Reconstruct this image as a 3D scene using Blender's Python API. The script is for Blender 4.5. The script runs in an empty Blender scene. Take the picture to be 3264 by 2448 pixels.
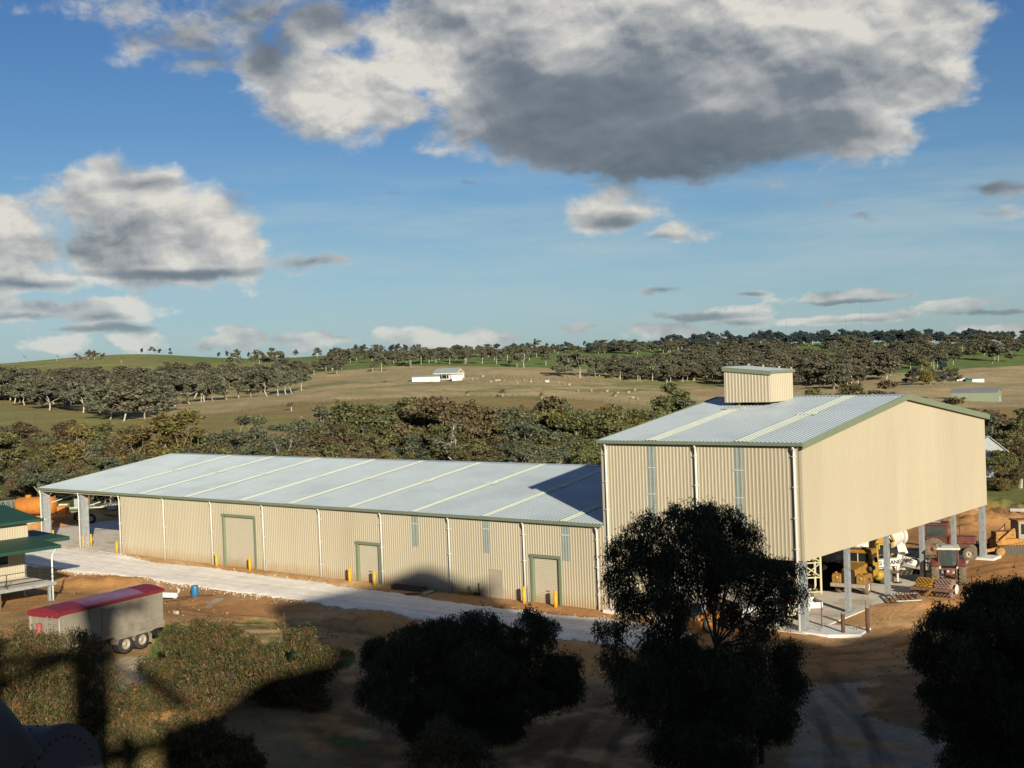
import bpy, math, random
import numpy as np
from mathutils import Vector, Matrix
random.seed(7); RNG = np.random.default_rng(11)
R = math.radians
SC = bpy.context.scene
COL = SC.collection

# ------------------------------------------------------------------ camera, sky, sun, exposure
CAM = np.array([123.3784, -69.9327, 17.1234]); FPX = 3991.73; YAW, PIT, ROL = 0.692667, -0.0141626, -0.0358041
W_, H_ = 3264.0, 2448.0
FW = np.array([-math.sin(YAW)*math.cos(PIT), math.cos(YAW)*math.cos(PIT), math.sin(PIT)])
_r = np.array([math.cos(YAW), math.sin(YAW), 0.0]); _u = np.cross(_r, FW)
RT = math.cos(ROL)*_r + math.sin(ROL)*_u; UP = -math.sin(ROL)*_r + math.cos(ROL)*_u
cd = bpy.data.cameras.new("camera"); cam = bpy.data.objects.new("camera", cd); COL.objects.link(cam)
M = Matrix((( RT[0], UP[0], -FW[0], CAM[0]), (RT[1], UP[1], -FW[1], CAM[1]), (RT[2], UP[2], -FW[2], CAM[2]), (0, 0, 0, 1)))
cam.matrix_world = M
cd.sensor_width = 36.0; cd.sensor_fit = 'HORIZONTAL'; cd.lens = 36.0*FPX/W_
cd.clip_start = 0.1; cd.clip_end = 20000
SC.camera = cam

SUN = np.array([0.8026, -0.5297, 0.2741]); SUN /= np.linalg.norm(SUN)
sd = bpy.data.lights.new("sun", 'SUN'); sd.energy = 5.0; sd.angle = R(0.6); sd.color = (1.0, 0.90, 0.73)
so = bpy.data.objects.new("sun", sd); COL.objects.link(so)
so.rotation_euler = Vector(SUN).to_track_quat('Z', 'Y').to_euler()
SC.view_settings.view_transform = 'Standard'; SC.view_settings.look = 'None'
SC.view_settings.exposure = EXPOSURE = 0.78; SC.view_settings.gamma = 1.0; SC.view_settings.use_curve_mapping = False
SC.render.engine = 'CYCLES'
SC.cycles.max_bounces = 5; SC.cycles.diffuse_bounces = 2; SC.cycles.glossy_bounces = 2; SC.cycles.transmission_bounces = 3; SC.cycles.transparent_max_bounces = 6

def ray(px, py):
    d = FW + (px-W_/2)/FPX*RT - (py-H_/2)/FPX*UP
    return d/np.linalg.norm(d)
def G(px, py, z=0.0):
    """ground point seen at a photo pixel, at height z"""
    d = ray(px, py); t = (z-CAM[2])/d[2]; return CAM + t*d
def AT(px, py, D):
    d = ray(px, py); return CAM + d*(D/np.dot(d, FW))
def PROJ(P):
    v = np.asarray(P, float)-CAM; d = v@FW
    return W_/2+FPX*(v@RT)/d, H_/2-FPX*(v@UP)/d, d

# ---- world: Nishita sky with procedural clouds
wd = bpy.data.worlds.new("World"); SC.world = wd; wd.use_nodes = True
nt = wd.node_tree; nt.nodes.clear(); N = nt.nodes; L = nt.links
SKYK = 0.05; EXK = 2**EXPOSURE
def nd(t, **k):
    n = N.new(t)
    for a, b in k.items(): setattr(n, a, b)
    return n
def mth(op, a, b=None, c=None, clamp=False):
    n = N.new('ShaderNodeMath'); n.operation = op; n.use_clamp = clamp
    for i, x in enumerate((a, b, c)):
        if x is None: continue
        if isinstance(x, (int, float)): n.inputs[i].default_value = x
        else: L.new(x, n.inputs[i])
    return n.outputs[0]
def vmt(op, a, b=None, c=None):
    n = N.new('ShaderNodeVectorMath'); n.operation = op
    for i, x in enumerate((a, b, c)):
        if x is None: continue
        if isinstance(x, (tuple, list)): n.inputs[i].default_value = x
        else: L.new(x, n.inputs[i])
    return n
def mrange(x, a, b, c=0.0, d=1.0, smooth=True):
    n = N.new('ShaderNodeMapRange'); n.interpolation_type = 'SMOOTHSTEP' if smooth else 'LINEAR'
    L.new(x, n.inputs[0])
    for i, v in zip((1, 2, 3, 4), (a, b, c, d)):
        if isinstance(v, (int, float)): n.inputs[i].default_value = v
        else: L.new(v, n.inputs[i])
    return n.outputs[0]
def mixc(f, a, b):
    n = N.new('ShaderNodeMix'); n.data_type = 'RGBA'
    if isinstance(f, float): n.inputs[0].default_value = f
    else: L.new(f, n.inputs[0])
    for i, x in ((6, a), (7, b)):
        if isinstance(x, tuple): n.inputs[i].default_value = x+(1,)
        else: L.new(x, n.inputs[i])
    return n.outputs[2]
sky = nd('ShaderNodeTexSky', sky_type='NISHITA'); sky.sun_disc = False
sky.sun_elevation = math.asin(SUN[2]); sky.sun_rotation = math.atan2(SUN[0], SUN[1])
sky.air_density = 1.0; sky.dust_density = 0.6; sky.ozone_density = 2.2; sky.altitude = 300
tc = nd('ShaderNodeTexCoord'); sep = nd('ShaderNodeSeparateXYZ'); L.new(tc.outputs['Generated'], sep.inputs[0])
AZ0 = math.atan2(FW[0], FW[1])
# azimuth relative to the look direction and elevation, in radians
cA, sA = math.cos(AZ0), math.sin(AZ0)
fx = mth('ADD', mth('MULTIPLY', sep.outputs[0], sA), mth('MULTIPLY', sep.outputs[1], cA))
rx = mth('SUBTRACT', mth('MULTIPLY', sep.outputs[0], cA), mth('MULTIPLY', sep.outputs[1], sA))
az = mth('ARCTAN2', rx, fx); el = mth('ARCSINE', sep.outputs[2])
pv = nd('ShaderNodeCombineXYZ'); L.new(az, pv.inputs[0]); L.new(el, pv.inputs[1])
P0 = pv.outputs[0]
def azel(px, py):
    d = ray(px, py); a = math.atan2(d[0], d[1])-AZ0
    return a, math.asin(d[2])
# cloud banks where the photograph has them: px, py, half width px, half height px, weight
BL = [(600,90,290,140,.72),(300,20,230,90,.50),(480,180,200,60,.35),(840,200,150,150,.62),(1060,290,290,150,1.05),(1230,340,230,90,1.0),(1000,70,250,120,.85),(1400,120,330,190,1.15),(1800,150,700,270,1.3),
      (2400,240,560,300,1.4),(1870,390,330,150,1.5),(2150,300,400,200,1.5),(1650,380,330,150,1.1),(2050,470,440,110,1.15),(2450,470,380,90,1.05),(2850,130,320,200,1.2),(2720,420,190,110,1.0),(2960,300,130,80,.55),(3050,60,140,140,.8),
      (320,530,110,50,.62),(460,600,190,70,.85),(300,640,180,110,1.1),(520,720,240,130,1.25),(640,830,210,80,1.1),(400,790,220,100,1.1),(20,800,200,130,1.2),(110,880,190,50,1.0),(430,880,260,28,.7),
      (1960,690,190,70,1.05),(1980,640,100,50,.7),(2110,745,130,38,.85),(2640,660,70,40,.62),(2720,700,90,22,.45),(1010,840,150,34,.62),(3150,590,150,30,.52),(3130,680,90,20,.4),
      (1480,600,60,14,.45),(1270,630,40,12,.38),(760,620,60,36,.34),(60,985,140,36,.9),(360,990,140,42,.95),(340,1045,240,16,.5),(440,1085,85,34,1.0),(180,1100,90,26,.85),(760,1050,75,16,.62),
      (780,1085,110,28,.8),(1000,1080,110,28,.75),(1290,1070,100,26,.75),(1420,1085,50,20,.85),(1540,1070,90,32,.85),(1840,1050,80,14,.62),(2110,912,80,16,.6),(2370,927,80,13,.58),
      (2280,1000,210,20,.6),(2380,985,70,24,1.0),(2350,1020,100,26,.62),(2090,1060,120,28,1.0),(2300,1075,60,14,.75),(2680,945,190,22,.95),(2740,1012,190,16,.75),(2530,1020,110,12,.58),(3050,983,110,18,.85),(3150,1008,130,14,.52),(3180,1060,100,22,.65)]
BL = [(a_, b_, c_, d_, w_*(1.22 if b_ > 940 else 1.0)) for a_, b_, c_, d_, w_ in BL]
n1 = nd('ShaderNodeTexNoise'); n1.inputs['Scale'].default_value = 7.0; n1.inputs['Detail'].default_value = 9; n1.inputs['Roughness'].default_value = 0.56
st = vmt('MULTIPLY', P0, (1.0, 1.5, 1.0))
wob = nd('ShaderNodeTexNoise'); wob.inputs['Scale'].default_value = 5.0; wob.inputs['Detail'].default_value = 5; wob.inputs['Roughness'].default_value = 0.6
L.new(st.outputs[0], wob.inputs['Vector'])
wv = vmt('MULTIPLY', vmt('SUBTRACT', wob.outputs['Color'], (.5, .5, .5)).outputs[0], (.055, .035, 0))
PW = vmt('ADD', P0, wv.outputs[0]).outputs[0]
def noise_at(vec, scale, det=7, rough=.56, sy=1.5):
    s = vmt('MULTIPLY', vec, (1.0, sy, 1.0)); n = nd('ShaderNodeTexNoise')
    n.inputs['Scale'].default_value = scale; n.inputs['Detail'].default_value = det; n.inputs['Roughness'].default_value = rough
    L.new(s.outputs[0], n.inputs['Vector']); return n.outputs['Fac']
def field(vec, bl, grow=1.0):
    acc = None
    for (x, y, hw, hh, w) in bl:
        a, e = azel(x, y); ra, re_ = hw/FPX*grow, hh/FPX*grow
        d = vmt('MULTIPLY', vmt('SUBTRACT', vec, (a, e, 0)).outputs[0], (1/ra, 1/re_, 0))
        ln = vmt('LENGTH', d.outputs[0]).outputs['Value']
        m = mth('MULTIPLY_ADD', ln, -w*0.75, w*0.95)
        acc = m if acc is None else mth('SMOOTH_MAX', acc, m, 0.12)
    return mth('MAXIMUM', acc, -1.0)
den_n = noise_at(PW, 11.0)
fld = field(PW, BL, 1.08)
# beyond the frame the sky goes on with scattered cloud of the same kind
gen = noise_at(P0, 3.0, 6, .55, 2.2)
outside = mrange(mth('ABSOLUTE', az), 0.42, 0.55)
outside2 = mth('MAXIMUM', outside, mrange(el, 0.33, 0.45))
genf = mth('SUBTRACT', mth('MULTIPLY', gen, 2.6), 1.25)
genf = mth('SUBTRACT', genf, mth('MULTIPLY', mth('SUBTRACT', 1.0, outside2), 3.0))
fld = mth('MAXIMUM', fld, genf)
lowk = mrange(el, 0.12, 0.04)
dens = mth('ADD', fld, mth('MULTIPLY', mth('SUBTRACT', den_n, 0.5), mth('MULTIPLY_ADD', lowk, -1.0, 1.7)))
fine = noise_at(PW, 42.0, 5, .6, 1.6)
dens = mth('ADD', mth('MULTIPLY_ADD', lowk, 0.10, dens), mth('MULTIPLY', mth('SUBTRACT', fine, 0.5), mth('MULTIPLY_ADD', lowk, 1.1, 0.55)))
puff = noise_at(PW, 22.0, 3, .5, 1.3)
dens = mth('ADD', dens, mth('MULTIPLY', mth('SUBTRACT', puff, 0.5), 0.55))
alpha = mrange(dens, 0.16, 0.56)
# relief: thinner towards the light above = lit, thicker = shaded
up = vmt('ADD', PW, (0.010, 0.016, 0)).outputs[0]
relief = mth('SUBTRACT', noise_at(PW, 8.0, 3.5, .5), noise_at(up, 8.0, 3.5, .5))
up2 = vmt('ADD', PW, (0.002, 0.005, 0)).outputs[0]
fine2 = mth('SUBTRACT', noise_at(PW, 30.0, 4, .6, 1.5), noise_at(up2, 30.0, 4, .6, 1.5))
# grey undersides of the thick banks
DK = [(1950,330,380,190,1.0),(2250,470,520,150,1.3),(1800,430,330,160,1.2),(2500,300,420,110,.6),(1650,280,150,200,.75),(2100,540,460,60,1.3),(2600,420,260,110,.9),(2650,180,300,70,.45),(1560,330,150,110,.6),(2250,120,200,80,.35),
      (860,150,110,130,.85),(1000,50,160,70,.6),(780,60,100,80,.4),(470,585,150,30,.9),(400,540,90,34,.5),(640,780,120,18,.3),(600,865,280,18,1.0),(90,905,190,16,1.0),(1960,715,120,30,1.1),(2080,765,140,12,.8),(1010,840,150,36,1.0),(3150,590,150,32,.9),(3130,680,90,24,.9),(760,640,70,36,.8),
      (330,1012,100,18,.8),(340,1048,240,18,.9),(2110,912,80,18,1.0),(2370,927,80,14,1.0),(2250,1005,160,20,1.1),(2680,960,200,11,.9),(3150,1008,150,14,.9),(1270,630,50,16,1.0),(1480,600,70,16,1.0),(640,130,130,90,.35),(2640,685,60,20,.6),(2740,1020,190,10,.6),(2350,1030,110,20,.9),(60,1010,150,10,.7)]
DK = [(a_, b_, c_, d_, w_*(.72 if c_ < 200 and b_ > 560 else 1.0)) for a_, b_, c_, d_, w_ in DK]
dk = mrange(field(PW, DK, 1.0), -0.15, 0.85)
lite = mth('ADD', mth('MULTIPLY', mth('ADD', mth('MULTIPLY', relief, 2.6), mth('MULTIPLY', fine2, .85)), mth('MULTIPLY_ADD', dk, -0.6, 1.0)), mth('SUBTRACT', 0.84, mth('MULTIPLY', dk, 0.66)))
lite = mth('SUBTRACT', lite, mth('MULTIPLY', mrange(el, 0.16, 0.36), 0.10))
lite = mth('MINIMUM', mth('MAXIMUM', lite, 0.0), 1.05)
cramp = nd('ShaderNodeValToRGB'); L.new(lite, cramp.inputs[0])
e = cramp.color_ramp.elements; CK = 1.0/(SKYK*EXK)
e[0].position = 0.0; e[0].color = (.115, .145, .175, 1); e[1].position = 1.0; e[1].color = (.74, .71, .64, 1)
q = e.new(.35); q.color = (.205, .235, .265, 1); q = e.new(.7); q.color = (.46, .465, .46, 1)
ccol = vmt('SCALE', cramp.outputs[0]); ccol.inputs['Scale'].default_value = CK
# thin high veil near the horizon
veil_n = noise_at(P0, 4.5, 8, .6, 7.0)
veil = mth('MULTIPLY', mth('MULTIPLY', mrange(el, 0.0, 0.07), mrange(el, 0.19, 0.09)), mrange(veil_n, 0.36, 0.68))
skyc = nd('ShaderNodeMix', data_type='RGBA', blend_type='MULTIPLY'); skyc.inputs[0].default_value = 1.0
L.new(sky.outputs[0], skyc.inputs[6]); trp_ = nd('ShaderNodeValToRGB'); L.new(mrange(el, 0.0, 0.32, smooth=False), trp_.inputs[0]); L.new(trp_.outputs[0], skyc.inputs[7])
te_ = trp_.color_ramp.elements; te_[0].color = (.60, .82, 1.16, 1); te_[1].position = 1.0; te_[1].color = (.40, .63, .93, 1); q = te_.new(.3); q.color = (.60, .78, .95, 1)
skyv = mixc(mth('ADD', mth('MULTIPLY', veil, 0.55), mrange(el, 0.17, -0.02, 0.0, 0.30)), skyc.outputs[2], (.42*CK, .53*CK, .58*CK))
tot = mixc(mth('MULTIPLY', alpha, mrange(el, 0.01, 0.11, 0.66, 0.96)), skyv, ccol.outputs[0])
bg = nd('ShaderNodeBackground'); bg.inputs[1].default_value = SKYK; L.new(tot, bg.inputs[0])
wo = nd('ShaderNodeOutputWorld'); L.new(bg.outputs[0], wo.inputs[0])
wd.cycles.sampling_method = 'MANUAL'; wd.cycles.sample_map_resolution = 512

# ------------------------------------------------------------------ numpy noise and the lie of the land
def _hash(ix, iy, s):
    h = (ix*374761393 + iy*668265263 + s*1442695041) & 0xffffffff
    h = ((h ^ (h >> 13))*1274126177) & 0xffffffff
    return ((h ^ (h >> 16)) & 0xffff)/65535.0
def vnoise(x, y, s=0):
    x = np.asarray(x, float); y = np.asarray(y, float)
    ix = np.floor(x).astype(np.int64); iy = np.floor(y).astype(np.int64)
    fx_ = x-ix; fy_ = y-iy; fx_ = fx_*fx_*(3-2*fx_); fy_ = fy_*fy_*(3-2*fy_)
    a = _hash(ix, iy, s); b = _hash(ix+1, iy, s); c = _hash(ix, iy+1, s); d = _hash(ix+1, iy+1, s)
    return (a*(1-fx_)+b*fx_)*(1-fy_)+(c*(1-fx_)+d*fx_)*fy_
def fbm(x, y, s=0, o=4):
    r = 0; a = .5; t = 0
    for k in range(o):
        r = r + a*vnoise(x*2**k, y*2**k, s+k); t += a; a *= .5
    return r/t
def sst(t):
    t = np.clip(t, 0, 1); return t*t*(3-2*t)
PXC = np.array([0, 400, 800, 1200, 1600, 2000, 2400, 2800, 3264.])
DC = np.array([150, 170, 250, 350, 450, 600, 800, 1100, 1500.])
YT = np.array([
 [1660,1620,1530,1400,1330,1280,1225,1180,1156],
 [1650,1610,1520,1420,1350,1290,1230,1160,1117],
 [1640,1600,1520,1400,1310,1265,1225,1170,1144],
 [1625,1585,1510,1400,1310,1240,1200,1150,1120],
 [1610,1570,1500,1400,1310,1240,1190,1145,1108],
 [1590,1560,1490,1400,1315,1262,1215,1150,1098],
 [1570,1545,1480,1390,1320,1275,1225,1150,1090],
 [1560,1535,1460,1375,1315,1255,1195,1135,1085],
 [1550,1520,1450,1375,1318,1252,1192,1140,1088.]])
yh = lambda px: 1225.9-0.0358*px
ZT = CAM[2]-(YT-yh(PXC)[:, None])*DC[None, :]/FPX
ZT = np.concatenate([ZT, ZT[:, -1:]-25, ZT[:, -1:]*0-20, ZT[:, -1:]*0-20], 1); DCX = np.concatenate([DC, [2200, 4500, 9000]])
_PF = np.linspace(0, 3264, 103); _DF = np.exp(np.linspace(math.log(140), math.log(9000), 260))
_Z1 = np.array([np.interp(_DF, DCX, row) for row in ZT])
_ZF = np.array([np.interp(_PF, PXC, _Z1[:, j]) for j in range(len(_DF))]).T
_k = np.array([1, 2, 3, 4, 3, 2, 1.]); _k /= _k.sum()
for _ in range(2):
    _ZF = np.apply_along_axis(lambda r: np.convolve(np.pad(r, 3, 'edge'), _k, 'valid'), 1, _ZF)
for _ in range(3):
    _ZF = np.apply_along_axis(lambda r: np.convolve(np.pad(r, 3, 'edge'), _k, 'valid'), 0, _ZF)
FH = np.array([-math.sin(YAW), math.cos(YAW)]); RH = np.array([math.cos(YAW), math.sin(YAW)])
def far_z(x, y):
    d = (x-CAM[0])*FH[0]+(y-CAM[1])*FH[1]; l = (x-CAM[0])*RH[0]+(y-CAM[1])*RH[1]
    d = np.maximum(d, 20.0)
    px = np.clip(W_/2+FPX*l/d, 0, 3264); dd = np.clip(d, 140, 8999)
    i = px/3264*(len(_PF)-1); j = (np.log(dd)-math.log(140))/(math.log(9000)-math.log(140))*(len(_DF)-1)
    i0 = np.clip(i.astype(int), 0, len(_PF)-2); j0 = np.clip(j.astype(int), 0, len(_DF)-2); fi = i-i0; fj = j-j0
    z = (_ZF[i0, j0]*(1-fi)+_ZF[i0+1, j0]*fi)*(1-fj)+(_ZF[i0, j0+1]*(1-fi)+_ZF[i0+1, j0+1]*fi)*fj
    n = (fbm(x/60., y/60., 5, 3)-.5)*np.clip((d-160)/400, 0, 1)*5*np.clip((1400-d)/300, 0.25, 1)
    return z+n
def M_(px, py, z, sx, sy, h): p = G(px, py, z); return (p[0], p[1], sx, sy, h)
MOUNDS = [M_(1120,1992,.3,3.2,1.6,.8), M_(1260,2000,.3,2.6,1.5,.7), M_(860,1975,.2,3.5,1.5,.3), M_(350,1860,0,3.5,1.6,.7), M_(255,1850,0,2.2,1.2,.5),
          M_(3060,1690,.2,2.2,1.8,0.54), M_(3000,1680,.2,2.5,2.0,0.66), M_(3120,1672,.2,3,2,0.78), M_(3190,1665,.2,3,2.2,0.84), M_(3250,1650,.2,4,2.4,0.96), M_(2960,1668,.2,4,2,0.72),
          M_(3090,1640,.2,5,2.4,1.02), M_(3200,1625,.2,6,2.4,1.14), M_(1600,1937,0,1.6,.5,.16), M_(1100,1860,0,2.0,.5,.12), M_(2850,1912,.2,1.5,1.0,.12), M_(2950,1930,.2,3,1.2,.35), M_(1690,1944,0,2,.5,.12)]
def ground_z(x, y, rough=True):
    x = np.asarray(x, float); y = np.asarray(y, float)
    z = 1.0*sst((-12.5-y)/10)*sst((84-x)/14)
    z = z+0.2*sst((x-76)/6)*sst((y+12)/6)
    bank = sst((-13-x)/3.2); z = z+1.3*bank
    z = z+0.10*np.exp(-((y+.4)/1.0)**2)*sst((x-15)/2)*sst((74-x)/2)
    far = np.clip(np.hypot(x-40, y)/60., 0, 1)
    for (mx, my, sx, sy, h) in MOUNDS:
        q_ = np.exp(-(((x-mx)*RH[0]+(y-my)*RH[1])/sx)**2-(((x-mx)*FH[0]+(y-my)*FH[1])/sy)**2)
        z = z+h*q_*(0.25+1.1*fbm(x*.9, y*.9, 31, 4))
    d = (x-CAM[0])*FH[0]+(y-CAM[1])*FH[1]
    if rough:
        inshed = sst((x+16)/2)*sst((90-x)/1.5)*sst((y+12.5)/1.5)*sst((36-y)/2)
        z = z+(fbm(x/1.6, y/1.6, 3, 4)-.5)*0.16*(1-inshed)+(fbm(x/9, y/9, 13, 3)-.5)*.35*(1-inshed)
    t = sst((d-148)/26)
    return z*(1-t)+far_z(x, y)*t
def gz(x, y): return float(ground_z(np.array([x]), np.array([y]))[0])
_DS = np.exp(np.linspace(math.log(120), math.log(1700), 500))
def ground_at(px, py):
    """first point of the land beyond 120 m that shows at a photo pixel"""
    l = (px-W_/2)/FPX*_DS; x = CAM[0]+FH[0]*_DS+RH[0]*l; y = CAM[1]+FH[1]*_DS+RH[1]*l
    z = ground_z(x, y, False); yy = yh(px)+(CAM[2]-z)*FPX/_DS
    k = np.argmax(yy <= py) if (yy <= py).any() else int(np.argmin(yy))
    return np.array([x[k], y[k], z[k]]), _DS[k]
def col_at(px, D):
    l = (px-W_/2)/FPX*D; x = CAM[0]+FH[0]*D+RH[0]*l; y = CAM[1]+FH[1]*D+RH[1]*l
    return np.array([x, y, gz(x, y)])

# ------------------------------------------------------------------ materials
PAINT = 0.66
EARTH = {'concrete', 'fresh_concrete', 'limestone_road', 'limestone_rubble', 'earth_clod', 'red_tarp', 'dark_gum_leaf', 'pale_fleece'}
def mat(name, col, rough=.7, metal=0.0, var=0.12, vscale=3.0, bump=0.0, bscale=20.0, col2=None, c2scale=1.0, c2lo=.5, c2hi=.62, spec=.3, island=0.0, objrand=0.0, transl=0.0, vstretch=None):
    earth = name in EARTH
    if not earth: col = tuple(c*PAINT for c in col); col2 = tuple(c*PAINT for c in col2) if col2 is not None else None
    m = bpy.data.materials.new(name); m.use_nodes = True; t = m.node_tree; n = t.nodes; l = t.links
    b = n['Principled BSDF']; b.inputs['Roughness'].default_value = rough; b.inputs['Metallic'].default_value = metal
    b.inputs['Specular IOR Level'].default_value = spec
    g = n.new('ShaderNodeTexCoord'); src = g.outputs['Object']
    if vstretch:
        mp = n.new('ShaderNodeMapping'); mp.inputs['Scale'].default_value = vstretch; l.new(src, mp.inputs[0]); src = mp.outputs[0]
    def noi(s, d=4):
        k = n.new('ShaderNodeTexNoise'); k.inputs['Scale'].default_value = s; k.inputs['Detail'].default_value = d; k.inputs['Roughness'].default_value = .6
        l.new(src, k.inputs['Vector']); return k.outputs['Fac']
    def mixn(f, a, bb, bt='MIX'):
        k = n.new('ShaderNodeMix'); k.data_type = 'RGBA'; k.blend_type = bt
        if isinstance(f, (int, float)): k.inputs[0].default_value = f
        else: l.new(f, k.inputs[0])
        for i, x in ((6, a), (7, bb)):
            if isinstance(x, tuple): k.inputs[i].default_value = tuple(x)+(1,)
            else: l.new(x, k.inputs[i])
        return k.outputs[2]
    base = tuple(col)
    if col2 is not None:
        r_ = n.new('ShaderNodeMapRange'); r_.inputs[1].default_value = c2lo; r_.inputs[2].default_value = c2hi; l.new(noi(c2scale, 6), r_.inputs[0])
        base = mixn(r_.outputs[0], base, tuple(col2))
    r_ = n.new('ShaderNodeMapRange'); r_.inputs[1].default_value = .25; r_.inputs[2].default_value = .75; r_.inputs[3].default_value = 1-var; r_.inputs[4].default_value = 1+var
    l.new(noi(vscale, 6), r_.inputs[0]); val = r_.outputs[0]
    def mulv(v, lo, hi, out):
        r2 = n.new('ShaderNodeMapRange'); r2.inputs[3].default_value = lo; r2.inputs[4].default_value = hi; l.new(out, r2.inputs[0])
        k = n.new('ShaderNodeMath'); k.operation = 'MULTIPLY'; l.new(v, k.inputs[0]); l.new(r2.outputs[0], k.inputs[1]); return k.outputs[0]
    if island:
        gi = n.new('ShaderNodeNewGeometry'); val = mulv(val, 1-island, 1+island, gi.outputs['Random Per Island'])
    oi = None
    if objrand:
        oi = n.new('ShaderNodeObjectInfo'); val = mulv(val, 1-objrand, 1+objrand, oi.outputs['Random'])
    hs = n.new('ShaderNodeHueSaturation'); l.new(val, hs.inputs['Value'])
    if isinstance(base, tuple): hs.inputs['Color'].default_value = base+(1,)
    else: l.new(base, hs.inputs['Color'])
    if oi:
        k = n.new('ShaderNodeMath'); k.operation = 'MULTIPLY_ADD'; k.inputs[1].default_value = 7.31; k.inputs[2].default_value = 0; l.new(oi.outputs['Random'], k.inputs[0])
        k2 = n.new('ShaderNodeMath'); k2.operation = 'FRACT'; l.new(k.outputs[0], k2.inputs[0])
        r3 = n.new('ShaderNodeMapRange'); r3.inputs[3].default_value = .478; r3.inputs[4].default_value = .522; l.new(k2.outputs[0], r3.inputs[0]); l.new(r3.outputs[0], hs.inputs['Hue'])
    l.new(hs.outputs[0], b.inputs['Base Color'])
    if bump:
        bp = n.new('ShaderNodeBump'); bp.inputs['Strength'].default_value = bump; bp.inputs['Distance'].default_value = .05; l.new(noi(bscale, 5), bp.inputs['Height']); l.new(bp.outputs[0], b.inputs['Normal'])
    if transl:
        tr = n.new('ShaderNodeBsdfTranslucent'); l.new(hs.outputs[0], tr.inputs[0]); mx = n.new('ShaderNodeMixShader'); mx.inputs[0].default_value = transl
        l.new(b.outputs[0], mx.inputs[1]); l.new(tr.outputs[0], mx.inputs[2]); l.new(mx.outputs[0], n['Material Output'].inputs[0])
    return m
def glass(name, tint=(.03, .04, .04), a=.0):
    m = mat(name, tint, .12, 0, .1, 2, spec=.6); return m
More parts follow.
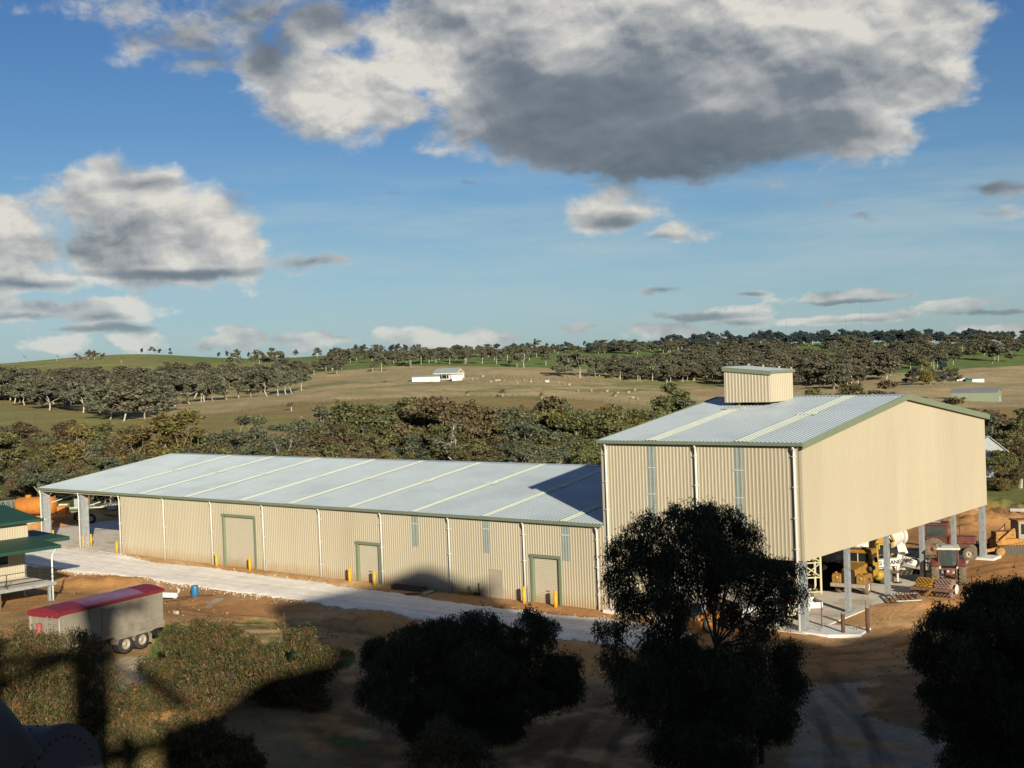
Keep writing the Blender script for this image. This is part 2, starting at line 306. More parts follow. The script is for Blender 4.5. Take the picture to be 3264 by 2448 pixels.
MT = dict(
 cream=mat('cream_steel', (.565,.50,.355), .45, 0, .05, .35, col2=(.525,.46,.325), c2scale=.12, spec=.35, vstretch=(1,1,.15)),
 door=mat('stone_door', (.62,.56,.415), .5, 0, .04, 1),
 pdoor=mat('beige_door', (.50,.43,.32), .5, 0, .04, 1),
 zinc=mat('zincalume_roof', (.60,.69,.72), .42, .25, .06, .25, col2=(.54,.62,.66), c2scale=.2, spec=.5),
 skylt=mat('translucent_sheet', (.68,.74,.62), .4, 0, .06, 1.0, spec=.4),
 wskylt=mat('wall_light_sheet', (.33,.38,.34), .25, 0, .08, 1.0, spec=.5),
 green=mat('pale_green_trim', (.215,.26,.165), .45, 0, .05, 2),
 dgreen=mat('green_roof', (.024,.078,.048), .6, 0, .08, 1),
 white=mat('white_pipe', (.78,.76,.70), .35, 0, .04, 4),
 galv=mat('galvanised_steel', (.46,.49,.49), .5, .3, .16, 2.5, col2=(.36,.39,.40), c2scale=4),
 yellow=mat('yellow_paint', (.72,.42,.02), .5, 0, .12, 6, col2=(.5,.28,.03), c2scale=5, c2lo=.58, c2hi=.7),
 concrete=mat('concrete', (.60,.54,.45), .85, 0, .12, 1.2, bump=.3, bscale=8, col2=(.46,.39,.30), c2scale=.35),
 newcon=mat('fresh_concrete', (.60,.59,.55), .8, 0, .08, 3, bump=.2, bscale=20),
 gravel=mat('limestone_road', (.90,.83,.72), .9, 0, .14, 1.6, bump=.6, bscale=14, col2=(.80,.72,.60), c2scale=.28, c2lo=.48, c2hi=.66),
 rubble=mat('limestone_rubble', (.62,.56,.46), .9, 0, .15, 3, island=.15),
 steelbrown=mat('rusty_steel', (.13,.075,.05), .8, .2, .25, 8),
 rust=mat('rust_brown_paint', (.20,.115,.07), .8, .1, .25, 5, col2=(.30,.17,.08), c2scale=3),
 tyre=mat('tyre_rubber', (.045,.042,.038), .9, 0, .2, 10),
 dtyre=mat('dusty_tyre', (.17,.135,.09), .95, 0, .25, 5),
 rim=mat('dusty_rim', (.42,.36,.26), .6, .1, .2, 6),
 redrim=mat('red_rim', (.42,.10,.06), .6, 0, .15, 6),
 whiterim=mat('white_rim_ring', (.65,.62,.56), .6, 0, .1, 6),
 tarpred=mat('red_tarp', (.150,.016,.024), .5, 0, .12, 2),
 tarpmauve=mat('faded_tarp', (.34,.12,.17), .5, 0, .25, 1.2, col2=(.24,.15,.24), c2scale=.8, c2lo=.4, c2hi=.6),
 trailer=mat('dusty_trailer_panel', (.34,.30,.23), .55, .1, .12, 1.5, col2=(.26,.23,.18), c2scale=.7),
 trailerdk=mat('trailer_chassis', (.10,.08,.06), .7, .1, .2, 4),
 rampink=mat('red_hoist_ram', (.42,.10,.08), .5, 0, .1, 3),
 black=mat('black_rubber', (.015,.015,.015), .8, 0, .1, 3),
 dark=mat('dark_window', (.018,.024,.022), .12, 0, .2, 2, spec=.6),
 blue=mat('blue_plastic', (.035,.17,.33), .4, 0, .08, 4),
 orange=mat('orange_tank_paint', (.55,.21,.035), .55, 0, .1, 1.5, col2=(.45,.17,.04), c2scale=2),
 dozer=mat('dozer_ochre', (.45,.22,.04), .65, 0, .2, 3, col2=(.25,.13,.05), c2scale=2),
 ochre=mat('crane_ochre', (.42,.23,.035), .6, 0, .2, 3),
 truckyel=mat('truck_orange_yellow', (.40,.205,.035), .5, 0, .2, 3, col2=(.28,.16,.05), c2scale=2),
 brightyel=mat('bright_yellow_panel', (.46,.31,.03), .5, 0, .1, 3),
 red=mat('tractor_red', (.16,.04,.035), .6, 0, .3, 3, col2=(.14,.07,.045), c2scale=3),
 bright_red=mat('red_box_paint', (.50,.02,.02), .5, 0, .1, 3),
 offwhite=mat('off_white_paint', (.66,.63,.56), .5, 0, .1, 3, col2=(.5,.46,.38), c2scale=2, c2lo=.6, c2hi=.75),
 utewhite=mat('ute_white', (.72,.72,.70), .35, 0, .05, 3),
 creamframe=mat('cream_frame_paint', (.55,.50,.30), .6, 0, .1, 3),
 timber=mat('weathered_timber', (.16,.12,.085), .9, 0, .25, 6),
 greenpipe=mat('green_poly_pipe', (.05,.25,.18), .5, 0, .1, 3),
 ink=mat('sign_lettering', (.03,.02,.02), .6, 0, .0, 3), redink=mat('red_lettering', (.35,.03,.03), .6, 0, .0, 3),
 chrome=mat('worn_chrome', (.5,.5,.48), .3, .7, .1, 6),
 slate=mat('dark_mill_cladding', (.12,.13,.14), .6, 0, .1, 1),
 duct=mat('dull_grey_duct', (.13,.14,.145), .8, 0, .12, 3),
 millroof=mat('mill_roof', (.2,.2,.2), .5, .2, .1, 1),
 bark=mat('pale_gum_bark', (.36,.30,.23), .85, 0, .25, 3, col2=(.20,.16,.12), c2scale=1.5),
 wbark=mat('white_gum_bark', (.50,.46,.39), .8, 0, .18, 2, col2=(.40,.35,.28), c2scale=1.0, c2lo=.55, c2hi=.7),
 dbark=mat('dark_bark', (.075,.06,.045), .9, 0, .25, 4),
 leafd=mat('dark_gum_leaf', (.046,.054,.026), .65, 0, .25, 1.4, island=.4, transl=.15, spec=.15),
 leafl=mat('olive_shrub_leaf', (.105,.098,.033), .55, 0, .3, 1.2, col2=(.26,.13,.055), c2scale=1.6, c2lo=.5, c2hi=.66, island=.4, transl=.2, spec=.3),
 gumo=mat('olive_gum_foliage', (.152,.152,.062), .7, 0, .3, .25, island=.4, objrand=.18, transl=.12, spec=.15),
 gumg=mat('grey_gum_foliage', (.130,.145,.088), .7, 0, .28, .25, island=.4, objrand=.18, transl=.12, spec=.15),
 gumr=mat('russet_gum_foliage', (.150,.122,.062), .7, 0, .3, .25, island=.4, objrand=.2, transl=.12, spec=.15),
 gumy=mat('yellow_green_foliage', (.185,.155,.050), .7, 0, .3, .25, island=.4, objrand=.15, transl=.12, spec=.15),
 farg=mat('far_gum_foliage', (.135,.138,.090), .8, 0, .25, .15, island=.35, objrand=.2, spec=.1),
 farr=mat('far_brown_foliage', (.142,.132,.086), .8, 0, .25, .15, island=.35, objrand=.2, spec=.1),
 fard=mat('far_dark_foliage', (.060,.080,.085), .8, 0, .2, .15, island=.3, objrand=.2, spec=.1),
 grassb=mat('green_grass_blades', (.10,.16,.03), .7, 0, .3, .8, island=.35, transl=.2),
 wool=mat('pale_fleece', (.30,.25,.17), .9, 0, .1, 5),
 farcream=mat('cream_gable_boards', (.60,.50,.28), .6, 0, .1, 1), farwhite=mat('white_farm_cladding', (.75,.74,.70), .5, 0, .05, .5),
 faroof=mat('pale_blue_grey_roof', (.40,.46,.44), .45, .1, .08, .5), shedgreen=mat('pale_green_shed', (.27,.31,.21), .6, 0, .08, .4), shedroof=mat('grey_shed_roof', (.30,.31,.33), .5, .1, .1, .4),
 teal=mat('dark_teal_paint', (.03,.13,.10), .6, 0, .1, 1), brickred=mat('terracotta_roof', (.40,.16,.08), .7, 0, .1, 1), tanks=mat('pale_water_tank', (.5,.52,.5), .6, 0, .1, 1),
)
def ground_material():
    m = bpy.data.materials.new('open_ground'); m.use_nodes = True; t = m.node_tree; n = t.nodes; l = t.links; b = n['Principled BSDF']
    b.inputs['Roughness'].default_value = .95; b.inputs['Specular IOR Level'].default_value = .1
    at = n.new('ShaderNodeAttribute'); at.attribute_name = 'tint'
    tcn = n.new('ShaderNodeTexCoord'); val = None
    for s, lo, hi in ((.11, .82, 1.18), (.9, .8, 1.2), (5.0, .85, 1.15)):
        k = n.new('ShaderNodeTexNoise'); k.inputs['Scale'].default_value = s; k.inputs['Detail'].default_value = 7; k.inputs['Roughness'].default_value = .65; l.new(tcn.outputs['Object'], k.inputs['Vector'])
        r_ = n.new('ShaderNodeMapRange'); r_.inputs[1].default_value = .3; r_.inputs[2].default_value = .7; r_.inputs[3].default_value = lo; r_.inputs[4].default_value = hi; l.new(k.outputs[0], r_.inputs[0])
        if val is None: val = r_.outputs[0]
        else:
            mm = n.new('ShaderNodeMath'); mm.operation = 'MULTIPLY'; l.new(val, mm.inputs[0]); l.new(r_.outputs[0], mm.inputs[1]); val = mm.outputs[0]
        last = k
    hs = n.new('ShaderNodeHueSaturation'); l.new(at.outputs['Color'], hs.inputs['Color']); l.new(val, hs.inputs['Value']); l.new(hs.outputs[0], b.inputs['Base Color'])
    bp = n.new('ShaderNodeBump'); bp.inputs['Strength'].default_value = .7; bp.inputs['Distance'].default_value = .12; l.new(last.outputs[0], bp.inputs['Height']); l.new(bp.outputs[0], b.inputs['Normal'])
    return m
MT['ground'] = ground_material()
def foot_dust(m):
    t = m.node_tree; n = t.nodes; l = t.links; b = n['Principled BSDF']; src = b.inputs['Base Color'].links[0].from_socket
    g = n.new('ShaderNodeNewGeometry'); sp_ = n.new('ShaderNodeSeparateXYZ'); l.new(g.outputs['Position'], sp_.inputs[0])
    k = n.new('ShaderNodeTexNoise'); k.inputs['Scale'].default_value = 1.2; k.inputs['Detail'].default_value = 6; l.new(g.outputs['Position'], k.inputs['Vector'])
    a = n.new('ShaderNodeMath'); a.operation = 'MULTIPLY_ADD'; a.inputs[1].default_value = -1.3; l.new(k.outputs[0], a.inputs[0]); l.new(sp_.outputs[2], a.inputs[2])
    r_ = n.new('ShaderNodeMapRange'); r_.inputs[1].default_value = .35; r_.inputs[2].default_value = -.7; r_.inputs[3].default_value = 0; r_.inputs[4].default_value = .75; l.new(a.outputs[0], r_.inputs[0])
    mx = n.new('ShaderNodeMix'); mx.data_type = 'RGBA'; l.new(r_.outputs[0], mx.inputs[0]); l.new(src, mx.inputs[6]); mx.inputs[7].default_value = (.30, .19, .09, 1); l.new(mx.outputs[2], b.inputs['Base Color'])
foot_dust(MT['cream']); foot_dust(MT['door'])
def road_streaks(m, ang):
    t = m.node_tree; n = t.nodes; l = t.links; b = n['Principled BSDF']; src = b.inputs['Base Color'].links[0].from_socket
    g = n.new('ShaderNodeTexCoord'); mp = n.new('ShaderNodeMapping'); mp.vector_type = 'POINT'; mp.inputs['Rotation'].default_value = (0, 0, -ang); l.new(g.outputs['Object'], mp.inputs[0])
    mp2 = n.new('ShaderNodeMapping'); mp2.inputs['Scale'].default_value = (.05, 1.1, 1); l.new(mp.outputs[0], mp2.inputs[0])
    k = n.new('ShaderNodeTexNoise'); k.inputs['Scale'].default_value = 1.3; k.inputs['Detail'].default_value = 5; l.new(mp2.outputs[0], k.inputs['Vector'])
    r_ = n.new('ShaderNodeMapRange'); r_.inputs[1].default_value = .35; r_.inputs[2].default_value = .65; r_.inputs[3].default_value = .90; r_.inputs[4].default_value = 1.05; l.new(k.outputs[0], r_.inputs[0])
    h = n.new('ShaderNodeHueSaturation'); l.new(src, h.inputs['Color']); l.new(r_.outputs[0], h.inputs['Value']); l.new(h.outputs[0], b.inputs['Base Color'])
_a, _b = G(200, 1790), G(1800, 2000); road_streaks(MT['gravel'], math.atan2(_b[1]-_a[1], _b[0]-_a[0]))

# ------------------------------------------------------------------ mesh helpers
def setp(o, label=None, cat=None, group=None, kind=None):
    if label: o['label'] = label
    if cat: o['category'] = cat
    if group: o['group'] = group
    if kind: o['kind'] = kind
    return o
def T(name, label, cat, loc=(0, 0, 0), rz=0.0, group=None, scale=None):
    o = bpy.data.objects.new(name, None); COL.objects.link(o); o.location = tuple(loc); o.rotation_euler = (0, 0, rz); o.empty_display_size = .3
    if scale: o.scale = scale
    return setp(o, label, cat, group)
def link(me, name, parent=None):
    o = bpy.data.objects.new(name, me); COL.objects.link(o)
    if parent is not None: o.parent = parent
    return o
def dup(root, loc, rz=None, label=None, scale=None, group=None):
    r = root.copy(); COL.objects.link(r); r.location = tuple(loc)
    if rz is not None: r.rotation_euler = (0, 0, rz)
    if scale is not None: r.scale = scale
    if label: r['label'] = label
    if group: r['group'] = group
    for ch in list(root.children):
        c = ch.copy(); COL.objects.link(c); c.parent = r
        for g in list(ch.children):
            d = g.copy(); COL.objects.link(d); d.parent = c
    return r
class MB:
    def __init__(s): s.v = []; s.f = []
    def add(s, vs, fs):
        b = len(s.v); s.v += [tuple(map(float, p)) for p in vs]; s.f += [tuple(b+i for i in f) for f in fs]; return s
    def box(s, c, d, rz=0.0, tilt=None):
        x, y, z = [k/2 for k in d]; vs = [Vector((i*x, j*y, k*z)) for i in (-1, 1) for j in (-1, 1) for k in (-1, 1)]
        m = Matrix.Rotation(rz, 3, 'Z')
        if tilt: m = m @ Matrix.Rotation(tilt[1], 3, tilt[0])
        vs = [m @ p + Vector(c) for p in vs]
        return s.add(vs, [(0, 1, 3, 2), (4, 6, 7, 5), (0, 4, 5, 1), (2, 3, 7, 6), (0, 2, 6, 4), (1, 5, 7, 3)])
    def bb(s, x0, x1, y0, y1, z0, z1): return s.box(((x0+x1)/2, (y0+y1)/2, (z0+z1)/2), (x1-x0, y1-y0, z1-z0))
    def tube(s, pts, rad, n=6, caps=True):
        pts = [Vector(p) for p in pts]
        if isinstance(rad, (int, float)): rad = [rad]*len(pts)
        b = len(s.v); up = Vector((0, 0, 1))
        for i, p in enumerate(pts):
            d = (pts[min(i+1, len(pts)-1)]-pts[max(i-1, 0)]).normalized()
            a = d.cross(up)
            if a.length < .1: a = d.cross(Vector((1, 0, 0)))
            a.normalize(); c = d.cross(a)
            for k in range(n):
                t = 2*math.pi*k/n; s.v.append(tuple(p+(a*math.cos(t)+c*math.sin(t))*rad[i]))
        for i in range(len(pts)-1):
            for k in range(n):
                k2 = (k+1) % n; s.f.append((b+i*n+k, b+i*n+k2, b+(i+1)*n+k2, b+(i+1)*n+k))
        if caps: s.f.append(tuple(b+k for k in range(n))[::-1]); s.f.append(tuple(b+(len(pts)-1)*n+k for k in range(n)))
        return s
    def beam(s, p0, p1, w, h=None):
        h = h or w; p0 = Vector(p0); p1 = Vector(p1); d = (p1-p0).normalized(); a = d.cross(Vector((0, 0, 1)))
        if a.length < .05: a = Vector((1, 0, 0))
        a.normalize(); c = d.cross(a); vs = []
        for p in (p0, p1):
            for i, j in ((-1, -1), (1, -1), (1, 1), (-1, 1)): vs.append(p+a*i*w/2+c*j*h/2)
        return s.add(vs, [(3, 2, 1, 0), (4, 5, 6, 7), (0, 1, 5, 4), (1, 2, 6, 5), (2, 3, 7, 6), (3, 0, 4, 7)])
    def lathe(s, prof, origin=(0, 0, 0), axis='Z', n=20):
        b = len(s.v); o = Vector(origin)
        for (r_, t) in prof:
            for k in range(n):
                a = 2*math.pi*k/n; c, q_ = r_*math.cos(a), r_*math.sin(a)
                p = {'Z': (c, q_, t), 'X': (t, c, q_), 'Y': (q_, t, c)}[axis]; s.v.append(tuple(o+Vector(p)))
        for i in range(len(prof)-1):
            for k in range(n):
                k2 = (k+1) % n; s.f.append((b+i*n+k, b+i*n+k2, b+(i+1)*n+k2, b+(i+1)*n+k))
        return s
    def prism(s, poly, axis, a, c):
        """poly of 2D points extruded along axis from a to c"""
        def P3(p, t): return {'X': (t, p[0], p[1]), 'Y': (p[0], t, p[1]), 'Z': (p[0], p[1], t)}[axis]
        n = len(poly); vs = [P3(p, a) for p in poly]+[P3(p, c) for p in poly]
        return s.add(vs, [tuple(range(n))[::-1], tuple(range(n, 2*n))]+[(i, (i+1) % n, n+(i+1) % n, n+i) for i in range(n)])
    def mesh(s, m, smooth=False, o=(0, 0, 0), name='part'):
        me = bpy.data.meshes.new(name); v = [(p[0]-o[0], p[1]-o[1], p[2]-o[2]) for p in s.v]
        me.from_pydata(v, [], s.f); me.materials.append(MT[m] if isinstance(m, str) else m)
        if smooth:
            me.polygons.foreach_set('use_smooth', [True]*len(me.polygons))
        me.update(); return me
    def build(s, name, m, parent=None, smooth=False, o=(0, 0, 0), bev=0.0):
        ob = link(s.mesh(m, smooth, o, name), name, parent)
        if bev:
            b = ob.modifiers.new('edge', 'BEVEL'); b.width = bev; b.segments = 2; b.limit_method = 'ANGLE'
        return ob
def npmesh(name, V, F, m, smooth=False):
    """V (n,3), F (k,4) or (k,3) arrays"""
    me = bpy.data.meshes.new(name); k = F.shape[1]
    me.vertices.add(len(V)); me.vertices.foreach_set('co', np.ascontiguousarray(V, np.float32).ravel())
    me.loops.add(F.size); me.loops.foreach_set('vertex_index', np.ascontiguousarray(F, np.int32).ravel())
    me.polygons.add(len(F)); me.polygons.foreach_set('loop_start', np.arange(len(F), dtype=np.int32)*k)
    me.update(calc_edges=True)
    if smooth: me.polygons.foreach_set('use_smooth', np.ones(len(F), bool))
    me.materials.append(MT[m] if isinstance(m, str) else m); me.validate(); return me
def unit(a): return a/np.maximum(np.linalg.norm(a, axis=-1, keepdims=True), 1e-9)
def leaf_quads(C, Dr, Lg, Wd, rng):
    """narrow diamond leaves: centre, direction, length, width"""
    n = len(C); s = unit(np.cross(Dr, unit(rng.normal(size=(n, 3)))))
    a = C-Dr*Lg[:, None]*.5; b = C+Dr*Lg[:, None]*.5; m_ = C-Dr*Lg[:, None]*.08
    V = np.stack([a, m_+s*Wd[:, None]*.5, b, m_-s*Wd[:, None]*.5], 1).reshape(-1, 3)
    return V, np.arange(n*4).reshape(-1, 4)
def ribbed(mb, o, u, v, nrm, W, Hf, pitch=.25, depth=.024, top=.34, heights=None, h0=None):
    """trapezoidal sheet: ribs run along v. heights(u) may shape the top, h0(u) the bottom"""
    o, u, v, nrm = map(lambda a: np.array(a, float), (o, u, v, nrm)); n = max(1, int(round(W/pitch))); p = W/n; us = []
    for i in range(n):
        a = i*p; us += [(a, 0), (a+p*(.5-top/2-.1), 0), (a+p*(.5-top/2), 1), (a+p*(.5+top/2), 1), (a+p*(.5+top/2+.1), 0)]
    us.append((W, 0)); vs = []
    for (a, d) in us:
        lo = h0(a) if h0 else 0.0; hi = heights(a) if heights else Hf
        vs.append(o+u*a+nrm*depth*d+v*lo); vs.append(o+u*a+nrm*depth*d+v*hi)
    k = len(us); mb.add(vs, [(2*i, 2*i+2, 2*i+3, 2*i+1) for i in range(k-1)]); return mb

# ------------------------------------------------------------------ the ground: one sheet to the horizon
def in_poly(px, py, poly):
    r_ = np.zeros(px.shape, bool); j = len(poly)-1
    for i in range(len(poly)):
        xi, yi = poly[i]; xj, yj = poly[j]
        c = ((yi > py) != (yj > py)) & (px < (xj-xi)*(py-yi)/(yj-yi+1e-9)+xi); r_ ^= c; j = i
    return r_
TRACKS = [[(2560,2110),(2640,2200),(2700,2300),(2730,2480)], [(2300,2120),(2600,2090),(2900,2080),(3264,2110)], [(2560,2080),(2800,2050),(3000,1990),(3264,1930)], [(2900,1890),(3050,1830),(3180,1800),(3264,1790)],
          [(700,2000),(900,2010),(1150,2030),(1500,2060)], [(560,1950),(720,1960),(900,1990)], [(2580,2200),(2680,2290),(2760,2400),(2800,2480)], [(200,1990),(400,1960),(560,1940),(700,1915)], [(2000,2230),(1900,2330),(1840,2448)]]
def build_ground():
    fr = math.atan((W_/2+60)/FPX)
    a = np.concatenate([np.linspace(-math.pi, -fr, 46)[:-1], np.linspace(-fr, fr, 620), np.linspace(fr, math.pi, 46)[1:-1]])
    d = np.concatenate([[0.5, 8, 20, 30], np.exp(np.linspace(math.log(38), math.log(150), 250)), np.exp(np.linspace(math.log(151.5), math.log(1500), 230)), [1700, 2000, 2600, 3500, 5000, 7500, 9500]])
    A, Dd = np.meshgrid(a, d, indexing='ij')
    # ring coordinate: depth along the look direction inside the frame, plain radius elsewhere
    dirx = FH[0]*np.cos(A)+RH[0]*np.sin(A); diry = FH[1]*np.cos(A)+RH[1]*np.sin(A)
    X = CAM[0]+dirx*Dd; Y = CAM[1]+diry*Dd; Z = ground_z(X.ravel(), Y.ravel()).reshape(X.shape)
    na, n_d = A.shape; V = np.stack([X, Y, Z], -1).reshape(-1, 3)
    i = np.arange(na)[:, None]; j = np.arange(n_d-1)[None, :]
    F = np.stack([i*n_d+j, ((i+1) % na)*n_d+j, ((i+1) % na)*n_d+j+1, i*n_d+j+1], -1).reshape(-1, 4)
    me = npmesh('ground', V, F, 'ground', True)
    # what the soil is, patch by patch, plus painted foreground shade
    x, y, z = V.T; v = V-CAM; dep = v@FW; ok = dep > 5; dq = np.where(ok, dep, 5)
    px = W_/2+FPX*(v@RT)/dq; py = H_/2-FPX*(v@UP)/dq; D = np.hypot(v[:, 0], v[:, 1])
    n1 = fbm(x/7, y/7, 41, 5); n2 = fbm(x/45, y/45, 42, 5); n3 = fbm(x/1.3, y/1.3, 43, 4); n4 = fbm(x/160, y/160, 47, 4)
    C = np.zeros((len(x), 3)); 
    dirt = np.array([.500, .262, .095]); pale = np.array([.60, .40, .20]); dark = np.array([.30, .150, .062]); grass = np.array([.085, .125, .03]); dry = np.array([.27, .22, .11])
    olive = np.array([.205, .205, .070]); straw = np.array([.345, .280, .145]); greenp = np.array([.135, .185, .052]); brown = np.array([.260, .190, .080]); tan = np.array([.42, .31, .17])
    def lay(col, w): 
        nonlocal C
        w = np.clip(w, 0, 1)[:, None]; C = C*(1-w)+col*w
    lay(dirt, np.ones(len(x))); lay(pale, sst((n1-.5)/.16)*.7); lay(dark, sst((n3-.58)/.12)*.45); lay(dark, sst((.40-n2)/.1)*.5)
    shade_soil = np.array([.15, .095, .05]); shade_w = (D < 78)*(px > 700)*sst((py+(n1-.5)*120-2110)/60); lay(shade_soil, shade_w*.85*sst((n3-.25)/.3))  # shade painted into the foreground soil colour to make it darker
    # weedy ground by the trailer and under the shrubs
    fore = sst((-13.5-y)/3)*(D < 130)
    lay(grass, fore*(px < 1180)*sst((n1-.50)/.08)*sst((n3-.35)/.2)*.75); lay(dry, fore*sst((.47-n1)/.1)*.5)
    gp = (in_poly(px+(n3-.5)*60, py+(n1-.5)*40, [(490,2000),(540,1995),(640,2010),(800,2060),(1000,2070),(1130,2080),(1110,2130),(700,2100),(480,2120)]) & (D < 130)).astype(float)
    lay(grass, gp*.85)
    lay(np.array([.42, .36, .25]), (in_poly(px+(n3-.5)*30, py+(n1-.5)*20, [(360,2110),(400,2090),(500,2085),(520,2160),(470,2230),(370,2230)]) & (D < 130))*.8)
    lay(np.array([.37, .33, .275]), (in_poly(px+(n3-.5)*90+(n1-.5)*120, py+(n1-.5)*90, [(2530,2170),(2760,2185),(2760,2280),(3000,2330),(3264,2448),(3264,2600),(2560,2600),(2500,2400)]) & (D < 90))*.55*sst((n1*.6+n3*.4-.3)/.2))
    lay(np.array([.40, .40, .38]), (in_poly(px+(n3-.5)*10, py+(n1-.5)*8, [(655,1932),(690,1905),(715,1908),(690,1922),(662,1937)]) & (D < 130))*.6)
    # beyond the slab at the left, and the field behind the diggings at the right
    back = sst((-16.0-x)/1.5)*(D < 215); lay(brown, back*.9); lay(grass*1.15, back*sst((n1-.42)/.1)*.9)
    lay(greenp*.8, sst((D-134)/6)*(px > 2900)*(D < 215)*.85); lay(dirt*.62, sst((D-100)/8)*(px > 2900)*(D < 138)*(n1 > .45)*.6)
    creek = sst((D-172)/10)*sst((330-D)/60); lay(brown*.75, creek*.8); lay(grass*.9, creek*sst((n2-.47)/.1)*.7)
    w = sst((D-290)/60); lay(brown, w); lay(olive, w*sst((n2-.42)/.12)*.75)
    # upper paddock boundary lines as they run over the hill
    lowb = np.interp(px, [0, 400, 650, 950, 1300, 1700, 2100, 2400, 2700, 3264], [1150, 1340, 1325, 1285, 1268, 1262, 1298, 1305, 1305, 1300])
    w = sst((lowb-py+(n2-.5)*8)/4)*(D > 280); lay(straw, w); lay(straw*.75, w*sst((.46-n1)/.1)*.4); lay(tan*1.1, w*sst((n2-.52)/.1)*.4); lay(greenp*.9, w*sst((n4-.56)/.05)*.4*(px < 2500))
    mids = w*(py > 1215)*(py < 1250)*(px < 2400); lay(greenp*.75, mids*sst((fbm(x/14, y/60, 51, 4)-.52)/.08)*.55)
    gl = np.interp(px, [0, 350, 700, 900, 1000, 1300, 1700, 2100, 2500, 2700, 2900, 3264], [1235, 1240, 1250, 1235, 1190, 1166, 1172, 1190, 1150, 1200, 1188, 1165])
    w = sst((gl-py+(n2-.5)*10)/4)*(D > 320); lay(olive*1.05, w*(px < 1000)); lay(greenp, w*(px >= 1000)); lay(greenp*.9, w*sst((n4-.5)/.08)*(px < 1000)*.6); lay(straw*.85, w*(px < 760)*sst((n2-.54)/.06)*.4)
    w = (D > 900)*sst((1157-py)/4); lay(greenp*.95, w*sst((px-380)/260)*.8)
    # white earthworks and ochre scrape by the far trees
    lay(np.array([.42, .24, .10]), ((px > 2200)*(px < 2350)*(py > 1240)*(py < 1262)*(D > 300))*.5*sst((n2-.4)/.1))
    near = np.nonzero(D < 135)[0]; zz = np.zeros(len(x))
    for tr_ in TRACKS:
        P_ = np.array([G(*p_, .3)[:2] for p_ in tr_]); s__ = np.concatenate([[0], np.cumsum(np.linalg.norm(np.diff(P_, axis=0), axis=1))]); tq = np.linspace(0, s__[-1], 160); Q = np.stack([np.interp(tq, s__, P_[:, 0]), np.interp(tq, s__, P_[:, 1])], 1)
        Tn = unit(np.gradient(Q, axis=0)); Nn = np.stack([-Tn[:, 1], Tn[:, 0]], 1)
        for off in (-.95, .95):
            Q2 = Q+Nn*off; dm = np.full(len(near), 9.0)
            for q2 in Q2: dm = np.minimum(dm, np.hypot(x[near]-q2[0], y[near]-q2[1]))
            w = np.zeros(len(x)); w[near] = sst((.38-dm)/.22)*(.55+.45*n3[near]); wc = (w*.38)[:, None]; C = C*(1-wc); zz -= w*.05
    V[:, 2] += zz; me.vertices.foreach_set('co', V.astype(np.float32).ravel()); me.update()
    far = sst((D-150)/200)[:, None]; C = C*(1-far*.04)
    C *= (0.88+.24*n3)[:, None]
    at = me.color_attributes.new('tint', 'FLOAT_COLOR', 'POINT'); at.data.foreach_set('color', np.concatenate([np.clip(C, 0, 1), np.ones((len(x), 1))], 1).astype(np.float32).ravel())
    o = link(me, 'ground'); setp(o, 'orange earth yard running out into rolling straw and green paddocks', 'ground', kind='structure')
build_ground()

# ---- the limestone road along the shed front
UE = [(60,1718),(186,1742),(381,1766),(485,1792),(658,1808),(823,1831),(1007,1855),(1141,1877),(1267,1891),(1495,1927),(1600,1941),(1690,1949),(1806,1962),(1922,1968),(2080,1990),(2250,2012)]
LE = [(-40,1800),(86,1806),(177,1814),(253,1829),(380,1836),(506,1857),(612,1867),(738,1886),(886,1905),(946,1912),(1088,1940),(1235,1950),(1365,1987),(1560,2010),(1766,2034),(1922,2058),(2110,2085)]
def resample(pts, n):
    P = np.array([G(*p, 0)[:2] for p in pts]); s_ = np.concatenate([[0], np.cumsum(np.linalg.norm(np.diff(P, axis=0), axis=1))]); t = np.linspace(0, s_[-1], n)
    return np.stack([np.interp(t, s_, P[:, 0]), np.interp(t, s_, P[:, 1])], 1)
NR, NC = 420, 22
Ue, Le = resample(UE, NR), resample(LE, NR)
jt = lambda s, amp: (fbm(np.arange(NR)*.35, np.zeros(NR), s, 3)-.5)[:, None]*amp
dirv = unit(Le-Ue); Ue = Ue-dirv*jt(3, .7); Le = Le+dirv*jt(9, 1.3)
tt = np.linspace(0, 1, NC)[None, :, None]; RP = Ue[:, None]*(1-tt)+Le[:, None]*tt
RZ = ground_z(RP[..., 0].ravel(), RP[..., 1].ravel()).reshape(RP.shape[:2])
edge = np.minimum(tt[..., 0], 1-tt[..., 0]); RZ = RZ+np.where(edge < .02, -.05, .06)+(fbm(RP[..., 0]*1.4, RP[..., 1]*1.4, 77, 3)-.5)*.05
i = np.arange(NR-1)[:, None]; j = np.arange(NC-1)[None, :]
F_ = np.stack([i*NC+j, (i+1)*NC+j, (i+1)*NC+j+1, i*NC+j+1], -1).reshape(-1, 4)
o = link(npmesh('road', np.concatenate([RP, RZ[..., None]], -1).reshape(-1, 3), F_, 'gravel', True), 'road'); setp(o, 'white crushed limestone road along the front of the long shed', 'road', kind='structure')
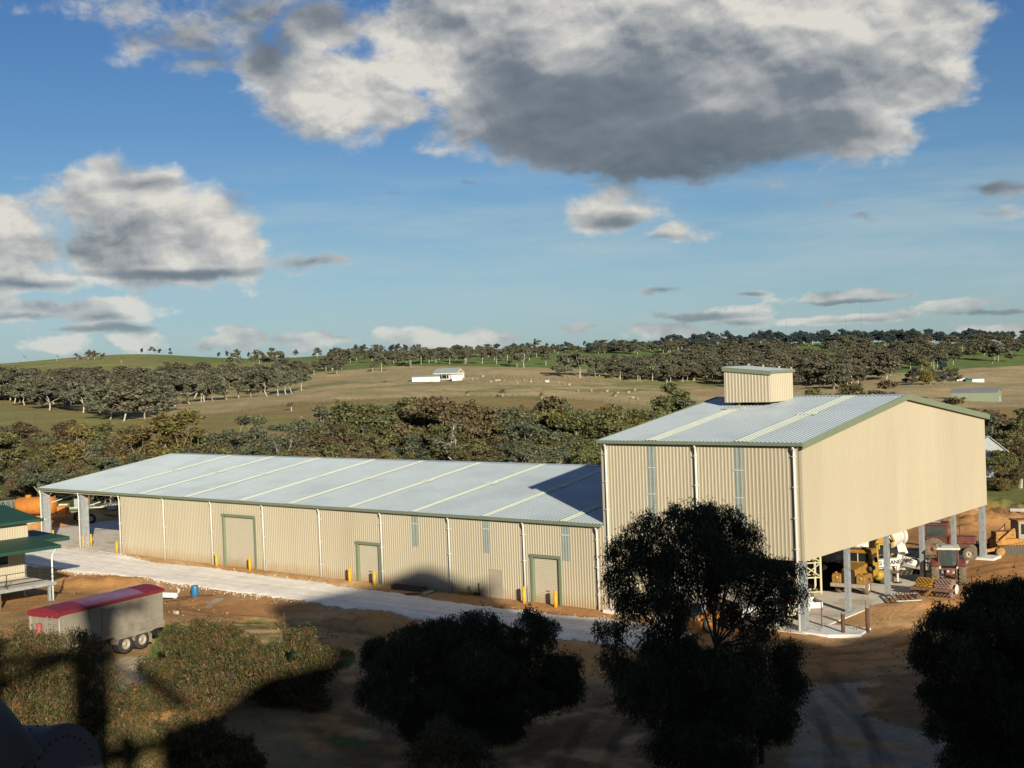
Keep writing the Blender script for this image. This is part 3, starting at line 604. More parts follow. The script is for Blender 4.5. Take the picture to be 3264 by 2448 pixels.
# loose stones along the road edges
def stones(name, pts, smin, smax, m, label):
    n = len(pts); base = np.array([[1,0,0],[-1,0,0],[0,1,0],[0,-1,0],[0,0,1],[0,0,-.6]], float); fc = np.array([[0,2,4],[2,1,4],[1,3,4],[3,0,4],[2,0,5],[1,2,5],[3,1,5],[0,3,5]])
    s = RNG.uniform(smin, smax, (n, 1, 1))*RNG.uniform(.6, 1.3, (n, 1, 3)); rot = RNG.uniform(0, 6.28, n)
    V = base[None]*s*(1+RNG.normal(0, .15, (n, 6, 3))); c, q_ = np.cos(rot)[:, None], np.sin(rot)[:, None]
    V = np.stack([V[..., 0]*c-V[..., 1]*q_, V[..., 0]*q_+V[..., 1]*c, V[..., 2]], -1)+pts[:, None, :]
    F = (fc[None]+np.arange(n)[:, None, None]*6).reshape(-1, 3)
    o = link(npmesh(name, V.reshape(-1, 3), F, m), name); setp(o, label, 'rubble', kind='stuff')
k = RNG.integers(0, NR, 2400); side = RNG.random(2400) < .16; P = np.where(side[:, None], Ue[k], Le[k])+np.where(side, -1, 1)[:, None]*dirv[k]*RNG.gamma(1.5, .42, 2400)[:, None]*np.where(side, .5, 1)[:, None]-dirv[k]*np.where(side, -1, 1)[:, None]*.25
P = P+RNG.normal(0, .12, P.shape); P = np.concatenate([P, ground_z(P[:, 0], P[:, 1])[:, None]+.03], 1)
stones('road_edge_stones', P, .02, .062, 'rubble', 'white limestone lumps spilled along both edges of the road')
pp = np.array([G(px, py, .1) for px, py in zip(RNG.uniform(0, 3264, 1300), RNG.uniform(1790, 2200, 1300))]); pp = pp[pp[:, 1] < 20]; pp[:, 2] = ground_z(pp[:, 0], pp[:, 1])+.01
stones('dirt_clods', pp, .03, .09, 'ground_clod' if 'ground_clod' in MT else mat('earth_clod', (.30,.16,.07), .95, 0, .2, 3, island=.3), 'scattered clods of orange earth over the yard')

# ------------------------------------------------------------------ the long low shed
B = 7.336; XA, XB = 73.114, 88.026; S1 = 33.03; HR1 = 8.297; H1 = 6.0; SL1 = (HR1-H1)/(S1/2); Z1 = np.array([0, -SL1, 1])/math.hypot(1, SL1)
S2 = 32.28; H2 = 11.761; HR2 = 13.98; SL2 = (HR2-H2)/(S2/2); HB = 4.54
low = T('long_low_shed', 'long low cream steel shed with grey roof, white skylight stripes and open left bays', 'shed', (0, 0, 0))
# enclosed front wall by bays 2..10 with openings
DO = {4: None}
def px_x(px, py):           # x on the front wall plane y=0 for a photo pixel
    d = ray(px, py); t = (0-CAM[1])/d[1]; return CAM[0]+t*d[0], CAM[2]+t*d[2]
doors = [ (px_x(712, 1640)[0], px_x(812, 1640)[0], 4.55, 'door'), (px_x(1140, 1740)[0], px_x(1211, 1745)[0], 3.15, 'door'), (px_x(1697, 1790)[0], px_x(1786, 1800)[0], 3.35, 'door')]
ped = (px_x(1564, 1830)[0], px_x(1600, 1830)[0], 2.12)
lights = [(px_x(1309, 1680)[0]+.1, px_x(1331, 1680)[0], px_x(1320, 1740)[1]), (px_x(1538, 1700)[0], px_x(1560, 1700)[0], px_x(1550, 1760)[1]), (px_x(1789, 1710)[0], px_x(1814, 1710)[0], px_x(1802, 1785)[1])]
def bay_panels(x0, x1, parent, top, z0, ops, name='cladding_panel', y=0.0, o=(0, 0, 0), m='cream', pitch=.24):
    """one sheet run between posts, cut round its openings (x0, x1, zlo, zhi)"""
    cuts = sorted([c for c in ops if c[0] < x1 and c[1] > x0]); mb = MB(); x = x0
    for (a, b, lo, hi) in cuts:
        if a-x > .05: ribbed(mb, (x, y, 0), (1, 0, 0), (0, 0, 1), (0, -1, 0), a-x, top, pitch, h0=lambda u: z0)
        if top-hi > .05: ribbed(mb, (a, y, 0), (1, 0, 0), (0, 0, 1), (0, -1, 0), b-a, top, pitch, h0=lambda u, h_=hi: h_)
        if lo-z0 > .05: ribbed(mb, (a, y, 0), (1, 0, 0), (0, 0, 1), (0, -1, 0), b-a, lo, pitch, h0=lambda u: z0)
        x = b
    if x1-x > .05: ribbed(mb, (x, y, 0), (1, 0, 0), (0, 0, 1), (0, -1, 0), x1-x, top, pitch, h0=lambda u: z0)
    return mb.build(name, m, parent, o=o)
ops1 = [(a, b, 0, h) for a, b, h, _ in doors]+[(ped[0], ped[1], 0.0, ped[2])]+[(a, b, z, H1) for a, b, z in lights]
ZB = -.12
for k in range(2, 10): bay_panels(k*B, min((k+1)*B, XA-.02), low, H1-.02, ZB, [(a, b, ZB if lo == 0 else lo, hi) for a, b, lo, hi in ops1])
for (a, b, z) in lights:
    mb = MB(); ribbed(mb, (a, -.004, 0), (1, 0, 0), (0, 0, 1), (0, -1, 0), b-a, H1-.02, .27, h0=lambda u, z_=z: z_-.06); w = mb.build('wall_light_sheet', 'wskylt', low)
    zz = (H1+z)/2+.4; MB().bb(a-.02, b+.02, -.055, -.036, zz, zz+.07).build('girt_line', 'skylt', w)
for (a, b, h, _) in doors:
    dr = MB()
    nsl = int(h/.11)
    for s_ in range(nsl):
        z = .02+s_*h/nsl; hh = h/nsl; dr.add([(a+.12, .10, z), (b-.12, .10, z), (b-.12, .085, z+hh*.5), (a+.12, .085, z+hh*.5), (b-.12, .10, z+hh*.98), (a+.12, .10, z+hh*.98)], [(0, 1, 2, 3), (3, 2, 4, 5)])
    d_ = dr.build('roller_door', 'door', low)
    MB().bb(a+.14, b-.14, .02, .11, -.02, .07).build('bottom_rail', 'galv', d_)
    if h < 4: MB().bb((a+b)/2-.16, (a+b)/2+.16, .055, .085, .95, 1.0).build('handle', 'black', d_)
    MB().bb(a-.12, a+.09, -.11, .11, -.1, h+.02).build('door_jamb', 'green', low); MB().bb(b-.09, b+.12, -.11, .11, -.1, h+.02).build('door_jamb', 'green', low)
    MB().bb(a-.12, b+.12, -.16, .12, h+.022, h+.22).build('door_header', 'green', low)
    MB().bb(a-.2, b+.2, -.65, .12, -.1, .02).build('door_sill', 'concrete', low)
p_ = MB().bb(ped[0]+.03, ped[1]-.03, -.03, .03, .02, ped[2]-.03).build('access_door', 'pdoor', low); MB().bb(ped[1]-.16, ped[1]-.09, -.075, -.032, .98, 1.08).build('door_handle', 'galv', p_)
fr_ = MB(); fr_.bb(ped[0]-.05, ped[0]+.026, -.05, .05, -.05, ped[2]+.02); fr_.bb(ped[1]-.026, ped[1]+.05, -.05, .05, -.05, ped[2]+.02); fr_.bb(ped[0]-.05, ped[1]+.05, -.052, .05, ped[2]-.02, ped[2]+.06); fr_.build('door_frame', 'pdoor', low)
# far side, end wall
MB().bb(2*B, XA-.05, S1-.05, S1+.05, -.1, H1-.03).build('rear_wall', 'cream', low)
ew = MB(); ew.prism([(0.06, -.1), (S1-.06, -.1), (S1-.06, H1-.1), (S1/2, HR1-.12), (.06, H1-.1)], 'X', 2*B+.01, 2*B+.09); ew.build('end_wall', 'cream', low)
# roof by bays, both slopes, skylight strips, ridge, gutters
def roof_bays(xs, S, H, HR, parent, skyl, x0ov, x1ov, yov=.22, o=(0, 0, 0), sw=.36):
    sl = (HR-H)/(S/2); L_ = math.hypot(S/2+yov, sl*(S/2+yov)); c, s_ = (S/2+yov)/L_, sl*(S/2+yov)/L_
    for k in range(len(xs)-1):
        a = xs[k]-(x0ov if k == 0 else 0); b = xs[k+1]+(x1ov if k == len(xs)-2 else 0)
        mb = MB(); ribbed(mb, (a, -yov, H-yov*sl+.09), (1, 0, 0), (0, c, s_), (0, -s_, c), b-a, L_, .30, .035, .16); mb.build('roof_sheet', 'zinc', parent, o=o)
        mb = MB(); ribbed(mb, (b, S+yov, H-yov*sl+.09), (-1, 0, 0), (0, -c, s_), (0, s_, c), b-a, L_, .30, .035, .16); mb.build('roof_sheet', 'zinc', parent, o=o)
    for (cx, l0, l1) in skyl:
        for rear in (0, 1):
            if rear and l1 < 1: continue
            mb = MB(); e0, e1 = l0*L_, l1*L_
            if not rear: ribbed(mb, (cx-sw, -yov+c*e0, H-yov*sl+.135+s_*e0), (1, 0, 0), (0, c, s_), (0, -s_, c), 2*sw, e1-e0, .28, .03, .3)
            else: ribbed(mb, (cx+sw, S+yov-c*e0, H-yov*sl+.135+s_*e0), (-1, 0, 0), (0, -c, s_), (0, s_, c), 2*sw, e1-e0, .28, .03, .3)
            k_ = mb.build('skylight_strip', 'skylt', parent, o=o)
            if not rear and l1 == 1:
                m2 = .56*L_; mb = MB(); ribbed(mb, (cx-sw-.14, -yov+c*(m2-.4), H-yov*sl+.15+s_*(m2-.4)), (1, 0, 0), (0, c, s_), (0, -s_, c), 2*sw+.42, .8, .28, .03, .3); mb.build('lap_joint', 'skylt', k_, o=o)
    X0, X1 = xs[0]-x0ov, xs[-1]+x1ov
    MB().prism([(S/2-.28, HR-.28*sl+.13), (S/2, HR+.15), (S/2+.28, HR-.28*sl+.13), (S/2+.28, HR-.28*sl+.15), (S/2, HR+.175), (S/2-.28, HR-.28*sl+.15)], 'X', X0, X1).build('ridge_cap', 'zinc', parent, o=o)
    for y0, y1 in ((-yov-.14, -yov+.02), (S+yov-.02, S+yov+.14)):
        MB().bb(X0, X1, y0, y1, H-.13, H+.06).build('gutter', 'green', parent, o=o)
low_x = [k*B for k in range(10)]+[XA]
roof_bays(low_x, S1, H1, HR1, low, [((k+.5)*B+(.7 if k == 4 else 0), 0.0, 1.0) for k in range(1, 10)], .25, -.04)
barge = MB(); barge.prism([(-.36, H1-.22), (-.36, H1+.07), (S1/2, HR1+.16), (S1+.36, H1+.07), (S1+.36, H1-.22), (S1/2, HR1-.13)], 'X', -.31, -.255); barge.build('barge_board', 'green', low)
# frame of the open bays: deep columns, rafters, purlins, braces
def hsec(x, y, z0, z1, dx, dy, mb=None, t=.02):
    mb = mb or MB(); mb.bb(x-dx/2, x+dx/2, y-dy/2, y-dy/2+t*1.6, z0, z1); mb.bb(x-dx/2, x+dx/2, y+dy/2-t*1.6, y+dy/2, z0, z1); mb.bb(x-t/2, x+t/2, y-dy/2+t*1.6, y+dy/2-t*1.6, z0, z1); return mb
for k in (0, 1):
    for yy, sg in ((.48, 1), (S1-.48, -1)): hsec(k*B+.02, yy, -.1, H1-.25, .26, .86).build('portal_column', 'galv', low)
    mb = MB(); mb.prism([(.06, H1-.75), (.06, H1-.06), (S1/2, HR1-.06), (S1-.06, H1-.06), (S1-.06, H1-.75), (S1/2, HR1-.5)], 'X', k*B-.06, k*B+.08); mb.build('rafter', 'galv', low)
pur = MB()
for yy in np.linspace(1.3, S1-1.3, 18): z = H1+SL1*(yy if yy < S1/2 else S1-yy); pur.bb(-.2, 2*B, yy-.04, yy+.04, z-.17, z+.06)
setp(pur.build('roof_purlins', 'galv', low), kind='stuff')
for k in (0, 1): MB().beam((k*B+.3, 1.0, H1-1.6), (k*B+4.9, 6.5, H1+.55), .09).build('brace', 'galv', low)
MB().bb(-.2, 2*B, -.12, -.0, H1-.32, H1-.205).build('eave_trim', 'cream', low)
# downpipes
def downpipe(x, y, top, bot, parent, o=(0, 0, 0), r_=.075, out=.10):
    mb = MB(); mb.tube([(x, y-out-.13, top), (x, y-out-.12, top-.12), (x, y-out, top-.45), (x, y-out, bot)], r_, 8); d_ = mb.build('downpipe', 'white', parent, True, o=o)
    for z in np.arange(bot+1.2, top-.5, 1.9): MB().bb(x-r_-.03, x+r_+.03, y-out-r_-.012, y-.0, z, z+.05).build('pipe_strap', 'white', d_, o=o)
for k in range(0, 10): downpipe(k*B, -.03 if k > 1 else .0, H1-.2, -.08, low)
downpipe(XA-.55, -.03, H1-.2, -.08, low)
for x in (5*B+.25, 9*B+.25, 2*B+.5): MB().tube([(x, -.16, -.1), (x, -.16, 1.25)], .05, 6).build('conduit', 'galv', low)
# slab under the open bays and floor
sl_ = MB(); sl_.prism([(-14.5, .4), (14.67, -.25), (14.67, 33.2), (-9, 33.2), (-12.5, 17)], 'Z', -.3, .045); setp(sl_.build('pavement', 'concrete'), 'pale concrete apron under the open end of the long shed', 'pavement', kind='structure')
MB().bb(14.7, XA-.05, .1, S1-.1, -.3, .01).build('shed_floor', 'concrete', low)

# ------------------------------------------------------------------ the tall shed on columns
ZS = .26
tall = T('tall_shed', 'tall cream steel shed raised on grey columns, beside the long low one', 'shed', (XA, 0, ZS)); TO = (XA, 0, ZS)
XM = (XA+XB)/2; YT0 = .07
def tpx(px, py):
    d = ray(px, py); t = (YT0-CAM[1])/d[1]; return CAM[0]+t*d[0], CAM[2]+t*d[2]
tl = [(tpx(2062, 1450)[0], tpx(2087, 1450)[0]), (tpx(2339, 1450)[0], tpx(2367, 1450)[0])]
ops2 = [(a, b, 3.2, H2) for a, b in tl]
bay_panels(XA, XM, tall, H2-.02, ZS-.3, [(a, b, 6.4, H2) for a, b in tl], y=YT0, o=TO, pitch=.26)
bay_panels(XM, XB-.01, tall, H2-.02, HB, [(a, b, 6.0, H2) for a, b in tl], y=YT0, o=TO, pitch=.26)
for i_, (a, b) in enumerate(tl):
    zb = 6.34 if i_ == 0 else 5.94
    mb = MB(); ribbed(mb, (a, YT0-.004, 0), (1, 0, 0), (0, 0, 1), (0, -1, 0), b-a, H2-.02, .30, h0=lambda u, z_=zb: z_); w = mb.build('wall_light_sheet', 'wskylt', tall, o=TO)
    for zz in (10.0, 8.25, 6.6): MB().bb(a-.02, b+.02, YT0-.058, YT0-.04, zz, zz+.06).build('girt_line', 'skylt', w, o=TO)
gh = lambda u: H2+SL2*(u if u < S2/2 else S2-u)-.02
for k in range(5):
    a, b = k*S2/5, (k+1)*S2/5; mb = MB(); ribbed(mb, (XB, YT0+a, 0), (0, 1, 0), (0, 0, 1), (1, 0, 0), b-a, 1, .27, .009, .3, heights=lambda u, a_=a: gh(a_+u), h0=lambda u: HB); gp_o = mb.build('gable_panel', 'cream', tall, o=TO)
    for zz in (6.3, 8.1, 9.9, 11.6):
        if k in (0, 4) and zz > 11.5: continue
        MB().bb(XB+.001, XB+.0115, YT0+a+.02, YT0+b-.02, zz, zz+.035).build('screw_line', 'cream', gp_o, o=TO)
mb = MB(); mb.prism([(YT0+.05, ZS-.1), (YT0+S2-.05, ZS-.1), (YT0+S2-.05, H2-.1), (YT0+S2/2, HR2-.12), (YT0+.05, H2-.1)], 'X', XA-.03, XA+.03); mb.build('end_wall', 'cream', tall, o=TO)
MB().bb(XA+.05, XB-.06, YT0+S2-.06, YT0+S2, HB, H2-.03).build('rear_wall', 'cream', tall, o=TO)
MB().bb(XM+.1, XB-.15, YT0+.08, YT0+.20, HB-.02, HB+.16).build('edge_girt', 'galv', tall, o=TO)
MB().bb(XB-.20, XB-.08, YT0+.25, YT0+S2-.25, HB-.02, HB+.16).build('edge_girt', 'galv', tall, o=TO)
# its roof
roof_bays([XA, XM, XB], S2, H2, HR2, tall, [(tpx(2083, 1402)[0]-.1, 0.0, .72), (tpx(2365, 1404)[0], 0.0, 1.0)], .22, .24, o=(XA, -YT0, ZS), sw=.52)
bg_ = MB(); bo = .20
bg_.prism([(-.30, H2-.33), (-.30, H2+.09), (S2/2, HR2+.19), (S2+.42, H2+.09), (S2+.42, H2-.33), (S2/2, HR2-.23)], 'X', XB+.245, XB+.30); bg_.build('barge_board', 'green', tall, o=(XA, -YT0, ZS))
bg_ = MB(); bg_.prism([(-.30, H2-.30), (-.30, H2+.09), (S2/2, HR2+.19), (S2+.42, H2+.09), (S2+.42, H2-.30), (S2/2, HR2-.20)], 'X', XA-.28, XA-.225); bg_.build('barge_board', 'green', tall, o=(XA, -YT0, ZS))
for x, bt in ((XA+.38, ZS-.1), (XM+.05, ZS-.1), (XB-.42, ZS)): downpipe(x, YT0-.02, H2-.2, bt, tall, o=TO, r_=.085)
MB().bb(XB-.13, XB+.045, YT0-.045, YT0+.09, HB, H2-.25).build('corner_flashing', 'cream', tall, o=TO)
MB().bb(XA-.06, XA+.16, YT0-.045, YT0+.06, ZS-.2, H2-.25).build('corner_flashing', 'cream', tall, o=TO)
for k in range(6):
    y = YT0+.32+(S2-.64)*k/5
    big = k in (0, 5)
    hsec(XB-.32, y, ZS, HB+1.2, .42 if big else .30, .46 if big else .36, t=.025).build('column', 'galv', tall, o=TO)
    MB().bb(XB-.62, XB-.02, y-.32, y+.32, ZS, ZS+.03).build('base_plate', 'galv', tall, o=TO)
for yy in (YT0+.32, YT0+S2-.32):
    hsec(XM, yy, ZS, HB+4, .30, .46, t=.025).build('column', 'galv', tall, o=TO)
rf = MB()
for x in (XM, XB-.4): rf.prism([(.2, H2-.8), (.2, H2-.1), (S2/2, HR2-.1), (S2-.2, H2-.1), (S2-.2, H2-.8), (S2/2, HR2-.6)], 'X', x-.08, x+.08)
rf.build('rafter', 'galv', tall, o=TO)
slab = MB(); slab.prism([(XA, -.5), (XB+.25, -.55), (XB+.3, 8), (XB+.1, 26), (XB-1.5, 33), (XA, 33)], 'Z', -.3, ZS); setp(slab.build('concrete_floor', 'concrete'), 'pale concrete floor under the raised shed', 'floor', kind='structure')
q4 = [G(*p, ZS)[:2] for p in ((2556,2016),(2640,1992),(2776,2003),(2742,2024),(2640,2026))]
pd = MB(); pd.prism([tuple(q_) for q_ in q4], 'Z', -.2, ZS+.045); setp(pd.build('concrete_pad', 'newcon'), 'small fresh grey concrete pad beside the nearest shed column', 'pad', kind='structure')
q4 = G(3137, 1777, ZS)[:2]; fp = MB(); fp.box((q4[0]+.1, q4[1], ZS-.1), (1.9, 1.9, .4), 0); setp(fp.build('column_footing', 'newcon'), 'square concrete footing under the farthest shed column', 'footing', kind='structure')

# ---- boxed headhouse on short yellow legs astride the tall roof ridge
cx0, cx1, cy0, cy1, cz0, cz1 = 75.86, 79.63, 12.2, 15.79, 13.84, 16.0
hh = T('roof_headhouse', 'small cream box housing on yellow legs on the tall shed roof', 'roof housing', ((cx0+cx1)/2, (cy0+cy1)/2, HR2)); O = ((cx0+cx1)/2, (cy0+cy1)/2, HR2)
zl = 16.38
mb = MB(); ribbed(mb, (cx0, cy0, 0), (1, 0, 0), (0, 0, 1), (0, -1, 0), cx1-cx0, 1, .27, heights=lambda u: zl+(cz1-zl)*u/(cx1-cx0), h0=lambda u: cz0); mb.build('front_cladding', 'cream', hh, o=O)
mb = MB(); ribbed(mb, (cx1, cy0, 0), (0, 1, 0), (0, 0, 1), (1, 0, 0), cy1-cy0, cz1, .27, .022, h0=lambda u: cz0); mb.build('side_cladding', 'cream', hh, o=O)
MB().bb(cx0, cx1, cy1-.04, cy1, cz0, cz1-.02).build('rear_cladding', 'cream', hh, o=O); MB().bb(cx0-.04, cx0, cy0, cy1, cz0, zl-.05).build('side_cladding', 'cream', hh, o=O)
MB().bb(cx0, cx1-.05, cy0+.05, cy1-.05, cz0, cz0+.05).build('floor_tray', 'galv', hh, o=O)
mb = MB(); ribbed(mb, (cx0-.12, cy0-.14, zl+.12), (0, 1, 0), ((cx1-cx0+.24)/1, 0, (cz1-zl)), (0, 0, 1), cy1-cy0+.28, 1, .3, .03, .3); mb.build('roof_sheet', 'zinc', hh, o=O)
mb = MB(); mb.add([(cx0-.13, cy0-.15, zl-.18), (cx1+.13, cy0-.15, cz1-.18), (cx1+.13, cy0-.15, cz1+.12), (cx0-.13, cy0-.15, zl+.12), (cx0-.13, cy0-.08, zl-.18), (cx1+.13, cy0-.08, cz1-.18), (cx1+.13, cy0-.08, cz1+.12), (cx0-.13, cy0-.08, zl+.12)], [(0,1,2,3),(7,6,5,4),(0,4,5,1),(3,2,6,7),(1,5,6,2),(0,3,7,4)]); mb.build('fascia', 'green', hh, o=O)
mb = MB(); mb.bb(cx1+.05, cx1+.13, cy0-.08, cy1+.14, cz1-.06, cz1+.13); mb.build('fascia', 'green', hh, o=O)
for x, y in ((cx0+.9, cy0+.5), (cx0+2.2, cy0+.9), (cx1-.2, cy1-.9), (cx0+.9, cy1-.5)):
    z = H2+SL2*min(y, S2-y); MB().tube([(x, y, z+.05), (x, y, cz0+.03)], .11, 8).build('leg', 'yellow', hh, o=O)
for f in (0.02, .35, .7, .97): MB().bb(cx0+(cx1-cx0)*f-.05, cx0+(cx1-cx0)*f+.05, cy1-.05, cy1+.05, zl+(cz1-zl)*f+.12, zl+(cz1-zl)*f+.30).build('lifting_lug', 'creamframe', hh, o=O)
MB().bb(cx0+.5, cx0+2.0, cy0-1.3, cy0-.4, H2+SL2*11.2+.12, H2+SL2*11.2+.22).build('roof_hatch', 'zinc', hh, o=O)

# ------------------------------------------------------------------ vegetation
def limb_tree(mb, base, lobes, r0, rng, split=.35, n=7, twigs=0):
    """a leaning trunk that forks and sends a tapered limb into every lobe of the crown"""
    base = np.array(base, float); top = np.mean([l_[0] for l_ in lobes], 0)
    hubs = []
    fork = base+(top-base)*split+rng.normal(0, .05, 3)*np.linalg.norm(top-base)
    mid = (base+fork)/2+rng.normal(0, .03, 3)*np.linalg.norm(top-base)
    mb.tube([base-[0, 0, .3], base+[0, 0, .15], mid, fork], [r0*1.25, r0, r0*.85, r0*.72], n)
    ks = max(2, min(5, len(lobes)//3)); idx = rng.permutation(len(lobes)); ctr = [np.array(lobes[i][0]) for i in idx[:ks]]
    for c in ctr:
        h = fork+(c-fork)*.5+rng.normal(0, .04, 3)*np.linalg.norm(c-fork); m_ = (fork+h)/2+rng.normal(0, .05, 3)*np.linalg.norm(h-fork)
        mb.tube([fork-[0, 0, .1*r0], m_, h], [r0*.6, r0*.45, r0*.34], max(4, n-2)); hubs.append(h)
    for c, rad in [(np.array(l_[0]), l_[1]) for l_ in lobes]:
        h = min(hubs, key=lambda q_: np.linalg.norm(q_-c)); m_ = (h+c)/2+rng.normal(0, .07, 3)*np.linalg.norm(c-h)+[0, 0, -.05*np.linalg.norm(c-h)]
        mb.tube([h, m_, c], [r0*.30, r0*.20, r0*.09], max(4, n-3), False)
        for _ in range(twigs):
            e_ = c+unit(rng.normal(size=3))*np.array(rad)*.8; mb.tube([m_+(c-m_)*rng.random(), (c+e_)/2+rng.normal(0, .05, 3), e_], [r0*.11, r0*.07, r0*.03], 3, False)
    return mb
def lobe_points(lobes, n, rng, shell=.55):
    vol = np.array([np.prod(np.broadcast_to(l_[1], 3))**(2/3.) for l_ in lobes]); k = rng.choice(len(lobes), n, p=vol/vol.sum())
    c = np.array([l_[0] for l_ in lobes])[k]; r_ = np.array([np.broadcast_to(l_[1], 3) for l_ in lobes])[k]
    d = unit(rng.normal(size=(n, 3))); rr = shell+(1-shell)*rng.random(n)**.7; rr = np.where(rng.random(n) < .15, rr*rng.random(n), rr)
    return c+d*r_*rr[:, None], d
def droop_crown(name, lobes, nspray, m, rng, leaf=.15, wid=.03, per=11, slen=.5, drop=.75, up=.0):
    """sprays of narrow hanging leaves through the crown's lobes"""
    P, d = lobe_points(lobes, nspray, rng)
    dr = unit(d*(1-drop)+np.array([0, 0, -drop+up])+rng.normal(0, .33, (nspray, 3)))
    t = rng.random((nspray, per)); C = P[:, None]+dr[:, None]*t[..., None]*slen*rng.uniform(.5, 1.3, (nspray, 1, 1))+rng.normal(0, slen*.14, (nspray, per, 3))
    Dl = unit(dr[:, None]*.6+np.array([0, 0, -.55+up])+rng.normal(0, .5, (nspray, per, 3)))
    n = nspray*per; V, F = leaf_quads(C.reshape(n, 3), Dl.reshape(n, 3), leaf*rng.uniform(.6, 1.35, n), wid*rng.uniform(.7, 1.3, n), rng)
    return npmesh(name, V, F, m)
def clump_crown(name, lobes, n, size, m, rng, flat=.5):
    """leaf clumps for trees seen from far away"""
    P, d = lobe_points(lobes, n, rng, .35); nrm = unit(d*.6+rng.normal(0, .6, (n, 3))+[0, 0, .25])
    a = unit(np.cross(nrm, rng.normal(size=(n, 3)))); b = np.cross(nrm, a); s = size*rng.uniform(.5, 1.5, (n, 1)); k = rng.uniform(.45, 1.0, (n, 1))
    V = np.stack([P-a*s, P-b*s*k*.7, P+a*s*.9, P+b*s*k], 1)+rng.normal(0, size*.12, (n, 4, 3))
    return npmesh(name, V.reshape(-1, 3), np.arange(n*4).reshape(-1, 4), m)

# ---- near trees: crowns given as lobes (photo x, photo y, half width, half height, depth offset)
def near_tree(name, label, cat, base_px, D0, zb, lobes, r0, leafm, barkm, nspray, seed, group=None, **kw):
    rng = np.random.default_rng(seed); tw = kw.pop('twigs', 2); split = kw.pop('split', .35)
    b = CAM+FW*0; bx = AT(base_px, 1500, D0); x, y = bx[0], bx[1]; z = gz(x, y) if zb is None else zb; base = np.array([x, y, z])
    LB = []; SB = []; sat = kw.pop('sat', 5); jit = kw.pop('jit', 0); core = kw.pop('core', .72)
    for (px, py, hw, hh_, dd) in lobes:
        px += rng.normal(0, jit); py += rng.normal(0, jit); hw *= 1+rng.normal(0, jit/90); hh_ *= 1+rng.normal(0, jit/90)
        c = AT(px, py, D0+dd)-base; s = (D0+dd)/FPX; LB.append((c, (hw*s*core, hw*s*core*1.05, hh_*s*core)))
        for _ in range(sat):
            dv = unit(rng.normal(size=3)); dv[2] = abs(dv[2])*.9 if rng.random() < .6 else dv[2]; SB.append((c+dv*np.array([hw, hw, hh_])*s*rng.uniform(.75, 1.02), tuple(np.array([hw, hw, hh_])*s*rng.uniform(.18, .36))))
    t = T(name, label, cat, base, 0, group)
    mb = MB(); limb_tree(mb, (0, 0, 0), LB, r0, rng, split, 8, tw); mb.build('trunk', barkm, t, True)
    o = link(droop_crown('crown', LB+SB, nspray, leafm, rng, **kw), 'crown', t); return t
near_tree('gum_tree', 'tall dark gum tree standing in front of the raised shed', 'tree', 2262, 52, None,
  [(2290,1650,75,60,0),(2230,1640,60,50,1),(2170,1660,70,55,0),(2060,1680,70,55,.5),(2010,1760,80,70,0),(1980,1850,65,80,-.5),(2090,1780,90,80,1),(2200,1740,100,80,-1),(2310,1730,90,75,.5),(2380,1700,45,60,0),(2350,1790,80,70,-1),
   (2250,1830,110,80,1),(2130,1870,90,80,-.8),(2020,1930,70,60,.5),(1945,2010,50,60,0),(1960,2090,50,50,.5),(2080,2060,60,60,1),(2440,1800,70,45,0),(2500,1820,55,50,.5),(2400,1870,80,45,1),(2520,1890,45,50,-.5),(2470,1950,55,50,.5),(2400,2010,60,55,0),
   (2120,1980,70,50,1.2),(2200,2110,110,70,0),(2330,2110,110,75,-.8),(2440,2120,80,70,.5),(2100,2180,110,80,-1),(2230,2220,130,90,1.2),(2380,2220,110,90,-1),(2500,2190,60,70,0),(2150,2300,100,80,0),(2280,2330,120,80,-1.2),(2420,2300,90,80,.8),(2500,2290,50,60,0),(2240,2420,80,50,0),(2060,2130,70,50,-1),(2000,2150,60,60,.5),(2170,2060,70,40,0),(2500,2080,50,60,.3),(2540,2180,40,60,0),(2040,2230,70,60,.4),(2340,1960,60,40,1),(2150,1920,80,60,-.5),(2330,2420,80,50,.5),(2120,2390,60,50,0)],
  .17, 'leafd', 'dbark', 17000, 5, leaf=.17, wid=.038, slen=.62, split=.42, twigs=3, core=.78)
near_tree('gum_tree', 'broad dark gum shrub in deep shade left of the tall dark tree', 'tree', 1480, 57, None,
  [(1540,1985,45,55,0),(1480,1990,50,45,.5),(1420,2010,60,45,0),(1370,2000,30,35,1),(1600,2030,60,50,0),(1690,1990,60,45,0),(1735,2020,45,55,0),(1300,2050,80,60,-.5),(1200,2070,45,45,1.0),(1240,2130,80,70,0),(1400,2100,120,80,1),(1540,2110,120,80,-1),
   (1680,2110,100,70,.5),(1790,2130,60,50,0),(1820,2190,50,50,0),(1760,2200,80,60,1),(1180,2200,50,60,0),(1260,2230,90,70,-1),(1400,2220,120,80,0),(1550,2230,120,80,1),(1680,2230,90,60,-1),(1500,2320,90,50,0),(1600,2310,80,50,0),(1340,2310,70,50,.5),(1190,2070,30,45,1.2)],
  .13, 'leafd', 'dbark', 15500, 6, core=.9, leaf=.16, wid=.038, slen=.45, split=.25)
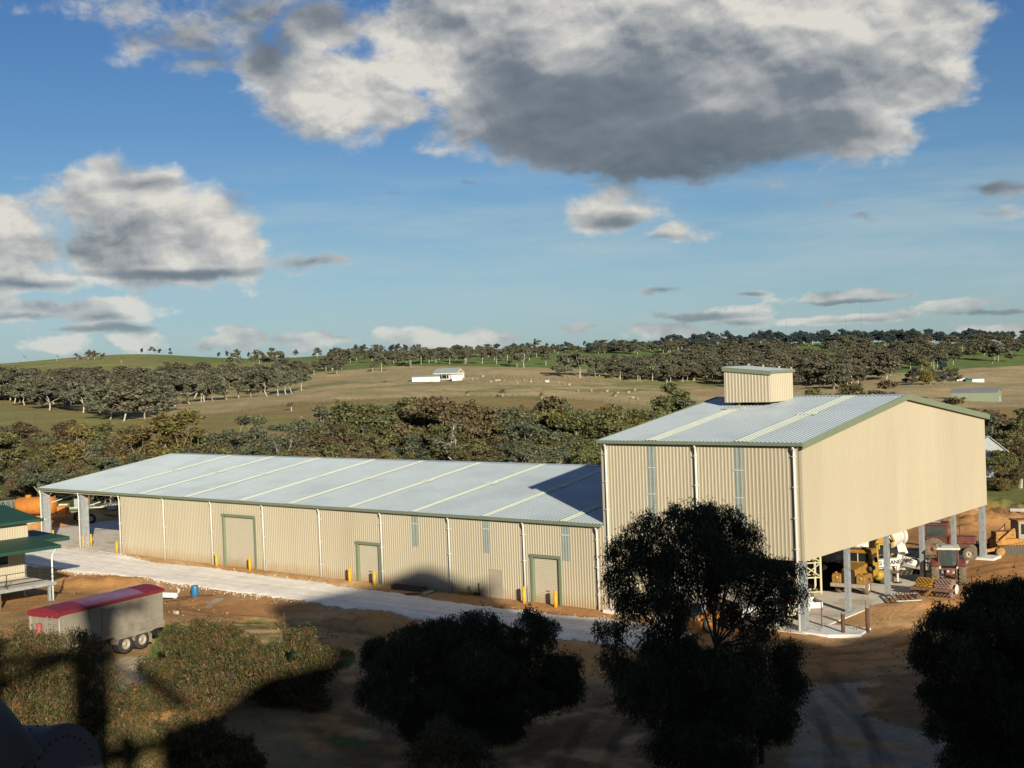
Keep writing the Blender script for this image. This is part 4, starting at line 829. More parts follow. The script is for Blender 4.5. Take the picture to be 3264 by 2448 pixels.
near_tree('gum_shrub', 'olive and russet gum shrub, low and wide, right of the tipper trailer wheels', 'shrub', 660, 61, None,
  [(570,2060,60,45,0),(640,2050,70,50,.5),(730,2045,70,45,0),(800,2060,50,45,.5),(540,2110,50,50,0),(610,2120,70,55,-1),(700,2120,80,55,.5),(790,2120,60,50,-.5),(560,2180,70,50,0),(660,2190,90,55,-.5),(770,2190,80,50,.5),(510,2230,90,45,0),(620,2260,100,45,-.8),(430,2220,50,40,0),(460,2280,80,50,-.5)],
  .09, 'leafl', 'dbark', 6000, 8, jit=14, sat=8, core=.62, leaf=.17, wid=.036, slen=.4, split=.15, drop=.35, up=.1)
near_tree('gum_shrub', 'rounded olive gum shrub half in sun between the two shaded clearings', 'shrub', 930, 62, None,
  [(880,2070,50,45,0),(950,2050,60,45,.5),(1010,2070,50,45,0),(1050,2110,40,40,0),(860,2130,60,50,-.5),(950,2130,80,55,.5),(1030,2160,55,50,0),(900,2200,80,50,0),(1000,2220,70,50,-.5),(840,2220,60,40,0),(940,2270,80,40,0)],
  .08, 'leafl', 'dbark', 4200, 9, jit=14, sat=8, core=.62, leaf=.17, wid=.036, slen=.4, split=.15, drop=.35, up=.1)
near_tree('gum_shrub', 'dense dappled gum shrub hiding the front of the tipper trailer', 'shrub', 150, 57, None,
  [(90,2050,70,50,0),(170,2050,60,50,.5),(240,2075,60,45,0),(30,2080,70,55,0),(300,2100,60,50,.5),(-40,2100,80,60,0),(100,2120,90,60,-1),(210,2140,90,60,0),(310,2170,60,50,0),(20,2160,90,70,-.5),(130,2210,110,70,0),(260,2230,90,60,-.5),(0,2250,100,70,-1),(340,2250,50,50,0),(90,2300,120,70,-1),(230,2310,100,70,.5),(-70,2200,80,80,0),(330,2330,70,60,0),(200,2390,120,60,-1),(50,2390,120,60,-1)],
  .12, 'leafl', 'dbark', 8200, 10, jit=14, sat=8, core=.62, leaf=.17, wid=.034, slen=.45, split=.2, drop=.6)
near_tree('gum_tree', 'large dark gum tree at the shaded edge of the yard, lower right', 'tree', 3120, 48, None,
  [(3000,1950,45,32,0),(3110,1885,50,35,.5),(3170,1880,60,40,0),(3245,1885,80,45,0),(2965,1990,35,35,-.5),(2950,2060,45,50,0),(3060,1975,70,55,1),(3150,1960,100,80,0),(3260,1980,100,80,-1),(2990,2110,70,60,0),(3080,2080,100,80,-1),(3200,2110,120,90,.8),(3320,2060,100,90,0),
   (3000,2210,70,60,.5),(3110,2210,110,80,0),(3240,2240,120,90,-1),(3020,2300,80,60,0),(3150,2340,120,80,1),(3290,2360,120,90,0),(2925,2090,25,30,.5),(3080,2420,100,60,0),(3220,2440,110,60,0),(3350,2200,100,100,0),(3420,1950,80,80,0)],
  .17, 'leafd', 'dbark', 15000, 12, core=.85, leaf=.16, wid=.038, slen=.45, split=.4)
near_tree('gum_shrub', 'dark gum shrub mass in full shade at the bottom left, below the lit shrubs', 'shrub', 560, 53, None,
  [(360,2350,60,50,0),(450,2340,70,50,.5),(560,2330,80,50,0),(660,2350,70,50,.5),(750,2380,60,45,0),(320,2420,80,50,-.5),(420,2410,90,50,0),(540,2410,90,50,.5),(660,2420,90,50,0),(780,2430,70,40,.5),(480,2460,100,40,-1),(620,2470,100,40,0)], .09, 'leafl', 'dbark', 6500, 15, leaf=.17, wid=.042, slen=.4, split=.2, drop=.5)
near_tree('gum_sapling', 'small dark sapling low at the bottom edge, under the broad shaded shrub', 'shrub', 1420, 50, None,
  [(1400,2340,70,40,0),(1480,2370,70,40,0),(1350,2400,70,40,.5),(1440,2430,100,40,0),(1530,2430,60,35,0)], .05, 'leafl', 'dbark', 1500, 14, leaf=.13, wid=.03, slen=.3, split=.2, drop=.3, up=.2)

# ---- prototypes of the gums in the creek belt and on the hills (height about 12 m)
def gum_proto(seed, m, bark, n=7400, size=.21, spread=1.0, nl=15, tall=12.0, trunk=.2, stem=.35, slim=1.0, cat='tree'):
    rng = np.random.default_rng(seed); LB = []
    for i in range(nl):
        a = rng.uniform(0, 6.28); u_ = rng.random(); h = tall*(stem+(1-stem)*(.12+.8*u_)); rr = tall*.34*spread*slim*math.sqrt(rng.random())*(1.05-.55*u_)
        s = tall*rng.uniform(.075, .165)*(1.1-.25*u_); LB.append((np.array([rr*math.cos(a), rr*math.sin(a), h-s*.3]), (s*1.15, s*1.15, s*.72)))
    mb = MB(); limb_tree(mb, (0, 0, 0), LB, trunk, rng, .28+stem*.4, 6, 0)
    for c_, r_ in list(LB):
        for _ in range(3):
            dv = unit(rng.normal(size=3)); LB.append((c_+dv*np.array(r_)*rng.uniform(.8, 1.25), tuple(np.array(r_)*rng.uniform(.25, .5))))
    return mb.mesh(bark, True, name='gum_trunk'), clump_crown('gum_crown', LB, n, size, m, rng), tall
def dead_proto(seed):
    rng = np.random.default_rng(seed); LB = [(np.array([rng.normal(0, 1.6), rng.normal(0, 1.6), rng.uniform(5, 10)]), (.6, .6, .9)) for _ in range(9)]
    mb = MB(); limb_tree(mb, (0, 0, 0), LB, .2, rng, .4, 6, 4); return mb.mesh('wbark', True, name='gum_trunk'), clump_crown('gum_crown', LB, 240, .2, 'gumg', rng), 10.0
PR = {}
for i, (k, m, bk, kw) in enumerate([('o1','gumo','bark',{}), ('o2','gumo','wbark',dict(nl=19)), ('g1','gumg','wbark',dict(nl=17, spread=1.15)), ('g2','gumg','bark',dict(nl=13)), ('r1','gumr','wbark',dict(nl=16)), ('r2','gumr','bark',dict(nl=12, spread=.9)),
      ('y1','gumy','bark',dict(nl=18, spread=.62, stem=.1, n=8000)), ('y2','gumy','wbark',dict(nl=16, spread=.7, stem=.15)), ('s1','gumg','wbark',dict(nl=14, spread=1.3, n=3200, stem=.45)), ('b1','gumo','dbark',dict(nl=12, spread=1.2, stem=.02, n=4200)), ('b2','gumr','dbark',dict(nl=12, spread=1.3, stem=.02, n=4200))]):
    PR[k] = gum_proto(100+i, m, bk, **kw)
PR['dead'] = dead_proto(77)
for i, (k, m, bk, kw) in enumerate([('f1','farg','wbark',dict(nl=13, spread=1.1)), ('f2','farg','wbark',dict(nl=10, spread=.95, stem=.42)), ('f3','farr','wbark',dict(nl=13, spread=1.05)), ('f4','farg','bark',dict(nl=15, spread=1.25, stem=.25)), ('f5','fard','dbark',dict(nl=13, spread=1.1, stem=.12)), ('f6','fard','dbark',dict(nl=11, spread=.7, stem=.1)), ('f7','farr','bark',dict(nl=12, spread=1.2, stem=.15))]):
    PR[k] = gum_proto(200+i, m, bk, n=1700, size=.42, trunk=.24, **kw)
LOOK = dict(o1='olive', o2='olive', g1='grey-green', g2='grey-green', r1='russet-brown', r2='russet-brown', y1='yellow-green', y2='yellow-green', s1='sparse grey', b1='low olive', b2='low russet', dead='bare white-limbed', f1='grey-green', f2='grey-green', f3='brownish', f4='grey-green', f5='dark', f6='dark', f7='brownish')
TREES = []
def tree_inst(k, loc, h, wide=1.0, name='gum_tree'):
    tm, cm, tall_ = PR[k]; s = h/tall_; r_ = T(name, None, None, (loc[0], loc[1], loc[2]-.15), random.uniform(0, 6.28), scale=(s*wide, s*wide, s))
    link(tm, 'trunk', r_); link(cm, 'crown', r_); return r_
# creek belt: (photo x, photo y of the top, kind, distance, width)
CREEK = [(25,1395,'g2',245,1),(95,1400,'r1',235,1),(45,1480,'o1',205,1.1),(110,1455,'y1',195,1.1),(175,1400,'g1',240,1),(250,1345,'y2',215,1.1),(205,1470,'o2',192,1.1),(290,1420,'g2',205,1),(325,1470,'dead',185,1),(335,1490,'y1',180,1.2),(300,1540,'b2',172,1.2),(140,1540,'b1',176,1.2),
 (385,1370,'r2',250,1),(440,1355,'y1',222,1.3),(510,1310,'y2',215,1.1),(585,1300,'y1',212,1.1),(480,1440,'y1',190,1.3),(555,1430,'g1',186,1.3),(420,1450,'o1',186,1.2),(640,1380,'o2',220,1.2),(700,1410,'r1',212,1.2),(610,1450,'b1',190,1.3),(760,1370,'g1',228,1.1),(790,1330,'g2',238,.9),(840,1420,'s1',205,1.2),(900,1390,'dead',200,1.1),(930,1360,'g1',212,1.0),(875,1440,'s1',190,1.2),(770,1450,'o1',196,1.2),
 (990,1295,'g1',260,.8),(1035,1310,'g2',262,.9),(1010,1390,'r1',204,1.2),(1085,1355,'r2',200,1.1),(1130,1272,'o2',232,1.1),(1200,1290,'g1',228,1.0),(1260,1268,'o1',226,1.2),(1305,1275,'r1',224,1.0),(1180,1385,'r2',196,1.3),(1100,1420,'o1',190,1.3),(1290,1390,'g2',198,1.2),(1350,1360,'b1',205,1.1),
 (1440,1266,'r1',214,1.1),(1510,1280,'r1',216,1.0),(1475,1340,'dead',198,1.5),(1400,1350,'o2',208,1.2),(1560,1300,'o1',216,1.1),(1500,1400,'o1',190,1.3),(1590,1390,'r2',188,1.2),(1625,1300,'g2',220,1.0),(1680,1320,'s1',205,1.3),(1720,1270,'r1',222,.9),(1765,1266,'r2',220,1.1),(1660,1400,'s1',188,1.3),
 (1790,1300,'y2',210,1.1),(1850,1310,'o2',206,1.2),(1820,1380,'g1',188,1.2),(1740,1400,'y1',190,1.1),(1890,1400,'o1',184,1.2),(1940,1292,'y1',214,1.2),(1960,1310,'o1',205,1.1),(2010,1330,'y2',210,1.3),(2060,1300,'o2',225,1.3),(2120,1222,'o1',262,1.0),(2160,1275,'g1',258,1.1),(2210,1290,'s1',262,1.2),(2260,1300,'r1',262,1.2),(2300,1270,'b2',285,1.2),
 (2640,1232,'b2',250,1.3),(2700,1225,'r2',262,1.2),(2770,1240,'b1',255,1.3),(2560,1240,'o1',262,1.1),(2830,1215,'r2',290,1.1),(2980,1262,'b2',265,1.2),(3030,1270,'r2',262,1.3),
 (3180,1310,'r1',205,1.1),(3240,1305,'o1',202,1.2),(3300,1290,'r2',205,1.1),(3205,1370,'o2',180,1.2),(3250,1420,'g2',172,1.2),(3160,1330,'g2',190,1.1),(3180,1490,'y1',150,1.2),(3240,1500,'r2',152,1.3),(3290,1450,'o1',160,1.2),(3150,1540,'o1',150,1.1),(3225,1560,'b1',140,1.1),(3285,1550,'b1',142,1.2),(3205,1440,'o1',158,1.2),(3175,1500,'b1',150,1.1),(3265,1400,'r1',165,1.2),(3188,1438,'o1',154,1.2),(3228,1425,'y1',156,1.3)]
for i in range(60):
    px = random.uniform(-80, 2300); CREEK.append((px, float(np.interp(px, [0,300,600,1000,1200,1600,2300], [1500,1480,1450,1440,1420,1420,1430]))+random.uniform(-25, 25), random.choice(['o1','o2','g1','g2','r1','r2','y1','s1','b1','b2']), random.uniform(172, 188), random.uniform(1.0, 1.3)))
for i in range(44):
    px = random.uniform(-80, 2300); CREEK.append((px, float(np.interp(px, [0,300,600,1000,1200,1600,2300], [1375,1370,1355,1355,1320,1310,1305]))+random.uniform(-25, 35), random.choice(['o1','o2','g1','g2','r1','r2','s1']), random.uniform(215, 270), random.uniform(1.0, 1.3)))
for (px, ty, k, D, w) in CREEK:
    nmk = 'gum_bush' if k in ('b1', 'b2') else 'gum_tree'
    ty -= 11; p = col_at(px, D); h = CAM[2]-(ty-yh(px))*D/FPX-p[2]
    if h < 2: continue
    TREES.append([px, ty, k, tree_inst(k, p, h, w*1.14, nmk), 'creek', h])
def in_p(px, py, poly):
    return bool(in_poly(np.array([px]), np.array([py]), poly)[0])
def hill_tree(px, py, k, h, w=1.0, zone='hill'):
    p, D = ground_at(px, py); TREES.append([px, py-h*FPX/D, k, tree_inst(k, p, h, w), zone, h]); return D
# hill woods: by the picture position of their feet
for (px, py, k, h) in [(455,1121,'f5',8),(490,1119,'f1',11),(512,1119,'f5',8),(548,1121,'f6',9),(250,1149,'f7',9),(285,1147,'f3',12),(305,1147,'f3',11),(330,1149,'f7',9),(700,1142,'f5',8),(730,1140,'f5',10),(752,1180,'f1',17),(760,1146,'f1',14),(800,1140,'f5',9),(830,1180,'f1',20),(880,1178,'f2',20),(905,1176,'f1',14),
   (945,1136,'f3',11),(1015,1140,'f4',13),(1060,1134,'f5',8),(1090,1134,'f5',8),(1205,1138,'f4',15),(1120,1145,'f3',11),(1130,1148,'f1',13),(1160,1134,'f5',14),(1145,1134,'f5',14),(1225,1134,'f5',13),(1250,1132,'f5',13),(1270,1131,'f5',14),(1300,1131,'f5',13),(1320,1130,'f5',12),(1345,1130,'f5',9),
   (1218,1185,'f1',15),(1190,1187,'f2',9),(1260,1155,'f3',14),(1312,1172,'f2',17),(1345,1162,'f2',18),(1380,1150,'f3',12),(1436,1162,'f1',14),(1485,1160,'f2',15),(1540,1160,'f2',15),(1585,1162,'f1',12),(1672,1172,'f1',19),(1650,1170,'f4',17),(1742,1166,'f2',13),(1715,1112,'f2',13),(1690,1148,'f3',12),(1620,1152,'f4',15),(1560,1140,'f4',15),(1530,1138,'f3',13),
   (1850,1205,'f1',22),(1800,1202,'f4',18),(1900,1205,'f4',16),(1935,1203,'f1',12),(1960,1165,'f4',11),(1985,1208,'f4',11),(2010,1165,'f1',10),(2040,1214,'f4',16),(2080,1216,'f1',17),(2110,1214,'f4',18),(2150,1210,'f3',18),(2190,1214,'f4',17),(1960,1110,'f3',12),(1900,1108,'f5',10),(1870,1106,'f5',9),(1750,1112,'f5',8),(1690,1108,'f5',8),
   (80,1152,'dead',9),(185,1150,'dead',8),(390,1155,'dead',6),(1600,1265,'b2',4),(1590,1268,'b1',3.5),(925,1310,'s1',4),(602,1289,'f2',16),(640,1283,'f1',15),(675,1280,'f4',15),(721,1275,'f2',17),(760,1268,'f1',16),(800,1266,'f4',14),(849,1264,'f2',17),(885,1262,'f1',15),(910,1259,'f2',17),(930,1256,'f2',16),(960,1245,'f1',13),(1725,1272,'s1',3.5),(1490,1262,'s1',2.5),(1960,1265,'s1',2.6),(3165,1160,'s1',4)]:
    hill_tree(px, py, k, h*.9, random.uniform(.95, 1.2), 'hilltree')
def scatter(n, poly, kinds, h0, h1, zone, wts=None, seed=0):
    rs = random.Random(seed); xs = [p[0] for p in poly]; ys = [p[1] for p in poly]; c = 0
    while c < n:
        px, py = rs.uniform(min(xs), max(xs)), rs.uniform(min(ys), max(ys))
        if in_p(px, py, poly): hill_tree(px, py, rs.choice(kinds), rs.uniform(h0, h1), rs.uniform(1.25, 1.7), zone); c += 1
scatter(34, [(-60,1262),(120,1265),(260,1290),(380,1310),(380,1340),(260,1325),(100,1300),(-60,1290)], ['f1','f2','f3','f4'], 11, 14, 'leftwood', seed=31)
scatter(50, [(-40,1240),(60,1225),(330,1240),(460,1235),(640,1225),(660,1240),(600,1285),(540,1315),(460,1340),(380,1345),(300,1335),(200,1315),(60,1290),(-40,1275)], ['f1','f2','f3','f4','f3','f1'], 11, 15, 'leftwood', seed=1)
SKIP_ = lambda *a, **k: None
SKIP_(92, [(-40,1200),(60,1185),(330,1200),(440,1190),(560,1160),(660,1180),(660,1240),(600,1285),(540,1315),(460,1340),(380,1345),(300,1335),(200,1315),(60,1290),(-40,1275)], ['f1','f2','f3','f4','f3','f1'], 11, 15, 'leftwood', seed=1)
scatter(24, [(660,1225),(800,1215),(980,1195),(1110,1170),(1120,1185),(980,1210),(960,1215),(880,1240),(800,1262),(700,1270),(640,1285)], ['f1','f2','f4','f3'], 10, 14, 'leftwood', seed=2)
SKIP_(46, [(660,1195),(760,1185),(960,1165),(1110,1165),(1120,1185),(980,1210),(960,1215),(880,1240),(800,1262),(700,1270),(640,1285)], ['f1','f2','f4','f3'], 10, 14, 'leftwood', seed=2)
FAR = []
def far_scatter(n, poly, kinds, h0, h1, seed):
    rs = random.Random(seed); xs = [p[0] for p in poly]; ys = [p[1] for p in poly]; c = 0
    while c < n:
        px, py = rs.uniform(min(xs), max(xs)), rs.uniform(min(ys), max(ys))
        if in_p(px, py, poly): p, D = ground_at(px, py); FAR.append((p, rs.choice(kinds), rs.uniform(h0, h1), rs.uniform(1.3, 1.75))); c += 1
scatter(22, [(2240,1190),(2700,1135),(2960,1130),(3264,1110),(3300,1150),(3000,1180),(2860,1195),(2830,1225),(2760,1240),(2640,1250),(2500,1255),(2300,1240),(2200,1215)], ['f1','f3','f4','f7','f2'], 12, 17, 'rightwood', seed=3)
far_scatter(110, [(-40,1212),(60,1215),(330,1222),(440,1212),(560,1190),(660,1200),(660,1240),(330,1255),(-40,1255)], ['f1','f3','f4','f3','f7'], 9, 12, 21)
far_scatter(30, [(660,1205),(760,1200),(960,1180),(1110,1168),(1100,1180),(800,1225),(660,1235)], ['f1','f3','f4','f2'], 8, 11, 22)
far_scatter(190, [(2150,1165),(2250,1135),(2700,1110),(2960,1105),(3300,1090),(3300,1145),(3000,1175),(2860,1190),(2800,1225),(2640,1245),(2300,1235),(2150,1205)], ['f1','f3','f4','f7','f3'], 11, 16, 4)
far_scatter(70, [(1050,1145),(1500,1140),(1850,1120),(2300,1112),(2300,1135),(1900,1128),(1700,1150),(1500,1160),(1300,1162),(1060,1160)], ['f1','f3','f4','f2'], 9, 13, 5)
far_scatter(60, [(1450,1132),(1900,1118),(2300,1104),(2340,1098),(2300,1118),(1900,1128),(1450,1140)], ['f5','f3','f6'], 8, 12, 6)
far_scatter(150, [(2050,1108),(2300,1096),(2700,1085),(3000,1085),(3300,1082),(3300,1092),(2700,1106),(2300,1114),(2050,1112)], ['f5','f5','f6'], 10, 17, 8)
far_scatter(90, [(1880,1190),(1960,1180),(2250,1150),(2300,1215),(2100,1222),(1900,1205)], ['f1','f3','f4'], 10, 14, 9)
def to_np(me, s, w, rz, loc):
    v = np.empty(len(me.vertices)*3, np.float32); me.vertices.foreach_get('co', v); v = v.reshape(-1, 3)*[s*w, s*w, s]
    c, s_ = math.cos(rz), math.sin(rz); return np.stack([v[:, 0]*c-v[:, 1]*s_, v[:, 0]*s_+v[:, 1]*c, v[:, 2]], 1)+loc
# keep the 285 that show largest as trees of their own, the rest join the woodland mass
app = lambda t: -t[5]/np.linalg.norm(np.array(t[3].location)-CAM)
TS_ = sorted(TREES, key=app)
for t in TS_[285:]:
    r_ = t[3]; FAR.append((np.array(r_.location)+[0, 0, .1], t[2], t[5], float(r_.scale[0]/r_.scale[2])))
    for c_ in list(r_.children): bpy.data.objects.remove(c_)
    bpy.data.objects.remove(r_)
TREES = TS_[:285]
Vs = {}; TV = MB()
for (p, k, h, w) in FAR:
    tm, cm, tl_ = PR[k]; Vs.setdefault(cm.materials[0].name, []).append(to_np(cm, h/tl_, w, random.uniform(0, 6), p)); TV.tube([p-[0, 0, .5], p+[.2, .1, h*.45]], [.28, .16], 4)
wood = T('far_woodland', 'grey and brown gum woodland crowding the hills to the skyline', 'woodland', (0, 0, 0)); wood['kind'] = 'stuff'
for mn, lst in Vs.items():
    V = np.concatenate(lst); setp(link(npmesh('woodland_crowns', V, np.arange(len(V)).reshape(-1, 4), bpy.data.materials[mn]), 'crowns', wood), kind='stuff')
setp(TV.build('trunks', 'wbark', wood), kind='stuff')
# labels: look, place, order
ZN = dict(creek='in the creek belt behind the sheds', leftwood='in the wood on the left hillside', hilltree='on the open paddocks of the hill', rightwood='in the hillside wood beyond the tall shed')
def where(px, z, ty):
    if z == 'creek':
        for a, b, s in ((-500, 130, 'at the far left edge'), (130, 400, 'behind the orange tank'), (400, 760, 'behind the long roof\'s left end'), (760, 1120, 'behind the long roof\'s left half'), (1120, 1420, 'below the white farmhouse'), (1420, 1920, 'behind the long roof\'s right half'), (1920, 2400, 'left of the roof box'), (2400, 3090, 'just above the tall roof'), (3090, 9999, 'right of the tall shed wall')):
            if a <= px < b: return s
    if z == 'hilltree':
        for a, b, s in ((-500, 640, 'on the bare left hilltop'), (640, 1000, 'right of the bare hilltop'), (1000, 1420, 'above the long white farm shed'), (1420, 1770, 'right of the white farmhouse'), (1770, 9999, 'on the green slope left of the roof box')):
            if a <= px < b: return s
    if z == 'leftwood': return ('at its lower edge' if ty > 1215 else 'towards the hilltop')+(', left end' if px < 240 else ', middle' if px < 560 else ', right end')
    return 'above the green shed' if px > 2860 else 'behind the roof box'
TREES.sort(key=lambda t: t[0]); cnt = {}; tot_ = {}
keyf = lambda t: (LOOK[t[2]], where(t[0], t[4], t[1]), t[4])
for t in TREES: tot_[keyf(t)] = tot_.get(keyf(t), 0)+1
TENS = ['twentieth', 'twenty-first', 'twenty-second', 'twenty-third', 'twenty-fourth', 'twenty-fifth', 'twenty-sixth', 'twenty-seventh', 'twenty-eighth', 'twenty-ninth', 'thirtieth', 'thirty-first', 'thirty-second', 'thirty-third', 'thirty-fourth', 'thirty-fifth', 'thirty-sixth', 'thirty-seventh', 'thirty-eighth', 'thirty-ninth', 'fortieth']
ORD = ['first', 'second', 'third', 'fourth', 'fifth', 'sixth', 'seventh', 'eighth', 'ninth', 'tenth', 'eleventh', 'twelfth', 'thirteenth', 'fourteenth', 'fifteenth', 'sixteenth', 'seventeenth', 'eighteenth', 'nineteenth']+TENS
for t in TREES:
    k_ = keyf(t); cnt[k_] = cnt.get(k_, 0)+1; n_ = tot_[k_]; look, wh, z = k_
    zs = dict(creek='', leftwood='in the left wood', hilltree='', rightwood='in the far wood')[z]
    noun = 'gum' if not look.startswith('low') else 'gum bush'; band = {'creek': 'creek-side '}.get(z, '')
    if n_ == 1: lb = f'the only {look} {band}{noun} {zs} {wh}'
    elif cnt[k_] <= 40: lb = f'{look} {band}{noun} {zs} {wh}, {ORD[cnt[k_]-1]} from left'
    else: lb = f'{look} {band}{noun} {zs} {wh}'
    t[3]['label'] = ' '.join(lb.split()); t[3]['category'] = 'tree'; t[3]['group'] = 'gum trees '+ZN[z]

# ------------------------------------------------------------------ bollards
def bollard(x, y, z, label, h=1.3):
    t = T('bollard', label, 'bollard', (x, y, z), 0, 'yellow steel bollards guarding the sheds')
    MB().tube([(0, 0, -.1), (0, 0, h-.08)], .125, 12).build('post', 'yellow', t, True); MB().lathe([(.125, h-.08), (.105, h-.02), (.045, h+.02), (0.001, h+.03)], n=12).build('cap', 'yellow', t, True); return t
for i, (a, b, h, _) in enumerate(doors):
    nm = ('the tall left roller door', 'the small middle roller door', 'the roller door nearest the raised shed')[i]
    bollard(a-.28, -.75, -.02, f'yellow bollard at the left jamb of {nm}'); bollard(b+.12, -.85, -.02, f'yellow bollard at the right jamb of {nm}')
for (px, py, lb) in ((256,1746,'outer yellow bollard left of the second portal column'), (266,1748,'inner yellow bollard left of the second portal column'), (284,1742,'inner yellow bollard right of the second portal column'), (291,1742,'outer yellow bollard right of the second portal column'),
                     (141,1722,'yellow bollard left of the end portal column'), (163,1729,'inner yellow bollard right of the end portal column'), (170,1728,'outer yellow bollard right of the end portal column')):
    q_ = G(px, py, .05); bollard(q_[0], q_[1], .04, lb)
bollard(2*B-.35, -.35, 0.0, 'lone yellow bollard at the left corner of the clad wall')

# ------------------------------------------------------------------ tipper trailer
def wheel(parent, x, y, r_, w, tyre='tyre', rim='rim', axis='Y', name='wheel', lugs=0, rimr=.55, side=1, n=24, ring=None):
    """wheel as tyre with rim; axis = axle direction"""
    wmb = MB(); pr = [(r_*rimr, -w/2*.9), (r_*.93, -w/2), (r_, -w/2*.78), (r_, w/2*.78), (r_*.93, w/2), (r_*rimr, w/2*.9), (r_*rimr, -w/2*.9)]
    wmb.lathe(pr, (x, y, r_), axis, n); o = wmb.build(name, tyre, parent, True)
    rb = MB(); rr = r_*rimr; q_ = side
    rb.lathe([(rr, w/2*.85*q_), (rr*.85, w/2*.75*q_), (rr*.72, w/2*.25*q_), (rr*.35, w/2*.2*q_), (rr*.3, w/2*.7*q_), (0.001, w/2*.75*q_)], (x, y, r_), axis, n); rb.build('rim', rim, o, True)
    if ring: MB().lathe([(rr*1.02, w/2*.92*q_), (rr*.8, w/2*.95*q_), (rr*.8, w/2*.6*q_)], (x, y, r_), axis, n).build('rim_ring', ring, o, True)
    if lugs:
        lb = MB()
        for k in range(lugs):
            a = 2*math.pi*k/lugs
            for s in (-1, 1):
                a2 = a+(math.pi/lugs if s > 0 else 0); v0 = Vector((0, s*w*.06, 0)); cx, cz = math.sin(a2), math.cos(a2); d0 = (r_*1.0)
                p0 = Vector((x+cx*d0, y+s*w*.03, r_+cz*d0)); a3 = a2+.22; p1 = Vector((x+math.sin(a3)*d0*.985, y+s*w*.5, r_+math.cos(a3)*d0*.985))
                if axis == 'Y': lb.beam(p0, p1, r_*.07, r_*.07)
        setp(lb.build('tread_lug', tyre, o), kind='stuff')
    return o
trp = G(192, 1942, 4.65); trr = G(519, 1866, 4.65); hd = math.atan2(trr[1]-trp[1], trr[0]-trp[0]); Lt = float(np.linalg.norm((trr-trp)[:2])); Wt = 2.48
# local frame: +x from the front bulkhead to the tail along the near side, +y to the far side
tz = 1.0; tr = T('tipper_trailer', 'dusty grey tipper trailer with a red tarp roof parked on grass', 'trailer', (trp[0], trp[1], tz+.21), hd, scale=(1, 1, .943))
yF = Wt       # far side is +y when the near side is y=0 (rotated so +y points away from the camera)
MB().bb(0, Lt, .03, Wt-.03, 1.28, 3.38).build('tub', 'trailer', tr, bev=.03)
fl = MB()
for k in range(9): x = .25+k*(Lt-.5)/8; fl.bb(x-.02, x+.02, -.0, .03, 1.35, 3.3)
for z in (1.62,): fl.bb(.05, Lt-.05, -.012, .03, z, z+.05)
setp(fl.build('panel_seam', 'trailer', tr), kind='stuff')
MB().bb(-.02, Lt+.02, -.045, .06, 3.30, 3.42).build('top_rail', 'tarpred', tr); MB().bb(-.02, Lt+.02, Wt-.06, Wt+.045, 3.30, 3.42).build('top_rail', 'tarpred', tr)
MB().bb(-.03, Lt+.02, -.02, .06, 1.18, 1.42).build('side_rail', 'trailer', tr); MB().bb(-.03, Lt+.02, Wt-.06, Wt+.02, 1.18, 1.42).build('side_rail', 'trailer', tr)
# tarp: slightly arched, a plain red panel at the front and end, faded between
def tarp(x0, x1, m, nm):
    mb = MB(); n = 8; m_ = 10; vs = []
    for i in range(m_+1):
        for j in range(n+1):
            y = -.07+(Wt+.14)*j/n; s = math.sin(math.pi*j/n); vs.append((x0+(x1-x0)*i/m_, y, 3.42+.22*s+.03*math.sin(i*2.1+x0*3)*s))
    mb.add(vs, [(i*(n+1)+j, i*(n+1)+j+1, (i+1)*(n+1)+j+1, (i+1)*(n+1)+j) for i in range(m_) for j in range(n)]); return mb.build(nm, m, tr, True)
tarp(-.06, 1.9, 'tarpred', 'tarp_panel'); tarp(1.9, Lt-1.5, 'tarpmauve', 'tarp_panel'); tarp(Lt-1.5, Lt+.05, 'tarpred', 'tarp_panel')
sk = MB(); sk.add([(-.10, -.08, 3.42), (-.10, Wt+.08, 3.42), (-.14, Wt+.02, 3.13), (-.14, .02, 3.13), (-.02, -.08, 3.42), (-.02, Wt+.08, 3.42), (-.02, Wt+.02, 3.13), (-.02, .02, 3.13)], [(0, 1, 2, 3), (7, 6, 5, 4), (0, 3, 7, 4), (1, 5, 6, 2), (3, 2, 6, 7), (0, 4, 5, 1)]); sk.build('tarp_front_flap', 'tarpred', tr)
MB().bb(-.02, Lt+.04, -.085, -.02, 3.27, 3.47).build('tarp_hem', 'tarpred', tr)
for x in (-.055, Lt+.045):
    n_ = 10; MB().prism([(-.07+(Wt+.14)*j/n_, 3.415+.225*math.sin(math.pi*j/n_)) for j in range(n_+1)], 'X', x-.012, x+.012).build('tarp_end', 'tarpred', tr)
for y in (.08, Wt-.08): MB().tube([(-.03, y, 1.2), (-.03, y, 3.35)], .085, 8).build('corner_post', 'trailer', tr, True)
# the front bulkhead: ladder, hoist ram, ribs
ld = MB()
for y in (.50, .92): ld.tube([(-.13, y, 1.1), (-.13, y, 3.2)], .022, 5)
for k in range(7): z = 1.25+k*.3; ld.tube([(-.13, .50, z), (-.13, .92, z)], .018, 5)
setp(ld.build('ladder', 'trailer', tr), kind='stuff')
MB().tube([(-.28, 1.45, 1.0), (-.28, 1.45, 2.05), (-.26, 1.45, 2.75)], [.17, .17, .15], 12).build('hoist_ram', 'rampink', tr, True)
MB().box((-.12, 1.45, 1.02), (.5, .6, .2)).build('hoist_bracket', 'rampink', tr)
for y in (1.05, 1.95): MB().bb(-.04, .03, y-.03, y+.03, 1.3, 3.3).build('bulkhead_rib', 'trailer', tr)
